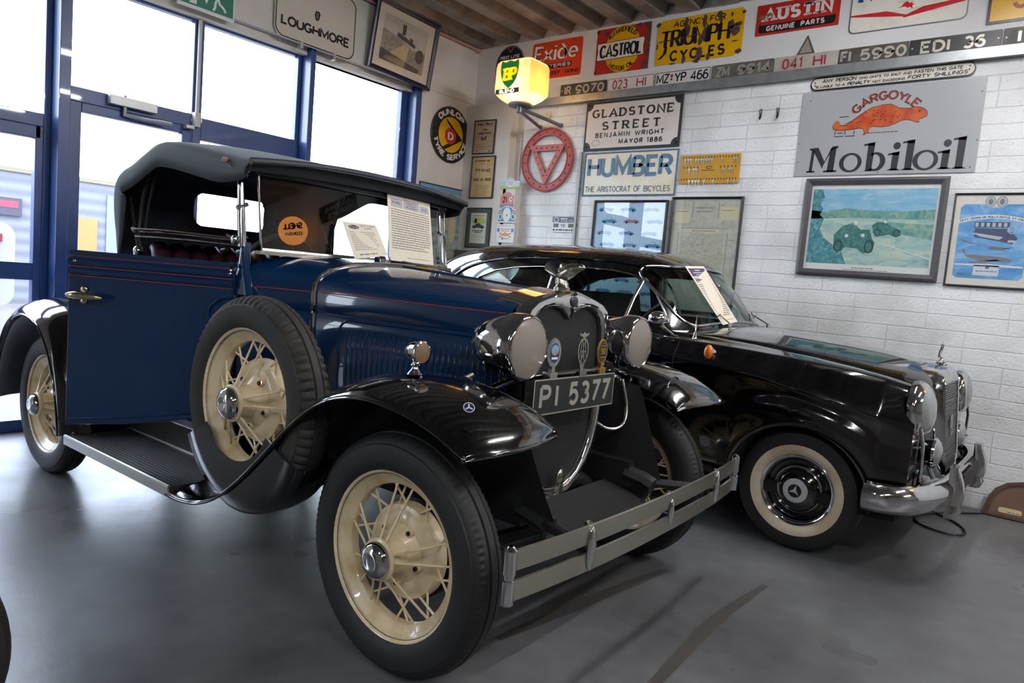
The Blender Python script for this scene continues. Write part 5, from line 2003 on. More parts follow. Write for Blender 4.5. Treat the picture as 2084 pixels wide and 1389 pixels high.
PL_BLACK = M('old_plate_black', (48, 44, 42), 0.5, 0, noise=(14, (84, 78, 72), .38, .62))
PL_BLACK2 = M('plate_black_clean', (24, 24, 25), 0.4)
PL_GREY = M('old_plate_grey', (122, 116, 108), 0.5, 0.3, noise=(12, (96, 90, 84), .35, .65))
PL_WHITE = M('plate_white', (214, 208, 204), 0.4)
PL_CREAM = M('plate_dull_white', (176, 170, 158), 0.45, noise=(10, (150, 142, 128), .3, .6))
TX_SIL = M('plate_letter_silver', (186, 180, 168), 0.4, 0.4)
TX_GREY = M('plate_letter_grey', (160, 155, 146), 0.45, 0.3)
TX_RED = M('plate_letter_red', (150, 44, 60), 0.5)
TX_BLK = BLK
GP = 'number plates on the wall rail'
for nm, txt, x0, x1, pm, tm, sw, lab, edge in (
        ('a', 'IR 9070', -2.380, -1.898, PL_BLACK, TX_SIL, .015, 'worn black number plate IR 9070 at the left end of the rail', None),
        ('b', '023 HI', -1.886, -1.437, PL_WHITE, TX_RED, .011, 'white number plate 023 HI with red letters and rim', TX_RED),
        ('c', 'MZ:YP 466', -1.428, -.944, PL_WHITE, TX_BLK, .012, 'white number plate MZ YP 466 with black letters', BLK),
        ('d', 'ZM 9914', -.930, -.456, PL_GREY, TX_GREY, .017, 'faded grey number plate ZM 9914', None),
        ('e', '041 HI', -.450, -.006, PL_CREAM, TX_RED, .013, 'dull white number plate 041 HI with dark red letters', None),
        ('f', 'FI 5990', -.003, .432, PL_BLACK, TX_SIL, .016, 'scuffed black number plate FI 5990', None),
        ('g', 'EDI 36', .437, .945, PL_BLACK2, TX_SIL, .016, 'clean black number plate EDI 36', None),
        ('h', 'IX 8842', .952, 1.44, PL_BLACK, TX_SIL, .017, 'worn plate IX at the right edge of the photo', None)):
    w = x1 - x0
    o = on_wall('number_plate', lab, 'number plate', x0, x1, 2.877, group=GP, off=.018)
    panel(o, pm, w, .110, .004, .012 if nm in 'be' else .004, name='plate')
    if edge:
        dec(o, edge, lambda m: m.grid([[(p[0], m.y, p[1]) for p in rrect(-w / 2 + .003, .003, w / 2 - .003, .107, .012)], [(p[0], m.y, p[1]) for p in rrect(-w / 2 + .007, .007, w / 2 - .007, .103, .010)]], cv=True), 1, .004, 'plate_rim')
    if nm == 'h':
        txt = 'IX'
        dec(o, tm, lambda m: m.text('IX', -w / 2 + .075, .016, .125, .078, sw, gap=.45), 2, .004, 'registration')
    elif nm == 'c':
        dec(o, tm, lambda m: (m.text('MZ', -w / 2 + .015, .017, .115, .076, sw), m.text('YP', -w / 2 + .175, .017, .105, .076, sw), m.text('466', -w / 2 + .315, .017, .152, .076, sw)), 2, .004, 'registration')
        dec(o, M('plate_seal_red', (150, 50, 44), .5), lambda m: m.ell(-w / 2 + .151, .072, .012, .014), 2, .004, 'plate_seal')
        dec(o, tm, lambda m: m.ell(-w / 2 + .151, .045, .008), 2, .004, 'plate_seal')
    else:
        a, b = txt.split(' ')
        fa = {'IR': .09, '023': .12, 'ZM': .06, '041': .13, 'FI': .03, 'EDI': .13}[a] * w
        wa = {'IR': .155, '023': .33, 'ZM': .24, '041': .33, 'FI': .16, 'EDI': .33}[a] * w
        fb = {'9070': .34, 'HI': .64, '9914': .42, '5990': .32, '36': .60}[b] * w
        if a == '041':
            fb = .62 * w
        wb = {'9070': .62, 'HI': .20, '9914': .54, '5990': .66, '36': .24}[b] * w
        dec(o, tm, lambda m: (m.text(a, -w / 2 + fa, .016, wa, .078, sw, gap=.3), m.text(b, -w / 2 + fb, .016, wb, .078, sw, gap=.26)), 2, .004, 'registration')
    if nm in 'agh':
        screws(o, [(-w / 2 + .018, .055), (w / 2 - .018, .058)] if nm == 'g' else [(-w / 2 + .018, .055)], .004, .007, TX_SIL)
o = on_wall('triangle_plate', 'small grey triangle standing on the 041 HI plate', 'plaque', -.298, -.170, 2.988, off=.014)
panel(o, M('dark_bronze', (96, 86, 76), .5, .4), 0, 0, .004, pts=[(-.064, 0), (.064, 0), (.004, .135)])
dec(o, M('dull_pewter', (150, 142, 136), .5, .3), lambda m: m.poly([(-.044, .010), (.044, .010), (.003, .108)]), 1, .004, 'inner_face')

# dome topped navy sign behind the lamp
o = on_wall('enamel_sign', 'dark blue dome topped enamel sign behind the glowing globe', 'sign', -3.19, -2.845, 3.08, off=.008)
P = [(-.17, 0), (.17, 0)] + [(.17 * math.cos(a), .17 + .175 * math.sin(a)) for a in [PI * k / 20 for k in range(21)]]
panel(o, NAVY, 0, 0, pts=P)
dec(o, M('tarnished_gold', (130, 108, 70), .4), lambda m: (m.line([(.162 * math.cos(a), .17 + .167 * math.sin(a)) for a in [PI * k / 20 for k in range(21)]], .006), m.poly([(-.05, .33), (.05, .33), (.0, .275)])), 1)
dec(o, NAVY, lambda m: m.poly([(-.03, .327), (.03, .327), (0, .295)]), 2, name='emblem')
dec(o, WHT, lambda m: (m.text('PREST', -.125, .222, .115, .032, .007), m.text('LITE', .01, .222, .105, .032, .007)), 1)

# battery sign
o = on_wall('enamel_sign', 'red battery sign with white gothic name on a pale backing board', 'sign', -2.765, -2.163, 3.035, off=.006)
panel(o, M('cream_backing', (224, 212, 194), .5), .602, .380, .004, name='backing_board')
x0 = 0.006
mb = MB()
mb.prism(rrect(-.277, .030, .277, .362, .022), -.010, -.004)
mb.build('panel', M('enamel_orange_red', (206, 62, 30), .35), o, smooth=False)
dec(o, BLK, lambda m: m.rect(-.235, .118, .175, .160), 1, .010, 'name_band')
dec(o, WHT, lambda m: m.text('BATTERIES', -.225, .125, .39, .029, .006), 2, .010)
dec(o, BLK, lambda m: (m.text('KEEP', -.075, .058, .13, .034, .0075, gap=.3), m.text('GOING', .11, .058, .15, .034, .0075)), 1, .010)


def exide(m, k=1.0):
    m.text('E', -.262, .185, .105, .150, .030 * k, ct=.5, slab=.7, slant=.10)
    m.text('xide', -.150, .185, .385, .150, .027 * k, ct=.45, slab=.6, slant=.06, gap=.22)


dec(o, BLK, lambda m: exide(m, 1.25), 1, .010, 'lettering_outline')
dec(o, M('enamel_white', (236, 236, 232), .3), exide, 2, .010)

# castrol
o = on_wall('enamel_sign', 'red and yellow motor oil sign with a rusted right edge', 'sign', -2.038, -1.515, 3.041, off=.006)
panel(o, RED, .523, .379, .004)
dec(o, YEL, lambda m: m.ell(.0, .193, .172, .196, 44), 1, .004, 'yellow_disc')
dec(o, BLK, lambda m: (m.text('WAKEFIELD', -.11, .0, .22, .042, .0075, amap=arcmap(0, .193, .142, PI / 2, 1.75, -.11, .11, 0)), m.text('MOTOR OIL', -.11, .0, .22, .042, .0075, amap=arcmap(0, .193, .184, -PI / 2, 1.55, -.11, .11, 0, True))), 2, .004)
dec(o, BLK, lambda m: m.poly([(-.254, .120), (-.24, .112), (.200, .118), (.214, .126), (.206, .19), (.214, .258), (.2, .268), (-.24, .262), (-.256, .254), (-.246, .19)]), 2, .004, 'name_band_edge')
dec(o, WHT, lambda m: m.poly([(-.249, .123), (-.238, .117), (.198, .123), (.209, .129), (.201, .19), (.209, .254), (.198, .263), (-.238, .257), (-.250, .250), (-.241, .19)]), 3, .004, 'name_band')
dec(o, BLK, lambda m: m.text('CASTROL', -.225, .128, .42, .118, .0225, ct=.62), 4, .004)
dec(o, RUST, lambda m: (m.poly([(.262, 0), (.262, .379), (.19, .379), (.205, .35), (.232, .34), (.225, .29), (.238, .22), (.226, .15), (.238, .09), (.214, .06), (.205, 0)]), chips(m, [(-.165, .335, .03, .02), (-.25, .36, .02, .02), (.15, .365, .03, .02), (-.253, .02, .015, .02), (-.13, .30, .012, .02)])), 5, .004, 'rust')

# triumph
o = on_wall('enamel_sign', 'large rust chipped yellow cycles agency sign with cut corners', 'sign', -1.453, -.721, 3.049, off=.006)
W_, H_ = .732, .355
panel(o, YEL, 0, 0, .004, pts=[(-.36, 0), (.30, 0), (.366, .05), (.366, .335), (.345, .355), (-.335, .355), (-.366, .31), (-.366, .02)])
dec(o, BLK, lambda m: (m.text('AGENCY FOR', -.225, .285, .44, .048, .0085, slant=.08),
                       m.text('TRIUMPH', -.335, .125, .60, .150, .030, ct=.45, slab=.3, slant=.03), m.text('CYCLES', -.235, .018, .47, .088, .018, gap=.4),
                       m.poly([(-.285, .14), (-.262, .14), (-.268, .09), (-.31, .05), (-.345, .045), (-.30, .085)])), 2, .004)
dec(o, RUST, lambda m: chips(m, [(-.115, .30, .022, .055), (-.09, .25, .02, .05), (.045, .30, .022, .05), (.05, .20, .018, .06), (.02, .16, .02, .05), (.02, .05, .03, .055), (.0, .0, .03, .02), (.165, .33, .025, .035), (.18, .285, .016, .02),
                                 (.295, .20, .045, .055), (.27, .24, .02, .04), (.33, .235, .025, .02), (.358, .318, .02, .016), (.345, .03, .03, .02), (-.355, .325, .025, .022), (-.355, .15, .008, .03), (.10, .02, .018, .03), (-.11, .02, .02, .03), (.265, .315, .012, .02), (.305, .11, .03, .006), (-.2, .0, .03, .008)]), 3, .004, 'rust')
dec(o, RUST, lambda m: m.line([(-.345, .185), (-.12, .193), (.0, .203)], .008), 4, .004, 'scratch')

# austin
o = on_wall('enamel_sign', 'red and black genuine parts sign with white slab letters', 'sign', -.626, -.035, 3.167, off=.006)
panel(o, RED, .591, .222, .004)
dec(o, BLK, lambda m: m.poly(rrect(-.272, .016, .272, .090, .025)), 1, .004, 'black_band')
dec(o, RED, lambda m: m.poly(rrect(-.272, .073, .272, .12, .022)), 2, .004, 'red_field')
dec(o, M('sign_pinkish_white', (222, 208, 206), .4), lambda m: (m.text('AUSTIN', -.245, .092, .495, .105, .028, ct=.62, slab=.95, gap=.42),), 3, .004)
dec(o, M('sign_pinkish_white', (222, 208, 206), .4), lambda m: (m.text('GENUINE', -.215, .026, .21, .038, .0085, gap=.4), m.text('PARTS', .035, .026, .165, .038, .0085, gap=.4)), 3, .004)
dec(o, M('rubbed_brown', (130, 96, 62), .6), lambda m: chips(m, [(-.255, .13, .03, .018), (-.20, .145, .03, .014)]), 4, .004, 'wear')

# white winged horse sign (cut off by the top of the photo)
o = on_wall('enamel_sign', 'white sign with blue name and red chevron above the clean black plate', 'sign', .036, .742, 3.086, off=.006)
panel(o, GREYM, .706, .36, .004, .04)
dec(o, M('enamel_offwhite', (224, 218, 206), .35, noise=(8, (206, 198, 184), .25, .5)), lambda m: m.poly(rrect(-.345, .007, .345, .353, .035)), 1, .004, 'white_field')
dec(o, M('enamel_bright_red', (196, 32, 36), .3), lambda m: (m.poly([(-.345, .114), (-.01, .070), (-.02, .068), (-.018, .064), (.0, .062), (.015, .066), (.345, .114), (.345, .135), (.10, .118), (.0, .080), (-.12, .120), (-.345, .124)]),), 2, .004, 'chevron')
dec(o, M('enamel_bright_red', (196, 32, 36), .3), lambda m: (m.poly([(-.055, .128), (-.03, .140), (-.02, .158), (.0, .166), (.012, .152), (.04, .160), (.026, .146), (.045, .142), (.03, .132), (.036, .112), (.018, .126), (.004, .122), (-.012, .134), (-.03, .132)]),), 2, .004, 'winged_horse')
dec(o, M('enamel_blue', (24, 70, 140), .3), lambda m: m.text('MOBIL', -.31, .188, .62, .125, .034, ct=.8, gap=.25), 2, .004)
dec(o, M('enamel_scuff', (150, 142, 132), .6), lambda m: [m.words(RND.uniform(-.1, .1), RND.uniform(.08, .11) + k * .004, RND.uniform(.15, .32), .002) for k in range(4)] and [m.words(-.06, .166, .16, .003)], 2, .004, 'scuffs')

# yellow sign at the top right corner
o = on_wall('enamel_sign', 'black edged yellow enamel sign at the top right corner', 'sign', .848, 1.60, 3.027, off=.006)
panel(o, BLK, .752, .40, .004)
dec(o, YEL, lambda m: m.rect(-.358, .018, .358, .382), 1, .004, 'yellow_field')
dec(o, M('enamel_brown_red', (150, 62, 28), .4), lambda m: m.line(arc(-.205, .13, .035, .045, 200, 360, 8) + [(-.165, .2)], .022), 2, .004)

# gate notice
o = on_wall('gate_notice', 'long rounded cast iron notice about shutting the gate', 'sign', -.172, .831, 2.722, off=.004, roll=-.004)
panel(o, BLK, 1.003, .090, .012, .0449)
dec(o, M('notice_cream', (206, 200, 186), .45), lambda m: m.poly(rrect(-.494, .008, .494, .082, .0368, 10)), 1, .012, 'cream_field')
dec(o, BLK, lambda m: (m.text('ANY PERSON', -.425, .048, .225, .026, .0055, slant=.15), m.text('WHO OMITS TO SHUT AND', -.185, .048, .325, .018, .004, slant=.15), m.text('FASTEN THIS GATE', .155, .048, .275, .022, .0048, slant=.15),
                       m.text('IS LIABLE TO A', -.465, .015, .195, .018, .0042, slant=.15), m.text('PENALTY', -.255, .015, .145, .024, .0055, slant=.15), m.text('NOT EXCEEDING', -.095, .015, .20, .017, .004, slant=.15), m.text('FORTY SHILLINGS', .12, .015, .34, .026, .0055, slant=.15)), 2, .012)
screws(o, [(-.472, .055), (-.468, .035), (.468, .062), (.466, .04)], .012, .006, BLK)

# large grey lubricating oil sign
o = on_wall('enamel_sign', 'large grey enamel oil sign with a crouching red beast', 'sign', -.219, .899, 2.123, off=.004)
panel(o, M('sign_grey', (168, 170, 172), .3, noise=(2.2, (160, 161, 163), .3, .7)), 1.118, .588, .005)
MBL = M('sign_charcoal', (40, 38, 42), .4)


def mobiloil(m):
    B, XH, CAP = .022, .125, .185               # baseline, x height, cap height

    def stem(x, z1, w, foot=True, flag=True):
        m.poly([(x - w / 2, B), (x + w / 2, B), (x + w / 2 + .006, B + z1), (x - w / 2 + .002, B + z1 - .008)])
        if foot:
            m.poly([(x - w / 2 - .026, B), (x + w / 2 + .026, B), (x + w / 2, B + .013), (x - w / 2, B + .013)])
        if flag:
            m.poly([(x - w / 2 + .006, B + z1 - .006), (x + w / 2 + .006, B + z1), (x + w / 2, B + z1 - .026), (x - w / 2, B + z1 - .022), (x - w / 2 - .028, B + z1 - .024), (x - w / 2 - .026, B + z1 - .012)])

    def bowl(cx, rx, w):
        A = [2 * PI * k / 40 for k in range(41)]
        m.grid([[(cx + rx * math.cos(a), m.y, B + XH / 2 - .001 + (XH / 2 + .004) * math.sin(a)) for a in A], [(cx + .002 + (rx - w) * math.cos(a + .12), m.y, B + XH / 2 - .001 + (XH / 2 - .010) * math.sin(a + .12)) for a in A]])
    # M
    m.poly([(-.470, B), (-.446, B), (-.440, B + CAP * .86), (-.462, B + CAP * .86)])
    m.poly([(-.488, B), (-.425, B), (-.425, B + .012), (-.488, B + .012)])
    m.poly([(-.478, B + CAP - .014), (-.415, B + CAP - .010), (-.362, B + .075), (-.372, B + .025), (-.452, B + CAP - .03), (-.478, B + CAP - .028)])
    m.poly([(-.376, B + .030), (-.362, B + .075), (-.315, B + CAP - .006), (-.270, B + CAP - .004), (-.272, B + CAP - .018), (-.318, B + CAP - .03), (-.322, B + .14)])
    m.poly([(-.338, B), (-.290, B), (-.284, B + CAP - .012), (-.326, B + CAP - .02)])
    m.poly([(-.362, B), (-.268, B), (-.268, B + .013), (-.362, B + .013)])
    bowl(-.175, .079, .030)
    stem(-.045, .195, .042, False)
    m.poly([(-.068, B), (-.020, B), (-.03, B + .014), (-.08, B + .002)])
    A = [math.radians(a) for a in range(-125, 126, 10)]
    m.grid([[(-.003 + .066 * math.cos(a), m.y, B + XH / 2 + (XH / 2 + .002) * math.sin(a)) for a in A], [(-.008 + .036 * math.cos(a), m.y, B + XH / 2 + (XH / 2 - .014) * math.sin(a)) for a in A]])
    stem(.123, XH, .042)
    m.ell(.128, B + XH + .038, .024)
    stem(.213, .200, .044)
    bowl(.318, .080, .030)
    stem(.437, XH, .042)
    m.ell(.443, B + XH + .040, .024)
    stem(.525, .205, .044)


def shift(fn, dx):
    def g(m):
        k = len(m.v)
        fn(m)
        m.v[k:] = [((p[0]) * .93 + dx, p[1], p[2]) for p in m.v[k:]]
    return g


dec(o, MBL, shift(mobiloil, -.022), 1, .005)
CAT = [(-.322, .322), (-.330, .345), (-.320, .368), (-.298, .374), (-.282, .362), (-.280, .346), (-.262, .346), (-.20, .372), (-.13, .425), (-.09, .448), (-.02, .462), (.03, .462), (.055, .448), (.075, .434), (.11, .428), (.145, .426), (.16, .432),
       (.20, .430), (.225, .418), (.245, .400), (.252, .378), (.246, .366), (.236, .368), (.222, .356), (.208, .358), (.206, .346), (.212, .336), (.196, .334), (.178, .340), (.16, .350), (.13, .356), (.10, .352), (.07, .336), (.03, .322), (-.02, .318), (-.07, .326), (-.085, .318), (-.09, .295),
       (-.108, .276), (-.128, .270), (-.12, .285), (-.128, .312), (-.15, .318), (-.20, .312), (-.26, .310), (-.30, .310)]
dec(o, M('beast_outline', (60, 22, 18), .4), lambda m: m.poly([(p[0] * 1.008 - .0, p[1] * 1.0 + (.004 if p[1] > .37 else -.004)) for p in CAT]), 1, .005, 'beast_outline')
dec(o, M('beast_red', (170, 52, 28), .35, noise=(9, (190, 96, 44), .42, .62)), lambda m: m.poly(CAT), 2, .005, 'beast')
dec(o, MBL, lambda m: (chips(m, [(.205, .405, .010, .006)] + [(RND.uniform(-.14, .1), RND.uniform(.345, .43), RND.uniform(.004, .008), .004) for _ in range(22)]), m.line([(-.285, .342), (-.225, .338)], .004), m.line([(-.24, .355), (-.20, .362)], .004), m.line([(-.18, .352), (-.14, .365)], .004)), 3, .005, 'beast_markings')
dec(o, MBL, lambda m: [m.rect(*a) for a in ((-.292, .398, -.230, .404), (-.312, .278, -.306, .304), (-.295, .288, -.256, .294), (-.246, .278, -.240, .304), (-.188, .278, -.182, .304), (-.312, .264, -.250, .270), (-.240, .264, -.176, .270))] and m.words(-.10, .278, .10, .005), 1, .005, 'emblem_marks')
dec(o, MBL, lambda m: m.text('GARGOYLE', -.21, 0, .42, .062, .0135, amap=arcmap(.0, .26, .235, PI / 2 + .03, 1.72, -.21, .21, 0)), 1, .005)
dec(o, M('letter_red', (176, 60, 40), .4), lambda m: m.text('GARGOYLE', -.212, .006, .42, .05, .006, amap=arcmap(.0, .26, .235, PI / 2 + .03, 1.72, -.21, .21, 0)), 2, .005, 'lettering_red')
screws(o, [(-.50, .53), (-.545, .1), (-.545, .23), (.54, .50), (.548, .2), (.53, .03), (.0, .012)], .005, .005)


# ---- picture helpers
def car_side(m, x, z, s, flip=1, body=None):
    """small side-on motor car silhouette, length s"""
    P = [(-.5, .06), (-.48, .17), (-.40, .21), (-.24, .23), (-.12, .335), (.10, .345), (.22, .24), (.42, .20), (.5, .13), (.5, .06)]
    m.poly([(x + flip * p[0] * s, z + p[1] * s) for p in P])
    for a in (-.31, .31):
        m.ell(x + a * s, z + .065 * s, .075 * s, n=14)


def car_glass(m, x, z, s, flip=1):
    P = [(-.20, .235), (-.11, .315), (.085, .322), (.17, .245)]
    m.poly([(x + flip * p[0] * s, z + p[1] * s) for p in P])


def paint_mat(name, cols, scale, stretch=(1, 1, 1), dist=1.2):
    if name in MATS:
        return MATS[name]
    m = M(name, cols[0], 0.6)
    nt = m.node_tree
    b = nt.nodes['Principled BSDF']
    tc = nt.nodes.new('ShaderNodeTexCoord')
    mp = nt.nodes.new('ShaderNodeMapping')
    mp.inputs['Scale'].default_value = stretch
    n = nt.nodes.new('ShaderNodeTexNoise')
    n.inputs['Scale'].default_value = scale
    n.inputs['Detail'].default_value = 8
    n.inputs['Roughness'].default_value = 0.65
    n.inputs['Distortion'].default_value = dist
    r = nt.nodes.new('ShaderNodeValToRGB')
    e = r.color_ramp.elements
    k = len(cols)
    while len(e) < k:
        e.new(0.5)
    for i, c in enumerate(cols):
        e[i].position = 0.28 + 0.44 * i / (k - 1)
        e[i].color = (*lin(c), 1)
    nt.links.new(tc.outputs['Object'], mp.inputs[0])
    nt.links.new(mp.outputs[0], n.inputs['Vector'])
    nt.links.new(n.outputs['Fac'], r.inputs['Fac'])
    nt.links.new(r.outputs['Color'], b.inputs['Base Color'])
    return m


FR_GREY = M('charcoal_frame', (66, 64, 68), .4)
FR_BLK = M('black_frame', (34, 36, 40), .35)
MOUNT = M('white_mount', (220, 220, 216), .6)

# racing print
o = on_wall('framed_picture', 'wide charcoal framed print of vintage racing cars in blue and green', 'picture', -.122, .772, 1.417, off=.004, roll=.002)
w, h = .894, .682
frame(o, FR_GREY, w, h, .044, .026)
panel(o, MOUNT, w - .06, h - .06, .006, name='mount', pts=[(-w / 2 + .03, .03), (w / 2 - .03, .03), (w / 2 - .03, h - .03), (-w / 2 + .03, h - .03)])
X0, X1, Z0, Z1 = -.388, .388, .088, .608
dec(o, paint_mat('print_sky', [(104, 168, 206), (140, 188, 212), (182, 208, 214)], 5, (1, 1, 3)), lambda m: m.rect(X0, .42, X1, Z1), 1, .006, 'print')
dec(o, paint_mat('print_track', [(92, 150, 158), (150, 186, 184), (184, 204, 188), (196, 204, 172)], 6, (1, 1, 2.6)), lambda m: m.rect(X0, Z0, X1, .42), 1, .006, 'print')
dec(o, paint_mat('print_hedge', [(64, 128, 132), (110, 160, 150), (170, 186, 150)], 16), lambda m: (m.poly([(X0, .46), (-.30, .45), (-.16, .475), (.0, .46), (.2, .455), (X1, .47), (X1, .40), (.1, .405), (-.1, .41), (X0, .40)]), m.poly([(.05, .385), (X1, .37), (X1, .27), (.22, .30), (.1, .33)])), 2, .006, 'print')
dec(o, paint_mat('print_figures', [(40, 96, 108), (70, 136, 146), (140, 190, 192)], 24), lambda m: (m.poly([(X0, Z1), (-.33, Z1), (-.31, .55), (-.335, .50), (-.31, .47), (-.33, .43), (-.30, .40), (-.32, .33), (-.29, .27), (-.25, .24), (-.16, .18), (-.12, Z0), (X0, Z0)]),), 2, .006, 'print')
dec(o, paint_mat('print_cars', [(34, 84, 86), (58, 118, 112), (110, 156, 146)], 26), lambda m: (m.poly([(-.21, .19), (-.22, .29), (-.17, .35), (-.10, .375), (-.05, .33), (.01, .33), (.03, .27), (.05, .24), (.04, .18), (-.02, .165), (-.06, .20), (-.14, .205), (-.16, .175)]),
                                                                                                            m.poly([(.03, .31), (.02, .36), (.05, .385), (.10, .38), (.16, .345), (.20, .33), (.205, .295), (.17, .285), (.13, .30), (.09, .29), (.06, .29)])), 3, .006, 'print')
dec(o, M('print_pale', (206, 220, 214), .6), lambda m: (m.ell(-.135, .285, .012), m.ell(-.03, .29, .012), m.ell(-.085, .375, .012, .015), m.ell(.10, .385, .008, .010), m.poly([(.06, .25), (X1, .15), (X1, .14), (.06, .245)])), 4, .006, 'print')
dec(o, M('print_wheel', (30, 66, 70), .6), lambda m: (m.ring(-.185, .215, .030, .042, .010), m.ring(.015, .215, .030, .045, .010), m.ring(.058, .312, .02, .026, .007), m.ring(.175, .31, .02, .026, .007)), 4, .006, 'print')
dec(o, INKG, lambda m: (m.words(-.08, .062, .06, .006), m.words(-.14, .050, .15, .004, True)), 1, .006, 'caption')
pic_glass(o, w, h, .04, -.014)

# aero engine poster at the right edge
o = on_wall('framed_poster', 'thin black framed poster of an engine and aircraft on blue', 'picture', .810, 1.265, 1.400, off=.004)
w, h = .455, .59
frame(o, FR_BLK, w, h, .012, .018)
panel(o, M('poster_cream', (222, 216, 206), .6), 0, 0, .005, name='poster', pts=[(-w / 2 + .008, .008), (w / 2 - .008, .008), (w / 2 - .008, h - .008), (-w / 2 + .008, h - .008)])
dec(o, paint_mat('poster_sky', [(64, 132, 196), (108, 166, 214), (176, 204, 226)], 5, (1, 1, 2)), lambda m: m.poly([(-.165, .055), (.165, .055), (.185, .075), (.185, .50), (.165, .52), (.06, .52), (.04, .50), (-.04, .50), (-.06, .52), (-.165, .52), (-.185, .50), (-.185, .075)]), 1, .005, 'print')
for dx in (-.03, .03):
    dec(o, M('poster_stone', (190, 192, 192), .6), lambda m: m.ell(dx, .535, .030, .035), 2, .005, 'medallion')
    dec(o, M('poster_shade', (120, 126, 134), .6), lambda m: (m.ring(dx, .535, .027, .032, .003), m.ell(dx, .535, .013, .019)), 3, .005, 'medallion')
dec(o, M('poster_banner', (222, 226, 228), .6), lambda m: m.grid([[(x, m.y, .43 - .9 * x * x) for x in [-.19 + .38 * k / 16 for k in range(17)]], [(x, m.y, .455 - .9 * x * x) for x in [-.19 + .38 * k / 16 for k in range(17)]]]), 2, .005, 'banner')
dec(o, M('poster_ink', (90, 100, 120), .6), lambda m: m.text('FIFTY YEARS OF ROLLS ROYCE AT CREWE', -.18, .435, .36, .014, .003, amap=lambda x, z: (x, z - .9 * x * x)), 3, .005)
dec(o, M('poster_engine', (70, 86, 112), .6), lambda m: (m.rect(-.10, .375, .085, .41), m.rect(-.095, .35, .075, .37), m.poly([(-.105, .35), (.10, .35), (.135, .31), (.11, .275), (.05, .29), (-.09, .315)])), 3, .005, 'engine')
dec(o, M('poster_engine_light', (182, 186, 190), .6), lambda m: (m.poly([(-.12, .345), (-.06, .318), (.04, .30), (.06, .318), (-.05, .335)]), m.ring(.10, .365, .022, .028, .006), m.rect(.085, .285, .125, .30), [m.rect(-.095 + k * .03, .38, -.078 + k * .03, .405) for k in range(6)]), 4, .005, 'engine')
dec(o, M('poster_plane', (128, 122, 124), .6), lambda m: (m.poly([(-.15, .235), (-.138, .24), (-.125, .205), (-.02, .20), (.06, .195), (.11, .185), (.125, .172), (.09, .165), (-.05, .17), (-.12, .19)]), m.poly([(-.11, .158), (.04, .180), (.06, .172), (-.09, .150)]),
                                                         m.poly([(-.17, .305), (-.15, .285), (-.03, .262), (-.06, .27), (-.14, .29)]), m.poly([(.0, .262), (.10, .25), (.13, .262), (.06, .243), (.10, .225), (.04, .24), (-.01, .245)])), 3, .005, 'aircraft')
dec(o, M('poster_haze', (206, 216, 226), .6), lambda m: (m.rect(-.075, .075, .06, .14), m.poly([(-.18, .145), (.0, .15), (.18, .14), (.18, .13), (-.18, .135)])), 3, .005, 'print')
dec(o, M('poster_ink', (90, 100, 120), .6), lambda m: [m.words(-.16, .085 - k * .008, -.085, .003, True) for k in range(3)] and (m.words(-.06, .10, .05, .005, True), m.rect(-.012, .12, .008, .135)), 4, .005)
pic_glass(o, w, h, .010, -.010)

# pair of wall hooks
for xk, lab in ((-.517, 'left of two small black iron hooks on bare block wall'), (-.389, 'right of two small black iron hooks, nearer the grey oil sign')):
    mb = MB()
    mb.tube([(-.007, -.006, .082), (.007, -.006, .082), (.007, -.006, .046), (-.007, -.006, .046)], .0035, 6, closed=True)
    mb.tube([(0, -.008, .046), (.004, -.012, .02), (.006, -.03, .004), (.006, -.036, .02)], .006, 8)
    mb.box(-.006, .006, -.006, 0, .02, .05)
    h_ = mb.build('wall_hook', BLACKM, smooth=True)
    h_.location = (xk, YW - .002, 2.545)
    tag(h_, lab, 'hook', 'iron hooks on the block wall')

# street name plate
o = on_wall('street_sign', 'cream cast street sign with black border and scooped corners', 'sign', -2.080, -1.156, 2.384, off=.004)
w, h = .924, .418
panel(o, M('cast_iron_black', (34, 34, 38), .5, bump=(60, .2, .002)), w, h, .014, bevel=.003)
IN = []
for cx, cz, a0 in ((w / 2 - .02, .02, 180), (w / 2 - .02, h - .02, 270), (-w / 2 + .02, h - .02, 0), (-w / 2 + .02, .02, 90)):
    IN += arc(cx, cz, .055, .055, a0, a0 - 90, 8)
dec(o, M('street_cream', (222, 212, 204), .4, noise=(4, (208, 196, 186), .3, .6)), lambda m: m.poly(IN), 1, .014, 'cream_field')
SB = M('street_black', (44, 40, 40), .5)
dec(o, SB, lambda m: (m.text('GLADSTONE', -.395, .275, .785, .082, .020, ct=.55, slab=.8, gap=.42), m.text('STREET', -.285, .168, .565, .080, .020, ct=.55, slab=.8, gap=.6),
                      m.text('BENJAMIN', -.345, .108, .345, .044, .010, gap=.55), m.text('WRIGHT', .045, .108, .275, .044, .010, gap=.45), m.text('MAYOR', -.105, .045, .235, .044, .011, gap=.5), m.text('1886', .165, .045, .145, .044, .010, gap=.4)), 2, .014)
dec(o, M('maker_oval', (140, 132, 128), .5), lambda m: (m.ring(-.335, .065, .045, .030, .004), m.ring(-.335, .065, .033, .019, .003)), 2, .014, 'maker_mark')
screws(o, [(-.435, .39), (.435, .39), (.435, .03), (-.435, .03)], .014, .014, BLACKM)

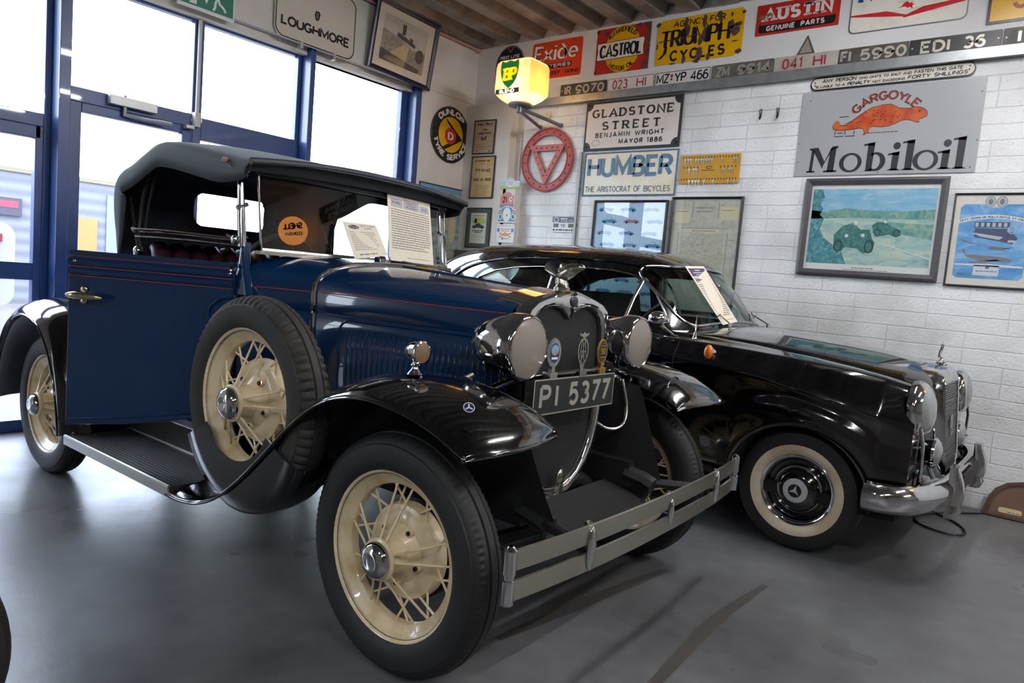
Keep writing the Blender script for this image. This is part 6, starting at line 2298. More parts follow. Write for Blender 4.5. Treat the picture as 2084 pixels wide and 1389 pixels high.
# bicycle sign
o = on_wall('embossed_sign', 'cream tin bicycle sign with raised blue letters and rim', 'sign', -2.053, -1.154, 1.993, off=.004)
w, h = .899, .374
TIN = M('faded_cream_tin', (222, 208, 172), .42, 0, noise=(3.5, (232, 226, 210), .4, .62), bump=(25, .12, .003))
SBLU = M('faded_sign_blue', (72, 112, 142), .45, noise=(20, (96, 128, 148), .35, .6))
panel(o, TIN, w, h, .004)
frame(o, SBLU, w, h, .012, .010, 'rim')
mb = MB(-.006)
mb.text('HUMBER', -.415, .160, .825, .178, .033, gap=.24)
mb.build('lettering', SBLU, o, smooth=False, solid=.005, solid_off=0)
dec(o, M('tin_grey_blue', (120, 134, 136), .5), lambda m: m.text('THE ARISTOCRAT OF BICYCLES', -.425, .032, .83, .052, .0095, slab=.5, gap=.24), 1, .004)

# key board
o = on_wall('key_board', 'small yellow board hung with rows of keys beside the bicycle sign', 'display board', -1.125, -.632, 2.082, off=.004)
w, h = .493, .226
panel(o, M('key_board_yellow', (200, 150, 26), .45, noise=(4, (186, 140, 50), .3, .6)), w, h, .010)
KH = M('key_hook_brown', (110, 62, 24), .6)
dec(o, KH, lambda m: [m.ell(-.225 + .45 * k / 19, zz, .0055, .009, 10) for zz in (.205, .035) for k in range(20)] + [m.ell(s * (.215 - .03 * k), .128, .0055, .009, 10) for k in range(5) for s in (-1, 1)], 1, .010, 'key_hooks')['kind'] = 'stuff'
dec(o, INK, lambda m: (m.ring(.0, .125, .026, .012, .005), m.words(-.06, .10, .05, .005, True)), 1, .010, 'emblem')
KEY = M('key_nickel', (200, 194, 180), .3, .8)
ks = [(-.205 + .024 * k, .190) for k in (0, 1, 2)] + [(-.115 + .022 * k, .188) for k in range(7)] + [(.105, .190), (.20, .190), (.222, .19), (-.165, .112), (-.125, .112), (-.105, .112), (.12, .112), (.17, .112), (.19, .112),
      (-.155, .02), (-.125, .02), (-.10, .02), (-.075, .02), (-.03, .02), (.045, .02), (.165, .02), (.215, .02)]
for x, z in ks:
    mb = MB()
    mb.lathe([(0, .0), (.010, .0), (.010, .002), (0, .002)], (x, -.013, z), (0, -1, 0), 12)
    mb.box(x - .003, x + .003, -.0145, -.0125, z - .036, z)
    mb.box(x, x + .008, -.0145, -.0125, z - .034, z - .026)
    k_ = mb.build('key', KEY, smooth=False)
    k_.location = o.location
    tag(k_, 'small nickel key hanging on the yellow key board', 'key', 'keys on the yellow board')

# sports car poster
o = on_wall('framed_poster', 'black framed pale blue poster of many sports cars', 'picture', -1.908, -1.197, 1.005, off=.004)
w, h = .711, .950
frame(o, FR_BLK, w, h, .020, .022)
panel(o, M('poster_pale_blue', (172, 200, 224), .6), 0, 0, .005, name='poster', pts=[(-w / 2 + .015, .015), (w / 2 - .015, .015), (w / 2 - .015, h - .015), (-w / 2 + .015, h - .015)])
PCB = [M('poster_car_blue', (74, 128, 168), .6), M('poster_car_pale', (120, 146, 164), .6), M('poster_car_rose', (150, 116, 124), .6)]
k = 0
for r_ in range(9):
    for c_ in range(3):
        x, z = -.215 + .22 * c_ + (.02 if r_ % 2 else -.02), .85 - .10 * r_
        dec(o, PCB[(0, 0, 1, 0, 2, 0, 1, 0)[k % 8]], lambda m: car_side(m, x, z, .15, 1 if k % 2 else -1), 1, .005, 'printed_car')
        dec(o, M('poster_car_glass', (198, 216, 230), .6), lambda m: car_glass(m, x, z, .15, 1 if k % 2 else -1), 2, .005, 'printed_car_glass')
        k += 1
pic_glass(o, w, h, .018, -.012)

# old map
o = on_wall('framed_map', 'tall black framed faded map in grey green sheets', 'picture', -1.165, -.569, 1.06, off=.004)
w, h = .596, .918
frame(o, FR_BLK, w, h, .017, .022)
panel(o, paint_mat('map_paper', [(158, 158, 140), (186, 184, 168), (196, 196, 184)], 14), 0, 0, .005, name='map_sheet', pts=[(-w / 2 + .012, .012), (w / 2 - .012, .012), (w / 2 - .012, h - .012), (-w / 2 + .012, h - .012)])
MG = M('map_green', (128, 150, 136), .6)


def raised(fn, dz):
    def g(m):
        k = len(m.v)
        fn(m)
        m.v[k:] = [(p[0], p[1], p[2] + dz) for p in m.v[k:]]
    return g


dec(o, MG, raised(lambda m: ([m.rect(-.27 + .085 * k, .03, -.2685 + .085 * k, .75) for k in range(7)] + [m.rect(-.28, .05 + .125 * k, .28, .0515 + .125 * k) for k in range(6)], m.rect(-.20, .53, .20, .535), m.rect(-.115, .61, -.108, .74), m.rect(.10, .61, .107, .74), m.rect(-.22, .06, -.213, .50), m.rect(.19, .06, .197, .50)), .14), 1, .005, 'map_lines')
dec(o, M('map_cream', (206, 196, 164), .6), raised(lambda m: (m.rect(-.26, .57, -.13, .68), m.rect(.12, .60, .27, .70), m.rect(-.15, .50, .13, .523)), .14), 2, .005, 'map_cartouche')
dec(o, paint_mat('map_streets', [(120, 120, 104), (178, 176, 156), (190, 188, 170)], 60), raised(lambda m: m.poly([(-.15, .10), (.15, .09), (.175, .3), (.15, .48), (-.10, .49), (-.19, .40), (-.17, .2)]), .14), 2, .005, 'map_streets')
dec(o, M('map_rose', (176, 120, 110), .6), lambda m: m.text('PLAN', -.06, .506, .11, .012, .003), 3, .005, 'map_title') if False else None
dec(o, INKG, raised(lambda m: (m.words(-.25, .66, -.14, .005), m.words(.13, .67, .25, .005), m.words(-.09, .69, .08, .005), m.words(-.09, .66, .06, .005), m.words(.21, .44, .27, .005), m.words(-.10, .508, .09, .006, True)), .14), 3, .005, 'map_print')
pic_glass(o, w, h, .015, -.012)

# red triangle in a ring
o = on_wall('road_sign', 'red riveted ring sign with a hollow triangle inside', 'sign', -2.768, -2.173, 2.035, off=.010)
RR = M('weathered_sign_red', (176, 74, 66), .5, noise=(7, (160, 62, 56), .3, .6))
cx, cz, rx, rz = 0, .291, .295, .291
mb = MB()
A = [2 * PI * k / 64 for k in range(65)]
mb.grid([[((rx - d) * math.cos(a), y, cz + (rz - d) * math.sin(a)) for a in A] for d, y in ((0, 0), (0, -.016), (.016, -.020), (.018, -.012), (.062, -.012), (.064, -.018), (.072, -.018), (.072, 0))])
mb.build('ring', RR, o, angle=30)
mb = MB()
T0 = [(-.205, .425), (.200, .425), (.0, .060)]
T1 = [(-.118, .370), (.115, .370), (.0, .165)]
mb.grid([[(p[0], y, p[1]) for p in q] for q, y in ((T0, 0), (T0, -.022), (T1, -.022), (T1, 0))], cv=True)
mb.build('triangle', M('weathered_sign_rose', (186, 96, 90), .5, noise=(9, (168, 80, 74), .3, .6)), o, smooth=False)
RV = M('dark_reflector_stud', (64, 34, 32), .4)
for k in range(20):
    a = 2 * PI * k / 20 + .1
    mb = MB()
    mb.lathe([(0, .006), (.006, .005), (.009, 0)], (.255 * math.cos(a), -.012, cz + .251 * math.sin(a)), (0, -1, 0), 10)
    mb.build('reflector_stud', RV, o)
for a, b in ((0, 1), (1, 2), (2, 0)):
    for t in (.12, .31, .5, .69, .88):
        p = [(T0[a][i] * .5 + T1[a][i] * .5) * (1 - t) + (T0[b][i] * .5 + T1[b][i] * .5) * t for i in (0, 1)]
        mb = MB()
        mb.lathe([(0, .005), (.005, .004), (.008, 0)], (p[0], -.022, p[1]), (0, -1, 0), 10)
        mb.build('reflector_stud', RV, o)

# bills on the boxed corner
YC_ = 3.08


def notice(name, label, x0, x1, z0, z1, paper, body, mount=None, fr=FR_BLK, roll=0.0):
    o = on_wall(name, label, 'picture', x0, x1, z0, off=.003, y=YC_, roll=roll)
    w, h = x1 - x0, z1 - z0
    frame(o, fr, w, h, .011, .016)
    panel(o, mount or paper, 0, 0, .004, name='sheet', pts=[(-w / 2 + .008, .008), (w / 2 - .008, .008), (w / 2 - .008, h - .008), (-w / 2 + .008, h - .008)])
    body(o, w, h)
    pic_glass(o, w, h, .009, -.009)
    return o


def body_draw(o, w, h):
    dec(o, INK, lambda m: (m.text('FREE DRAW', -.10, h - .055, .20, .028, .006), m.text('A NEW', -.042, h - .102, .084, .020, .0045), m.text('HORSE POWER', -.085, h - .138, .17, .022, .005)), 1, .004)
    dec(o, INKG, lambda m: (m.ell(-.012, h - .18, .03, .014), m.ell(.02, h - .172, .016, .022), m.ell(-.03, h - .17, .012, .016), m.words(-.10, h - .155, -.02, .004), m.words(.03, h - .205, .10, .004), m.words(-.10, h - .225, .10, .003), m.words(-.10, h - .236, .10, .003), m.words(-.09, h - .26, .09, .008, True), m.words(-.05, h - .28, .05, .007, True), m.ell(-.08, .032, .014, .007), m.ell(.08, .028, .014, .007)), 1, .004, 'print')


def body_titanic(o, w, h):
    dec(o, INK, lambda m: (m.text('TITANIC', -.105, h - .155, .21, .032, .0075),), 1, .004)
    dec(o, M('bill_brown', (120, 96, 56), .7), lambda m: (m.words(-.11, h - .055, .11, .018, True), m.words(-.03, h - .08, .03, .008, True), m.words(-.115, h - .24, .115, .028, True), [m.words(-.09 + .01 * (k % 3), h - .285 - .016 * k, .11, .005) for k in range(7)]), 1, .004, 'print')


def body_green(o, w, h):
    dec(o, M('bill_pale', (206, 206, 186), .6), lambda m: m.rect(-w / 2 + .055, .045, w / 2 - .055, h - .05), 1, .004, 'certificate')
    dec(o, M('bill_lime', (176, 190, 84), .6), lambda m: (m.ell(.02, h - .13, .075, .035), m.ell(-.05, h - .125, .03, .03)), 2, .004, 'print')
    dec(o, M('bill_dark_green', (28, 62, 56), .6), lambda m: car_side(m, 0, h - .205, .16), 3, .004, 'print')
    dec(o, M('bill_red', (160, 90, 70), .6), lambda m: m.words(-.07, h - .082, .07, .008, True), 2, .004, 'print')
    dec(o, INK, lambda m: (m.words(-.075, h - .228, .075, .009, True), m.words(-.045, h - .243, .045, .008, True)), 2, .004, 'print')
    dec(o, INKG, lambda m: [m.words(-.06, h - .27 - .012 * k, .06, .002) for k in range(5)], 2, .004, 'print')


notice('framed_bill', 'small brown framed free draw bill, topmost in the corner', -3.329, -3.052, 2.392, 2.718, M('bill_tan', (186, 160, 132), .6), body_draw, roll=.02)
notice('framed_bill', 'framed yellowed bill headed TITANIC', -3.326, -3.022, 1.965, 2.373, paint_mat('bill_yellowed', [(196, 160, 96), (214, 184, 124), (224, 204, 160)], 3), body_titanic, roll=.01)
notice('framed_bill', 'green mounted framed bill with a dark green car, lowest in the corner', -3.334, -3.018, 1.483, 1.874, None, body_green, mount=M('mount_dark_green', (66, 78, 70), .6))
mb = MB()
mb.tube([(0, 0, 0), (0, 0, 1.25)], .0085, 8)
pipe1 = mb.build('wall_conduit', M('white_conduit', (198, 196, 190), .4))
pipe1.location = (-2.80, YW - .014, 1.45)
tag(pipe1, 'thin white conduit down the wall behind the rally plates', 'conduit')
mb = MB()
mb.box(-.011, .011, -.020, 0, 0, 1.16)
for z in (.15, .5, .82):
    mb.box(-.018, .018, -.006, 0, z, z + .03)
pipe2 = mb.build('wall_conduit', M('grey_conduit', (132, 134, 132), .45, .4), smooth=False)
pipe2.location = (-2.095, YW - .003, 1.22)
tag(pipe2, 'grey metal conduit down the wall left of the bicycle sign', 'conduit')

# rally plates hung in a column
o = on_wall('rally_plate', 'blue and green rally plate numbered 110', 'plaque', -2.925, -2.700, 2.052, off=.10)
w = .225
panel(o, M('plate_sky', (160, 190, 206), .4), 0, 0, .004, pts=[(-w / 2, 0), (w / 2, .004), (w / 2, .072), (.05, .078)] + arc(-.005, .075, .055, .03, 10, 170, 8) + [(-w / 2, .072)])
dec(o, M('plate_lime', (166, 178, 66), .5), lambda m: m.poly([(-w / 2, 0), (w / 2, .004), (w / 2, .03), (.05, .022), (0, .018), (-w / 2, .028)]), 1, .004, 'lower_band')
dec(o, PL_WHITE, lambda m: m.ell(.0, .05, .05, .034), 2, .004, 'number_disc')
dec(o, INKG, lambda m: m.text('110', -.03, .034, .06, .036, .005, gap=.35), 3, .004)
o = on_wall('rally_plate', 'red rally plate numbered 21', 'plaque', -2.920, -2.762, 1.880, off=.10)
w = .158
panel(o, M('plate_coral', (196, 104, 88), .4), 0, 0, .004, pts=[(-w / 2, 0), (w / 2, 0), (w / 2, .108), (.055, .112)] + arc(.0, .108, .055, .036, 5, 175, 8) + [(-w / 2, .108)])
dec(o, M('plate_mauve', (140, 110, 140), .5), lambda m: m.rect(-w / 2, .0, w / 2, .028), 1, .004, 'lower_band')
dec(o, INK, lambda m: m.text('21', -.048, .042, .052, .060, .010, gap=.35), 2, .004)
dec(o, PL_WHITE, lambda m: m.ell(.05, .074, .02, .022), 1, .004, 'number_disc')
dec(o, M('badge_navy', (22, 44, 84), .3), lambda m: m.ell(.052, .075, .010, .012), 2, .004, 'emblem')
o = on_wall('rally_plate', 'blue rally plate with three round dials', 'plaque', -2.925, -2.710, 1.734, off=.11)
w = .215
panel(o, PL_WHITE, 0, 0, .004, pts=[(-w / 2, 0), (w / 2, 0), (w / 2, .122), (.075, .128)] + arc(.0, .118, .075, .040, 10, 170, 10) + [(-w / 2, .122)])
dec(o, M('plate_blue', (40, 100, 164), .4), lambda m: m.poly([(-w / 2 + .006, .012), (w / 2 - .006, .012), (w / 2 - .006, .116), (.07, .120)] + arc(.0, .114, .07, .036, 10, 170, 10) + [(-w / 2 + .006, .116)]), 1, .004, 'blue_field')
dec(o, M('plate_pale', (206, 220, 212), .5), lambda m: (m.ell(0, .075, .05, .068), m.ell(-.078, .055, .024, .03), m.ell(.078, .055, .024, .03)), 2, .004, 'dial')
dec(o, M('plate_orange', (206, 150, 60), .5), lambda m: (m.rect(-.095, .09, -.06, .11), m.rect(.06, .09, .095, .11)), 2, .004, 'label_patch')
dec(o, M('plate_dial_dark', (40, 90, 96), .5), lambda m: (m.ell(-.078, .055, .015, .020), m.ell(.078, .055, .015, .020)), 3, .004, 'dial')
dec(o, RED, lambda m: m.ell(0, .068, .009, .012), 3, .004, 'dial_centre')
o = on_wall('rally_plate', 'white rally plate with an orange winged emblem, lowest of the column', 'plaque', -2.926, -2.712, 1.545, off=.11)
w = .214
panel(o, PL_WHITE, w, .172, .004, .008)
dec(o, M('plate_orange', (206, 150, 60), .5), lambda m: (m.poly([(-.09, .10), (-.03, .085), (0, .10), (.03, .085), (.09, .10), (.04, .062), (-.04, .062)]),), 1, .004, 'winged_emblem')
dec(o, M('plate_blue', (40, 100, 164), .4), lambda m: (m.ell(-.085, .118, .016, .02), m.ell(.085, .118, .016, .02)), 1, .004, 'emblem')
dec(o, INKG, lambda m: (m.words(-.06, .125, .06, .006, True), m.words(-.05, .108, .05, .006, True), m.rect(-.04, .028, -.02, .05), m.words(-.015, .035, .05, .006, True), m.rect(-.10, .155, .10, .158), m.poly([(-.07, .062), (-.045, .06), (-.06, .045)]), m.poly([(.07, .062), (.045, .06), (.06, .045)])), 1, .004, 'print')
mb = MB()
mb.box(-2.90, -2.75, YW - .10, YW - .002, 1.50, 2.11)
tag(mb.build('plaque_batten', PLASTER, smooth=False), 'white painted batten behind the column of rally plates', 'batten')

# vintage club plate
o = on_wall('club_plate', 'white and navy vintage club plate numbered 10', 'plaque', -2.352, -2.112, 1.668, off=.006)
w, h = .238, .140
panel(o, M('plate_greyed_white', (206, 212, 214), .4), w, h, .003)
dec(o, M('badge_navy', (22, 44, 84), .3), lambda m: m.rect(-w / 2, .088, w / 2, h), 1, .003, 'navy_band')
dec(o, PL_WHITE, lambda m: (m.ring(-.078, .112, .028, .024, .006), btext(m, 'Sheffield', -.028, .115, .07, .017), btext(m, 'Vintage Club', -.028, .092, .135, .018)), 2, .003) if False else dec(o, PL_WHITE, lambda m: (m.ring(-.078, .112, .028, .024, .006), m.words(-.028, .117, .045, .010, True), btext(m, 'Vintage Club', -.028, .094, .135, .017)), 2, .003)
dec(o, M('plate_olive', (72, 84, 70), .5), lambda m: (m.rect(-.105, .044, -.048, .078), m.rect(.058, .044, .115, .078)), 1, .003, 'olive_patch')
dec(o, INK, lambda m: (m.text('10', -.022, .046, .046, .030, .005, gap=.5), m.rect(-.105, .012, -.09, .03), m.rect(.095, .012, .108, .03), m.words(-.075, .016, .085, .010, True)), 2, .003)
mb = MB(-.002)
mb.line([(-.105, h), (-.112, h + .045)], .002)
mb.line([(.075, h), (.075, h + .05)], .002)
mb.build('hanging_string', INKG, o, smooth=False)

# lit globe on its bracket
LW, LF, LB = (-2.625, -2.215), 2.50, 2.80
o = thing('globe_lamp', 'glowing square petrol globe with a green shield on wall bracket', 'lamp', (-2.42, 2.65, 2.705))
def lit_glass(name, rgb, em):
    m = M(name, rgb, .3, emit=em)
    nt = m.node_tree
    tl = nt.nodes.new('ShaderNodeBsdfTranslucent')
    tl.inputs['Color'].default_value = (*lin(rgb), 1)
    mx = nt.nodes.new('ShaderNodeMixShader')
    mx.inputs[0].default_value = 0.75
    out = nt.nodes['Material Output']
    nt.links.new(nt.nodes['Principled BSDF'].outputs[0], mx.inputs[1])
    nt.links.new(tl.outputs[0], mx.inputs[2])
    nt.links.new(mx.outputs[0], out.inputs[0])
    return m


GLOW = lit_glass('lit_opal_glass', (250, 222, 172), .25)
GLOWS = lit_glass('lit_amber_glass', (246, 190, 104), .12)
ld = bpy.data.lights.new('lamp_bulb', 'POINT')
ld.energy = 2.6
ld.color = (1.0, 0.88, 0.68)
ld.shadow_soft_size = 0.04
lb_ = bpy.data.objects.new('lamp_bulb', ld)
COL.objects.link(lb_)
lb_.parent = o
lb_.location = (0.02, 0.0, 0.12)
mb = MB()
rows = []
for z, k in ((.0, .55), (.03, .78), (.065, .96), (.09, 1.0), (.28, .985), (.315, .95), (.335, .86), (.342, .72)):
    hx, hy = .198 * k, .150 * k
    rows.append([(p[0], p[1], z) for p in rrect(-hx, -hy, hx, hy, .045 * k, 6)])
mb.grid(rows, cv=True, cap0=True, cap1=True)
gb = mb.build('globe', [GLOW, GLOWS], o, angle=60)
for p in gb.data.polygons:
    if p.normal.x > 0.75 or p.normal.z > .9 or p.normal.z < -.9:
        p.material_index = 1
SHX = -.02


def shield(k):
    return [(SHX + k * p[0], .208 + k * p[1]) for p in [(0, .112), (.045, .098), (.088, .112), (.095, .075), (.093, .02), (.075, -.04), (.045, -.08), (0, -.112), (-.045, -.08), (-.075, -.04), (-.093, .02), (-.095, .075), (-.088, .112), (-.045, .098)]]


mb = MB(-.1525)
mb.poly(shield(1.06))
mb.build('shield_border', M('globe_yellow', (240, 200, 60), .4, emit=.35), gb, smooth=False, recalc=False)
mb = MB(-.1535)
mb.poly(shield(1.0))
mb.build('shield', M('globe_green', (30, 120, 64), .4, emit=.3), gb, smooth=False, recalc=False)
mb = MB(-.1545)
mb.text('BP', SHX - .072, .150, .150, .120, .034, ct=.6, slab=.8, slant=.1)
mb.build('lettering', M('globe_yellow_letters', (248, 206, 16), .4, emit=.55), gb, smooth=False, recalc=False)
mb = MB(-.1525)
mb.rect(-.158, .052, .095, .092)
mb.build('name_band', M('globe_dark_band', (74, 66, 68), .5), gb, smooth=False, recalc=False)
mb = MB(-.1535)
mb.text('BLEND', -.118, .056, .165, .032, .010)
mb.build('lettering', M('globe_white_letters', (250, 240, 215), .4, emit=.6), gb, smooth=False, recalc=False)
mb = MB()
mb.lathe([(0, -.012), (.10, -.012), (.105, 0), (.10, .012), (.0, .012)], (0, -.0, -.012), (0, 0, 1), 28)
mb.tube([(0, 0, -.075), (0, 0, -.02)], .03, 12)
mb.build('globe_plate', GREYM, o, angle=40)
mb = MB()
for sx in (-1, 1):
    mb.tube([(sx * .02, 0.0, -.045), (sx * .118 - .05, .520, -.075)], .016, 10)
    mb.lathe([(0, 0), (.022, 0), (.022, .008), (0, .008)], (sx * .118 - .05, .520, -.075), (0, 1, 0), 14)
mb.build('bracket_arm', GREYM, o)
mb = MB()
mb.lathe([(0, .035), (.028, .034), (.034, .028), (.036, 0)], (0, 0, 0), (0, -1, 0), 24)
mb.lathe([(0, .042), (.010, .040), (.012, .034)], (0, 0, 0), (0, -1, 0), 12)
jb = mb.build('junction_box', M('cream_plastic', (216, 200, 172), .4))
jb.location = (-2.500, YW - .002, 2.735)
tag(jb, 'round cream junction box on the wall behind the glowing globe', 'junction box')

# ---- the window wall
o = on_wall('exit_sign', 'green and white running man exit sign over the windows', 'sign', .17, .575, 2.862, 'w', off=.014)
w, h = .405, .22
panel(o, M('exit_white', (232, 232, 226), .4), w, h, .022, bevel=.003)
dec(o, M('exit_green', (32, 116, 92), .4), lambda m: m.rect(-w / 2 + .012, .018, w / 2 - .012, h - .012), 1, .022, 'green_field')


def runner(m):
    m.line([(.075, .125), (.088, .085), (.118, .066), (.135, .042)], .017)
    m.line([(.075, .125), (.058, .082), (.055, .050), (.043, .030)], .017)
    m.line([(.072, .160), (.075, .118)], .030)
    m.line([(.065, .160), (.10, .145), (.12, .155)], .012)
    m.line([(.065, .160), (.035, .140), (.028, .110)], .012)
    m.ell(.085, .192, .015)
    m.poly([(-.035, .115), (.02, .115), (-.008, .055)])
    m.rect(-.018, .115, .004, .17)
    m.poly([(-.125, .03), (-.075, .03), (-.075, .19), (-.125, .19)])


dec(o, M('exit_pale', (226, 232, 228), .4), runner, 2, .022, 'running_man')
o = on_wall('place_sign', 'white LOUGHMORE road sign with black rounded border', 'sign', .888, 1.640, 2.880, 'w', off=.035)
w, h = .752, .50
panel(o, M('road_sign_white', (206, 196, 180), .4), w, h, .004, .085)
bo = [rrect(-w / 2 + .008, .008, w / 2 - .008, h - .008, .08, 10), rrect(-w / 2 + .017, .017, w / 2 - .017, h - .017, .072, 10)]
dec(o, BLK, lambda m: m.grid([[(p[0], m.y, p[1]) for p in q] for q in bo], cv=True), 1, .004, 'border')
dec(o, BLK, lambda m: m.text('LOUGHMORE', -.322, .098, .64, .076, .0165, gap=.2), 1, .004)
dec(o, BLK, lambda m: (m.poly([(-.022, .225), (-.004, .214), (.014, .226), (.026, .27), (.012, .29), (-.018, .286), (-.028, .26)]),), 1, .004, 'crest')
dec(o, M('road_sign_white', (206, 196, 180), .4), lambda m: (m.line([(-.012, .232), (-.008, .278)], .003), m.line([(.0, .228), (.004, .276)], .003)), 2, .004, 'crest')
mb = MB()
for x in (-.13, .18):
    mb.box(x - .012, x + .012, -.008, .030, -.03, .02)
mb.build('sign_clip', M('silver_paint', (182, 182, 178), .4, .5), o, smooth=False)
o = on_wall('framed_photograph', 'dark framed sepia photograph leaning out above the last window', 'picture', 1.745, 2.50, 2.875, 'w', off=.045, lean=.12, roll=.035)
w, h = .735, .585
frame(o, M('navy_black_frame', (34, 34, 48), .35), w, h, .040, .030)
panel(o, M('photo_mount', (212, 200, 178), .6), 0, 0, .006, name='mount', pts=[(-w / 2 + .03, .03), (w / 2 - .03, .03), (w / 2 - .03, h - .03), (-w / 2 + .03, h - .03)])
dec(o, paint_mat('sepia_sky', [(168, 160, 146), (188, 180, 166), (198, 190, 176)], 5), lambda m: m.rect(-.255, .105, .255, .485), 1, .006, 'print')
dec(o, paint_mat('sepia_ground', [(110, 98, 86), (150, 138, 120), (172, 160, 140)], 18), lambda m: m.poly([(-.255, .105), (.255, .105), (.255, .30), (.10, .28), (-.05, .33), (-.255, .36)]), 2, .006, 'print')
dec(o, M('sepia_dark', (74, 64, 60), .6), lambda m: (m.poly([(-.10, .34), (.12, .30), (.13, .325), (.0, .36), (-.09, .375)]), m.rect(-.045, .37, -.005, .455), m.poly([(.05, .345), (.09, .338), (.09, .365), (.05, .372)]), m.ell(.19, .25, .05, .06), m.poly([(-.255, .105), (.20, .105), (.21, .14), (-.255, .20)])), 3, .006, 'print')
dec(o, M('sepia_light', (196, 170, 124), .6), lambda m: m.poly([(-.22, .13), (.0, .30), (.06, .29), (.03, .105), (-.15, .105)]), 3, .006, 'print')
pic_glass(o, w, h, .036, -.014)
o = on_wall('tyre_sign', 'round black and yellow tyre service sign on the pier', 'sign', 2.598, 3.127, 2.281, 'w', off=.006)
R_ = .2655
mb = MB()
mb.lathe([(0, .010), (R_ - .02, .010), (R_ - .008, .012), (R_, .008), (R_, 0)], (0, 0, R_), (0, -1, 0), 56)
mb.build('disc', BLK, o, angle=40)
dec(o, YEL, lambda m: m.ell(0.0, R_, .168, .168, 48), 1, .010, 'yellow_disc')
dec(o, BLK, lambda m: (m.poly([(-.085, R_ + .150), (-.055, R_ + .105), (.165, R_ - .022), (-.07, R_ - .150), (-.115, R_ - .135), (.0, R_ - .07), (.075, R_ - .02), (.0, R_ + .06)]),), 2, .010, 'arrow')
dec(o, M('tyre_sign_red', (190, 48, 44), .35), lambda m: m.ell(-.005, R_ - .012, .078), 3, .010, 'red_disc')
dec(o, WHT, lambda m: m.text('D', -.042, R_ - .055, .080, .084, .022, ct=.6, slab=.5, slant=-.05), 4, .010)
dec(o, WHT, lambda m: (m.text('DUNLOP', -.17, 0, .34, .062, .0165, amap=arcmap(0, R_, .186, PI / 2 + .05, 1.75, -.17, .17, 0)), m.text('TYRE SERVICE', -.2, 0, .4, .056, .0125, amap=arcmap(0, R_, .240, -PI / 2 + .02, 2.75, -.2, .2, 0, True))), 1, .010)
o = on_wall('framed_poster', 'blue bordered framed poster standing behind the soft top', 'picture', 2.50, 3.137, 1.15, 'w', off=.006)
w, h = .637, .90
frame(o, FR_BLK, w, h, .010, .014)
panel(o, M('poster_border_blue', (104, 152, 190), .5), 0, 0, .004, name='border', pts=[(-w / 2 + .006, .006), (w / 2 - .006, .006), (w / 2 - .006, h - .006), (-w / 2 + .006, h - .006)])
dec(o, paint_mat('poster_scene', [(70, 90, 70), (120, 130, 110), (170, 176, 160), (96, 130, 160)], 7), lambda m: m.rect(-.25, .06, .25, .84), 1, .004, 'print')
dec(o, M('enamel_bright_red', (196, 32, 36), .3), lambda m: m.text('99', -.09, .55, .12, .10, .028), 2, .004)
dec(o, M('poster_ivory', (196, 184, 146), .6), lambda m: m.ell(.16, .50, .05, .14), 2, .004, 'print')
pic_glass(o, w, h, .01, -.009)
mb = MB()
mb.box(3.14, 3.385, 0, 0, 0, 0)
mb = MB()
mb.prism([(-.123, 0), (.123, 0), (.123, .105), (-.123, .11)], -.05, 0)
sbx = mb.build('switch_box', M('dull_steel_box', (110, 108, 104), .4, .6), smooth=False, bevel=.004)
tag(sbx, 'grey steel switch box low on the boxed corner', 'switch box')
sbx.location = (-3.30, YC_ - .002, 1.345)


# ================================================================== LOOSE THINGS
def sheet(name, label, cat, corners, draws, mat_=PAPER, t=0.0015, parent=None):
    """a stiff sheet between four corners TL, TR, BR, BL; drawings use u to the right and v up, 0..1"""
    TL, TR, BR_, BLc = [Vector(c) for c in corners]
    n = (TR - TL).cross(BLc - TL).normalized()
    n = -n
    base = BLc.copy()
    f = lambda u, v, o: (BLc * (1 - u) * (1 - v) + BR_ * u * (1 - v) + TR * u * v + TL * (1 - u) * v) + n * o - base
    mb = MB()
    mb.add([f(u, v, o) for o in (0, t) for u, v in ((0, 0), (1, 0), (1, 1), (0, 1))], [(3, 2, 1, 0), (4, 5, 6, 7), (0, 1, 5, 4), (1, 2, 6, 5), (2, 3, 7, 6), (3, 0, 4, 7)])
    o = mb.build(name, mat_, smooth=False)
    o.location = base
    tag(o, label, cat)
    for m_, nm, off, fn in draws:
        d = MB(0.0)
        fn(d)
        face_front(d)
        d.v = [tuple(f(p[0], p[2], t + off)) for p in d.v]
        d.build(nm, m_, o, smooth=False, recalc=False)
    return o


def R2(x, y, z):                                 # roadster frame -> room
    c, s = math.cos(0.0197), math.sin(0.0197)
    return (x * c - y * s, x * s + y * c, z)


LILAC = M('sheet_grey_panel', (178, 174, 176), .7)
sheet('information_sheet', 'tall printed sheet headed FORD Model A Deluxe Roadster standing against the windscreen', 'information sheet',
      [R2(-1.095, .118, 1.572), R2(-1.095, .407, 1.556), R2(-1.0, .369, 1.246), R2(-1.0, .074, 1.250)],
      [(LILAC, 'header_panel', .0004, lambda m: (m.rect(.07, .80, .33, .93), m.rect(.35, .80, .72, .95), m.rect(.74, .80, .95, .91))),
       (INK, 'lettering', .0008, lambda m: (m.text('FORD', .10, .855, .18, .028, .006), btext(m, 'Model A', .43, .895, .22, .025), btext(m, 'Deluxe', .45, .86, .19, .025), btext(m, 'Roadster', .42, .825, .24, .025), m.text('1930', .77, .845, .14, .024, .005))),
       (INKG, 'small_print', .0006, lambda m: [m.words(.07, .76 - .036 * k, .95, .012, k < 15) for k in range(17)] and m.words(.40, .055, .93, .008, True))])
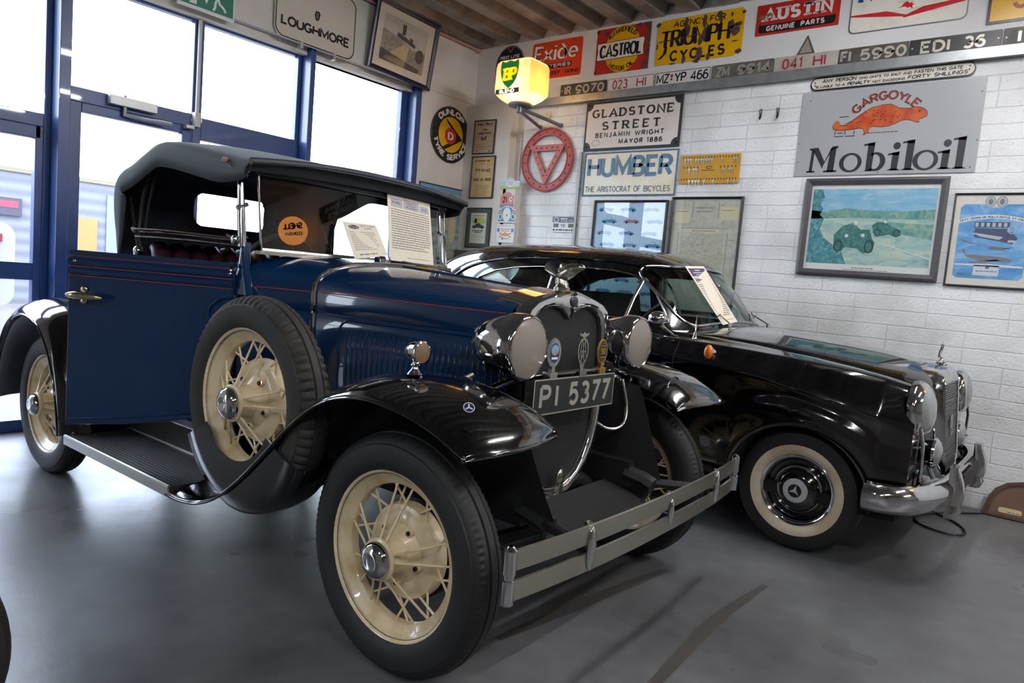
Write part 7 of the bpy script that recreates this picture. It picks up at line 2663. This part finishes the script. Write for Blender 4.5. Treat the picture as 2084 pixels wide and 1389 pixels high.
sheet('information_sheet', 'smaller sheet with a black oval badge leaning left of the tall one on the scuttle', 'information sheet',
      [R2(-1.062, -.161, 1.401), R2(-1.062, .032, 1.406), R2(-.97, .038, 1.268), R2(-.97, -.154, 1.241)],
      [(INK, 'oval_badge', .0004, lambda m: m.ell(.28, .87, .16, .065)), (PAPER, 'badge_script', .0008, lambda m: (m.ring(.28, .87, .148, .058, .008), btext(m, 'Ford', .18, .845, .20, .055))),
       (INKG, 'small_print', .0004, lambda m: (m.text('NEW FORD', .48, .90, .44, .045, .008), m.text('CARS', .58, .82, .22, .045, .008), [m.words(.10, .72 - .05 * k, .9, .014) for k in range(11)] and m.words(.18, .08, .7, .028, True)))])
MX = Matrix.Translation((0.546, 2.175, 0)) @ Matrix.Rotation(-0.015, 4, 'Z')
mp_ = lambda x, y, z: tuple(MX @ Vector((x, y, z)))
sheet('information_sheet', 'long cream printed sheet with a purple heading on the saloon windscreen', 'information sheet',
      [mp_(-.935, -.295, 1.375), mp_(-.905, -.095, 1.388), mp_(-.655, -.075, 1.062), mp_(-.668, -.262, 1.040)],
      [(M('sheet_purple', (74, 66, 104), .7), 'heading', .0004, lambda m: m.rect(.07, .82, .93, .96)),
       (M('sheet_mauve', (160, 150, 160), .7), 'header_panel', .0004, lambda m: (m.rect(.07, .715, .50, .795), m.rect(.53, .715, .75, .795), m.rect(.78, .715, .93, .795))),
       (PAPER, 'heading_print', .0008, lambda m: (m.words(.35, .915, .65, .018, True), m.words(.2, .875, .75, .014, True), m.words(.3, .84, .7, .012, True))),
       (INK, 'small_print', .0006, lambda m: [m.words(.08, .67 - .033 * k, .93, .011, k < 15) for k in range(17)] and (m.words(.12, .745, .46, .022, True), m.words(.57, .74, .72, .03, True), m.words(.81, .745, .9, .022, True), m.words(.42, .06, .9, .007, True)))])

# folded newspapers on the seat back
NP = M('newsprint', (150, 136, 128), .8, noise=(30, (120, 108, 104), .4, .6))
np1 = None
for k, (a, dx, dy) in enumerate(((.05, 0, 0), (-.12, .012, .01), (.16, -.01, -.012))):
    mb = MB()
    rows = []
    for i in range(7):
        u = i / 6
        rows.append([(-.13 + .26 * v, -.19 + .38 * u, .004 * math.sin(PI * u) * math.sin(PI * v) + .001 * math.sin(5 * u + k)) for v in (0, .25, .5, .75, 1)])
    mb.grid(rows)
    o = mb.build('newspaper', NP, solid=.006, solid_off=1)
    o.location = R2(-1.90 + dx, -.42 + dy, 1.268 + .017 * k)
    o.rotation_euler = (0, 0, a)
    tag(o, 'old folded newspaper lying on the red seat back, ' + ('lowest of the stack', 'middle of the stack', 'topmost of the stack')[k], 'newspaper', 'newspapers on the roadster seat')

# board leaning on the wall at the right
bo_ = thing('wooden_board', 'brown wooden board with a curved corner leaning on the block wall', 'board', (1.19, YW - .085, .004), rot=(-.18, 0, 0))
WOOD = M('brown_veneer', (112, 84, 66), .45, 0, .2, noise=(6, (92, 66, 50), .3, .65))
WOODD = M('dark_wood_rim', (74, 52, 40), .4, 0, .2)
OUT = [(0, 0), (.62, 0), (.62, .245), (.28, .245), (.19, .238), (.11, .215), (.055, .17), (.022, .10)]
INN = [(.030, .016), (.605, .016), (.605, .228), (.285, .228), (.20, .220), (.128, .199), (.078, .158), (.050, .095)]
mb = MB()
mb.prism(OUT, 0, .016)
mb.build('board', WOOD, bo_, smooth=False)
mb = MB()
mb.grid([[(p[0], y, p[1]) for p in q] for q, y in ((OUT, 0), (OUT, -.014), (INN, -.014), (INN, 0))], cv=True)
mb.build('rim', WOODD, bo_, smooth=False)
mb = MB()
mb.prism(rrect(.085, .030, .205, .062, .014), -.004, 0)
mb.build('maker_plate', M('ivory_plate', (200, 184, 142), .45), bo_, smooth=False)
mb = MB(-.005)
mb.words(.135, .036, .195, .005, True)
mb.build('plate_print', INKG, bo_, smooth=False)

# loop of cable under the bumper
mb = MB()
cab_p = [(1.19, 3.06), (1.05, 2.90), (.96, 2.76), (.905, 2.60), (.945, 2.47), (1.03, 2.405), (1.12, 2.40), (1.17, 2.47), (1.155, 2.58), (1.09, 2.70), (1.0, 2.79), (.93, 2.86)]
mb.tube([(float(p[0]), float(p[1]), .007) for p in catmull(cab_p, 6)], .006, 6)
tag(mb.build('cable', M('black_cable', (20, 20, 20), .5)), 'loop of thin black cable on the floor under the saloon bumper', 'cable')

# tyre of another vehicle at the lower left edge
ty = thing('car_wheel', 'black car tyre at the lower left corner, nearest the viewer', 'wheel', (-.325, -1.930, .30), -.15)
mb = MB()
mb.lathe([(.19, -.075), (.25, -.082), (.285, -.066), (.298, -.04), (.300, -.012), (.300, .012), (.298, .04), (.285, .066), (.25, .082), (.19, .075)], (0, 0, 0), (1, 0, 0), 72)
mb.build('tyre', RUBBER, ty)
mb = MB()
mb.lathe([(0, .02), (.08, .03), (.15, .01), (.178, .05), (.192, .06), (.192, -.06), (0, -.06)], (0, 0, 0), (1, 0, 0), 40)
mb.build('rim', BLACK, ty)

# narrow dark strips lying flat on the floor, thinner at the ends
fl_ = bpy.data.objects['floor']
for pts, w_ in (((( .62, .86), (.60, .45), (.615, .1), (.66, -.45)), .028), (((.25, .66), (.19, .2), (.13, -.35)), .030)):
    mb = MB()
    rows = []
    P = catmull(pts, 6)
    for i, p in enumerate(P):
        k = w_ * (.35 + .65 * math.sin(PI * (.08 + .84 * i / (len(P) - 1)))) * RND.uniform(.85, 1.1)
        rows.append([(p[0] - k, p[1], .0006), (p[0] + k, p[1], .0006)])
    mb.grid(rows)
    mb.build('floor_strip', M('dark_strip', (66, 63, 60), .4), fl_, smooth=False)

# things on the block wall further right, seen only as reflections in the roadster's windscreen
gx = Vector((3.20, 2.90, 2.885))
dirv = (Vector((-1.086, -.409, 1.335)) - gx).normalized()
gl2 = thing('globe_lamp', 'round orange petrol globe, mirrored in the roadster windscreen', 'lamp', gx, rot=dirv.to_track_quat('-Y', 'Z').to_euler())
mb = MB()
mb.lathe([(0, .06), (.10, .055), (.15, .035), (.168, 0), (.15, -.035), (0, -.06)], (0, 0, 0), (0, -1, 0), 40)
mb.build('globe', M('lit_orange_globe', (255, 168, 84), .3, emit=6.0), gl2)
mb = MB(-.0625)
mb.text('SHELL', -.115, .02, .23, .075, .018)
mb.text('ECONOMY', -.10, -.055, .20, .042, .009)
face_front(mb)
mb.build('lettering', M('globe_red_letters', (110, 24, 16), .5), gl2, smooth=False, recalc=False)
mb = MB()
mb.tube([(0, .04, -.16), (0, .10, -.2), (0, .28, -.2)], .012, 8)
mb.build('bracket', GREYM, gl2)
o = on_wall('street_sign', 'long black street sign, mirrored in the roadster windscreen', 'sign', 2.36, 3.02, 2.94, off=.004)
panel(o, BLK, .66, .20, .008)
dec(o, WHT, lambda m: (m.text('ST JOHNS', -.22, .11, .44, .055, .011), m.text('TERRACE', -.28, .025, .46, .06, .012)), 1, .008)
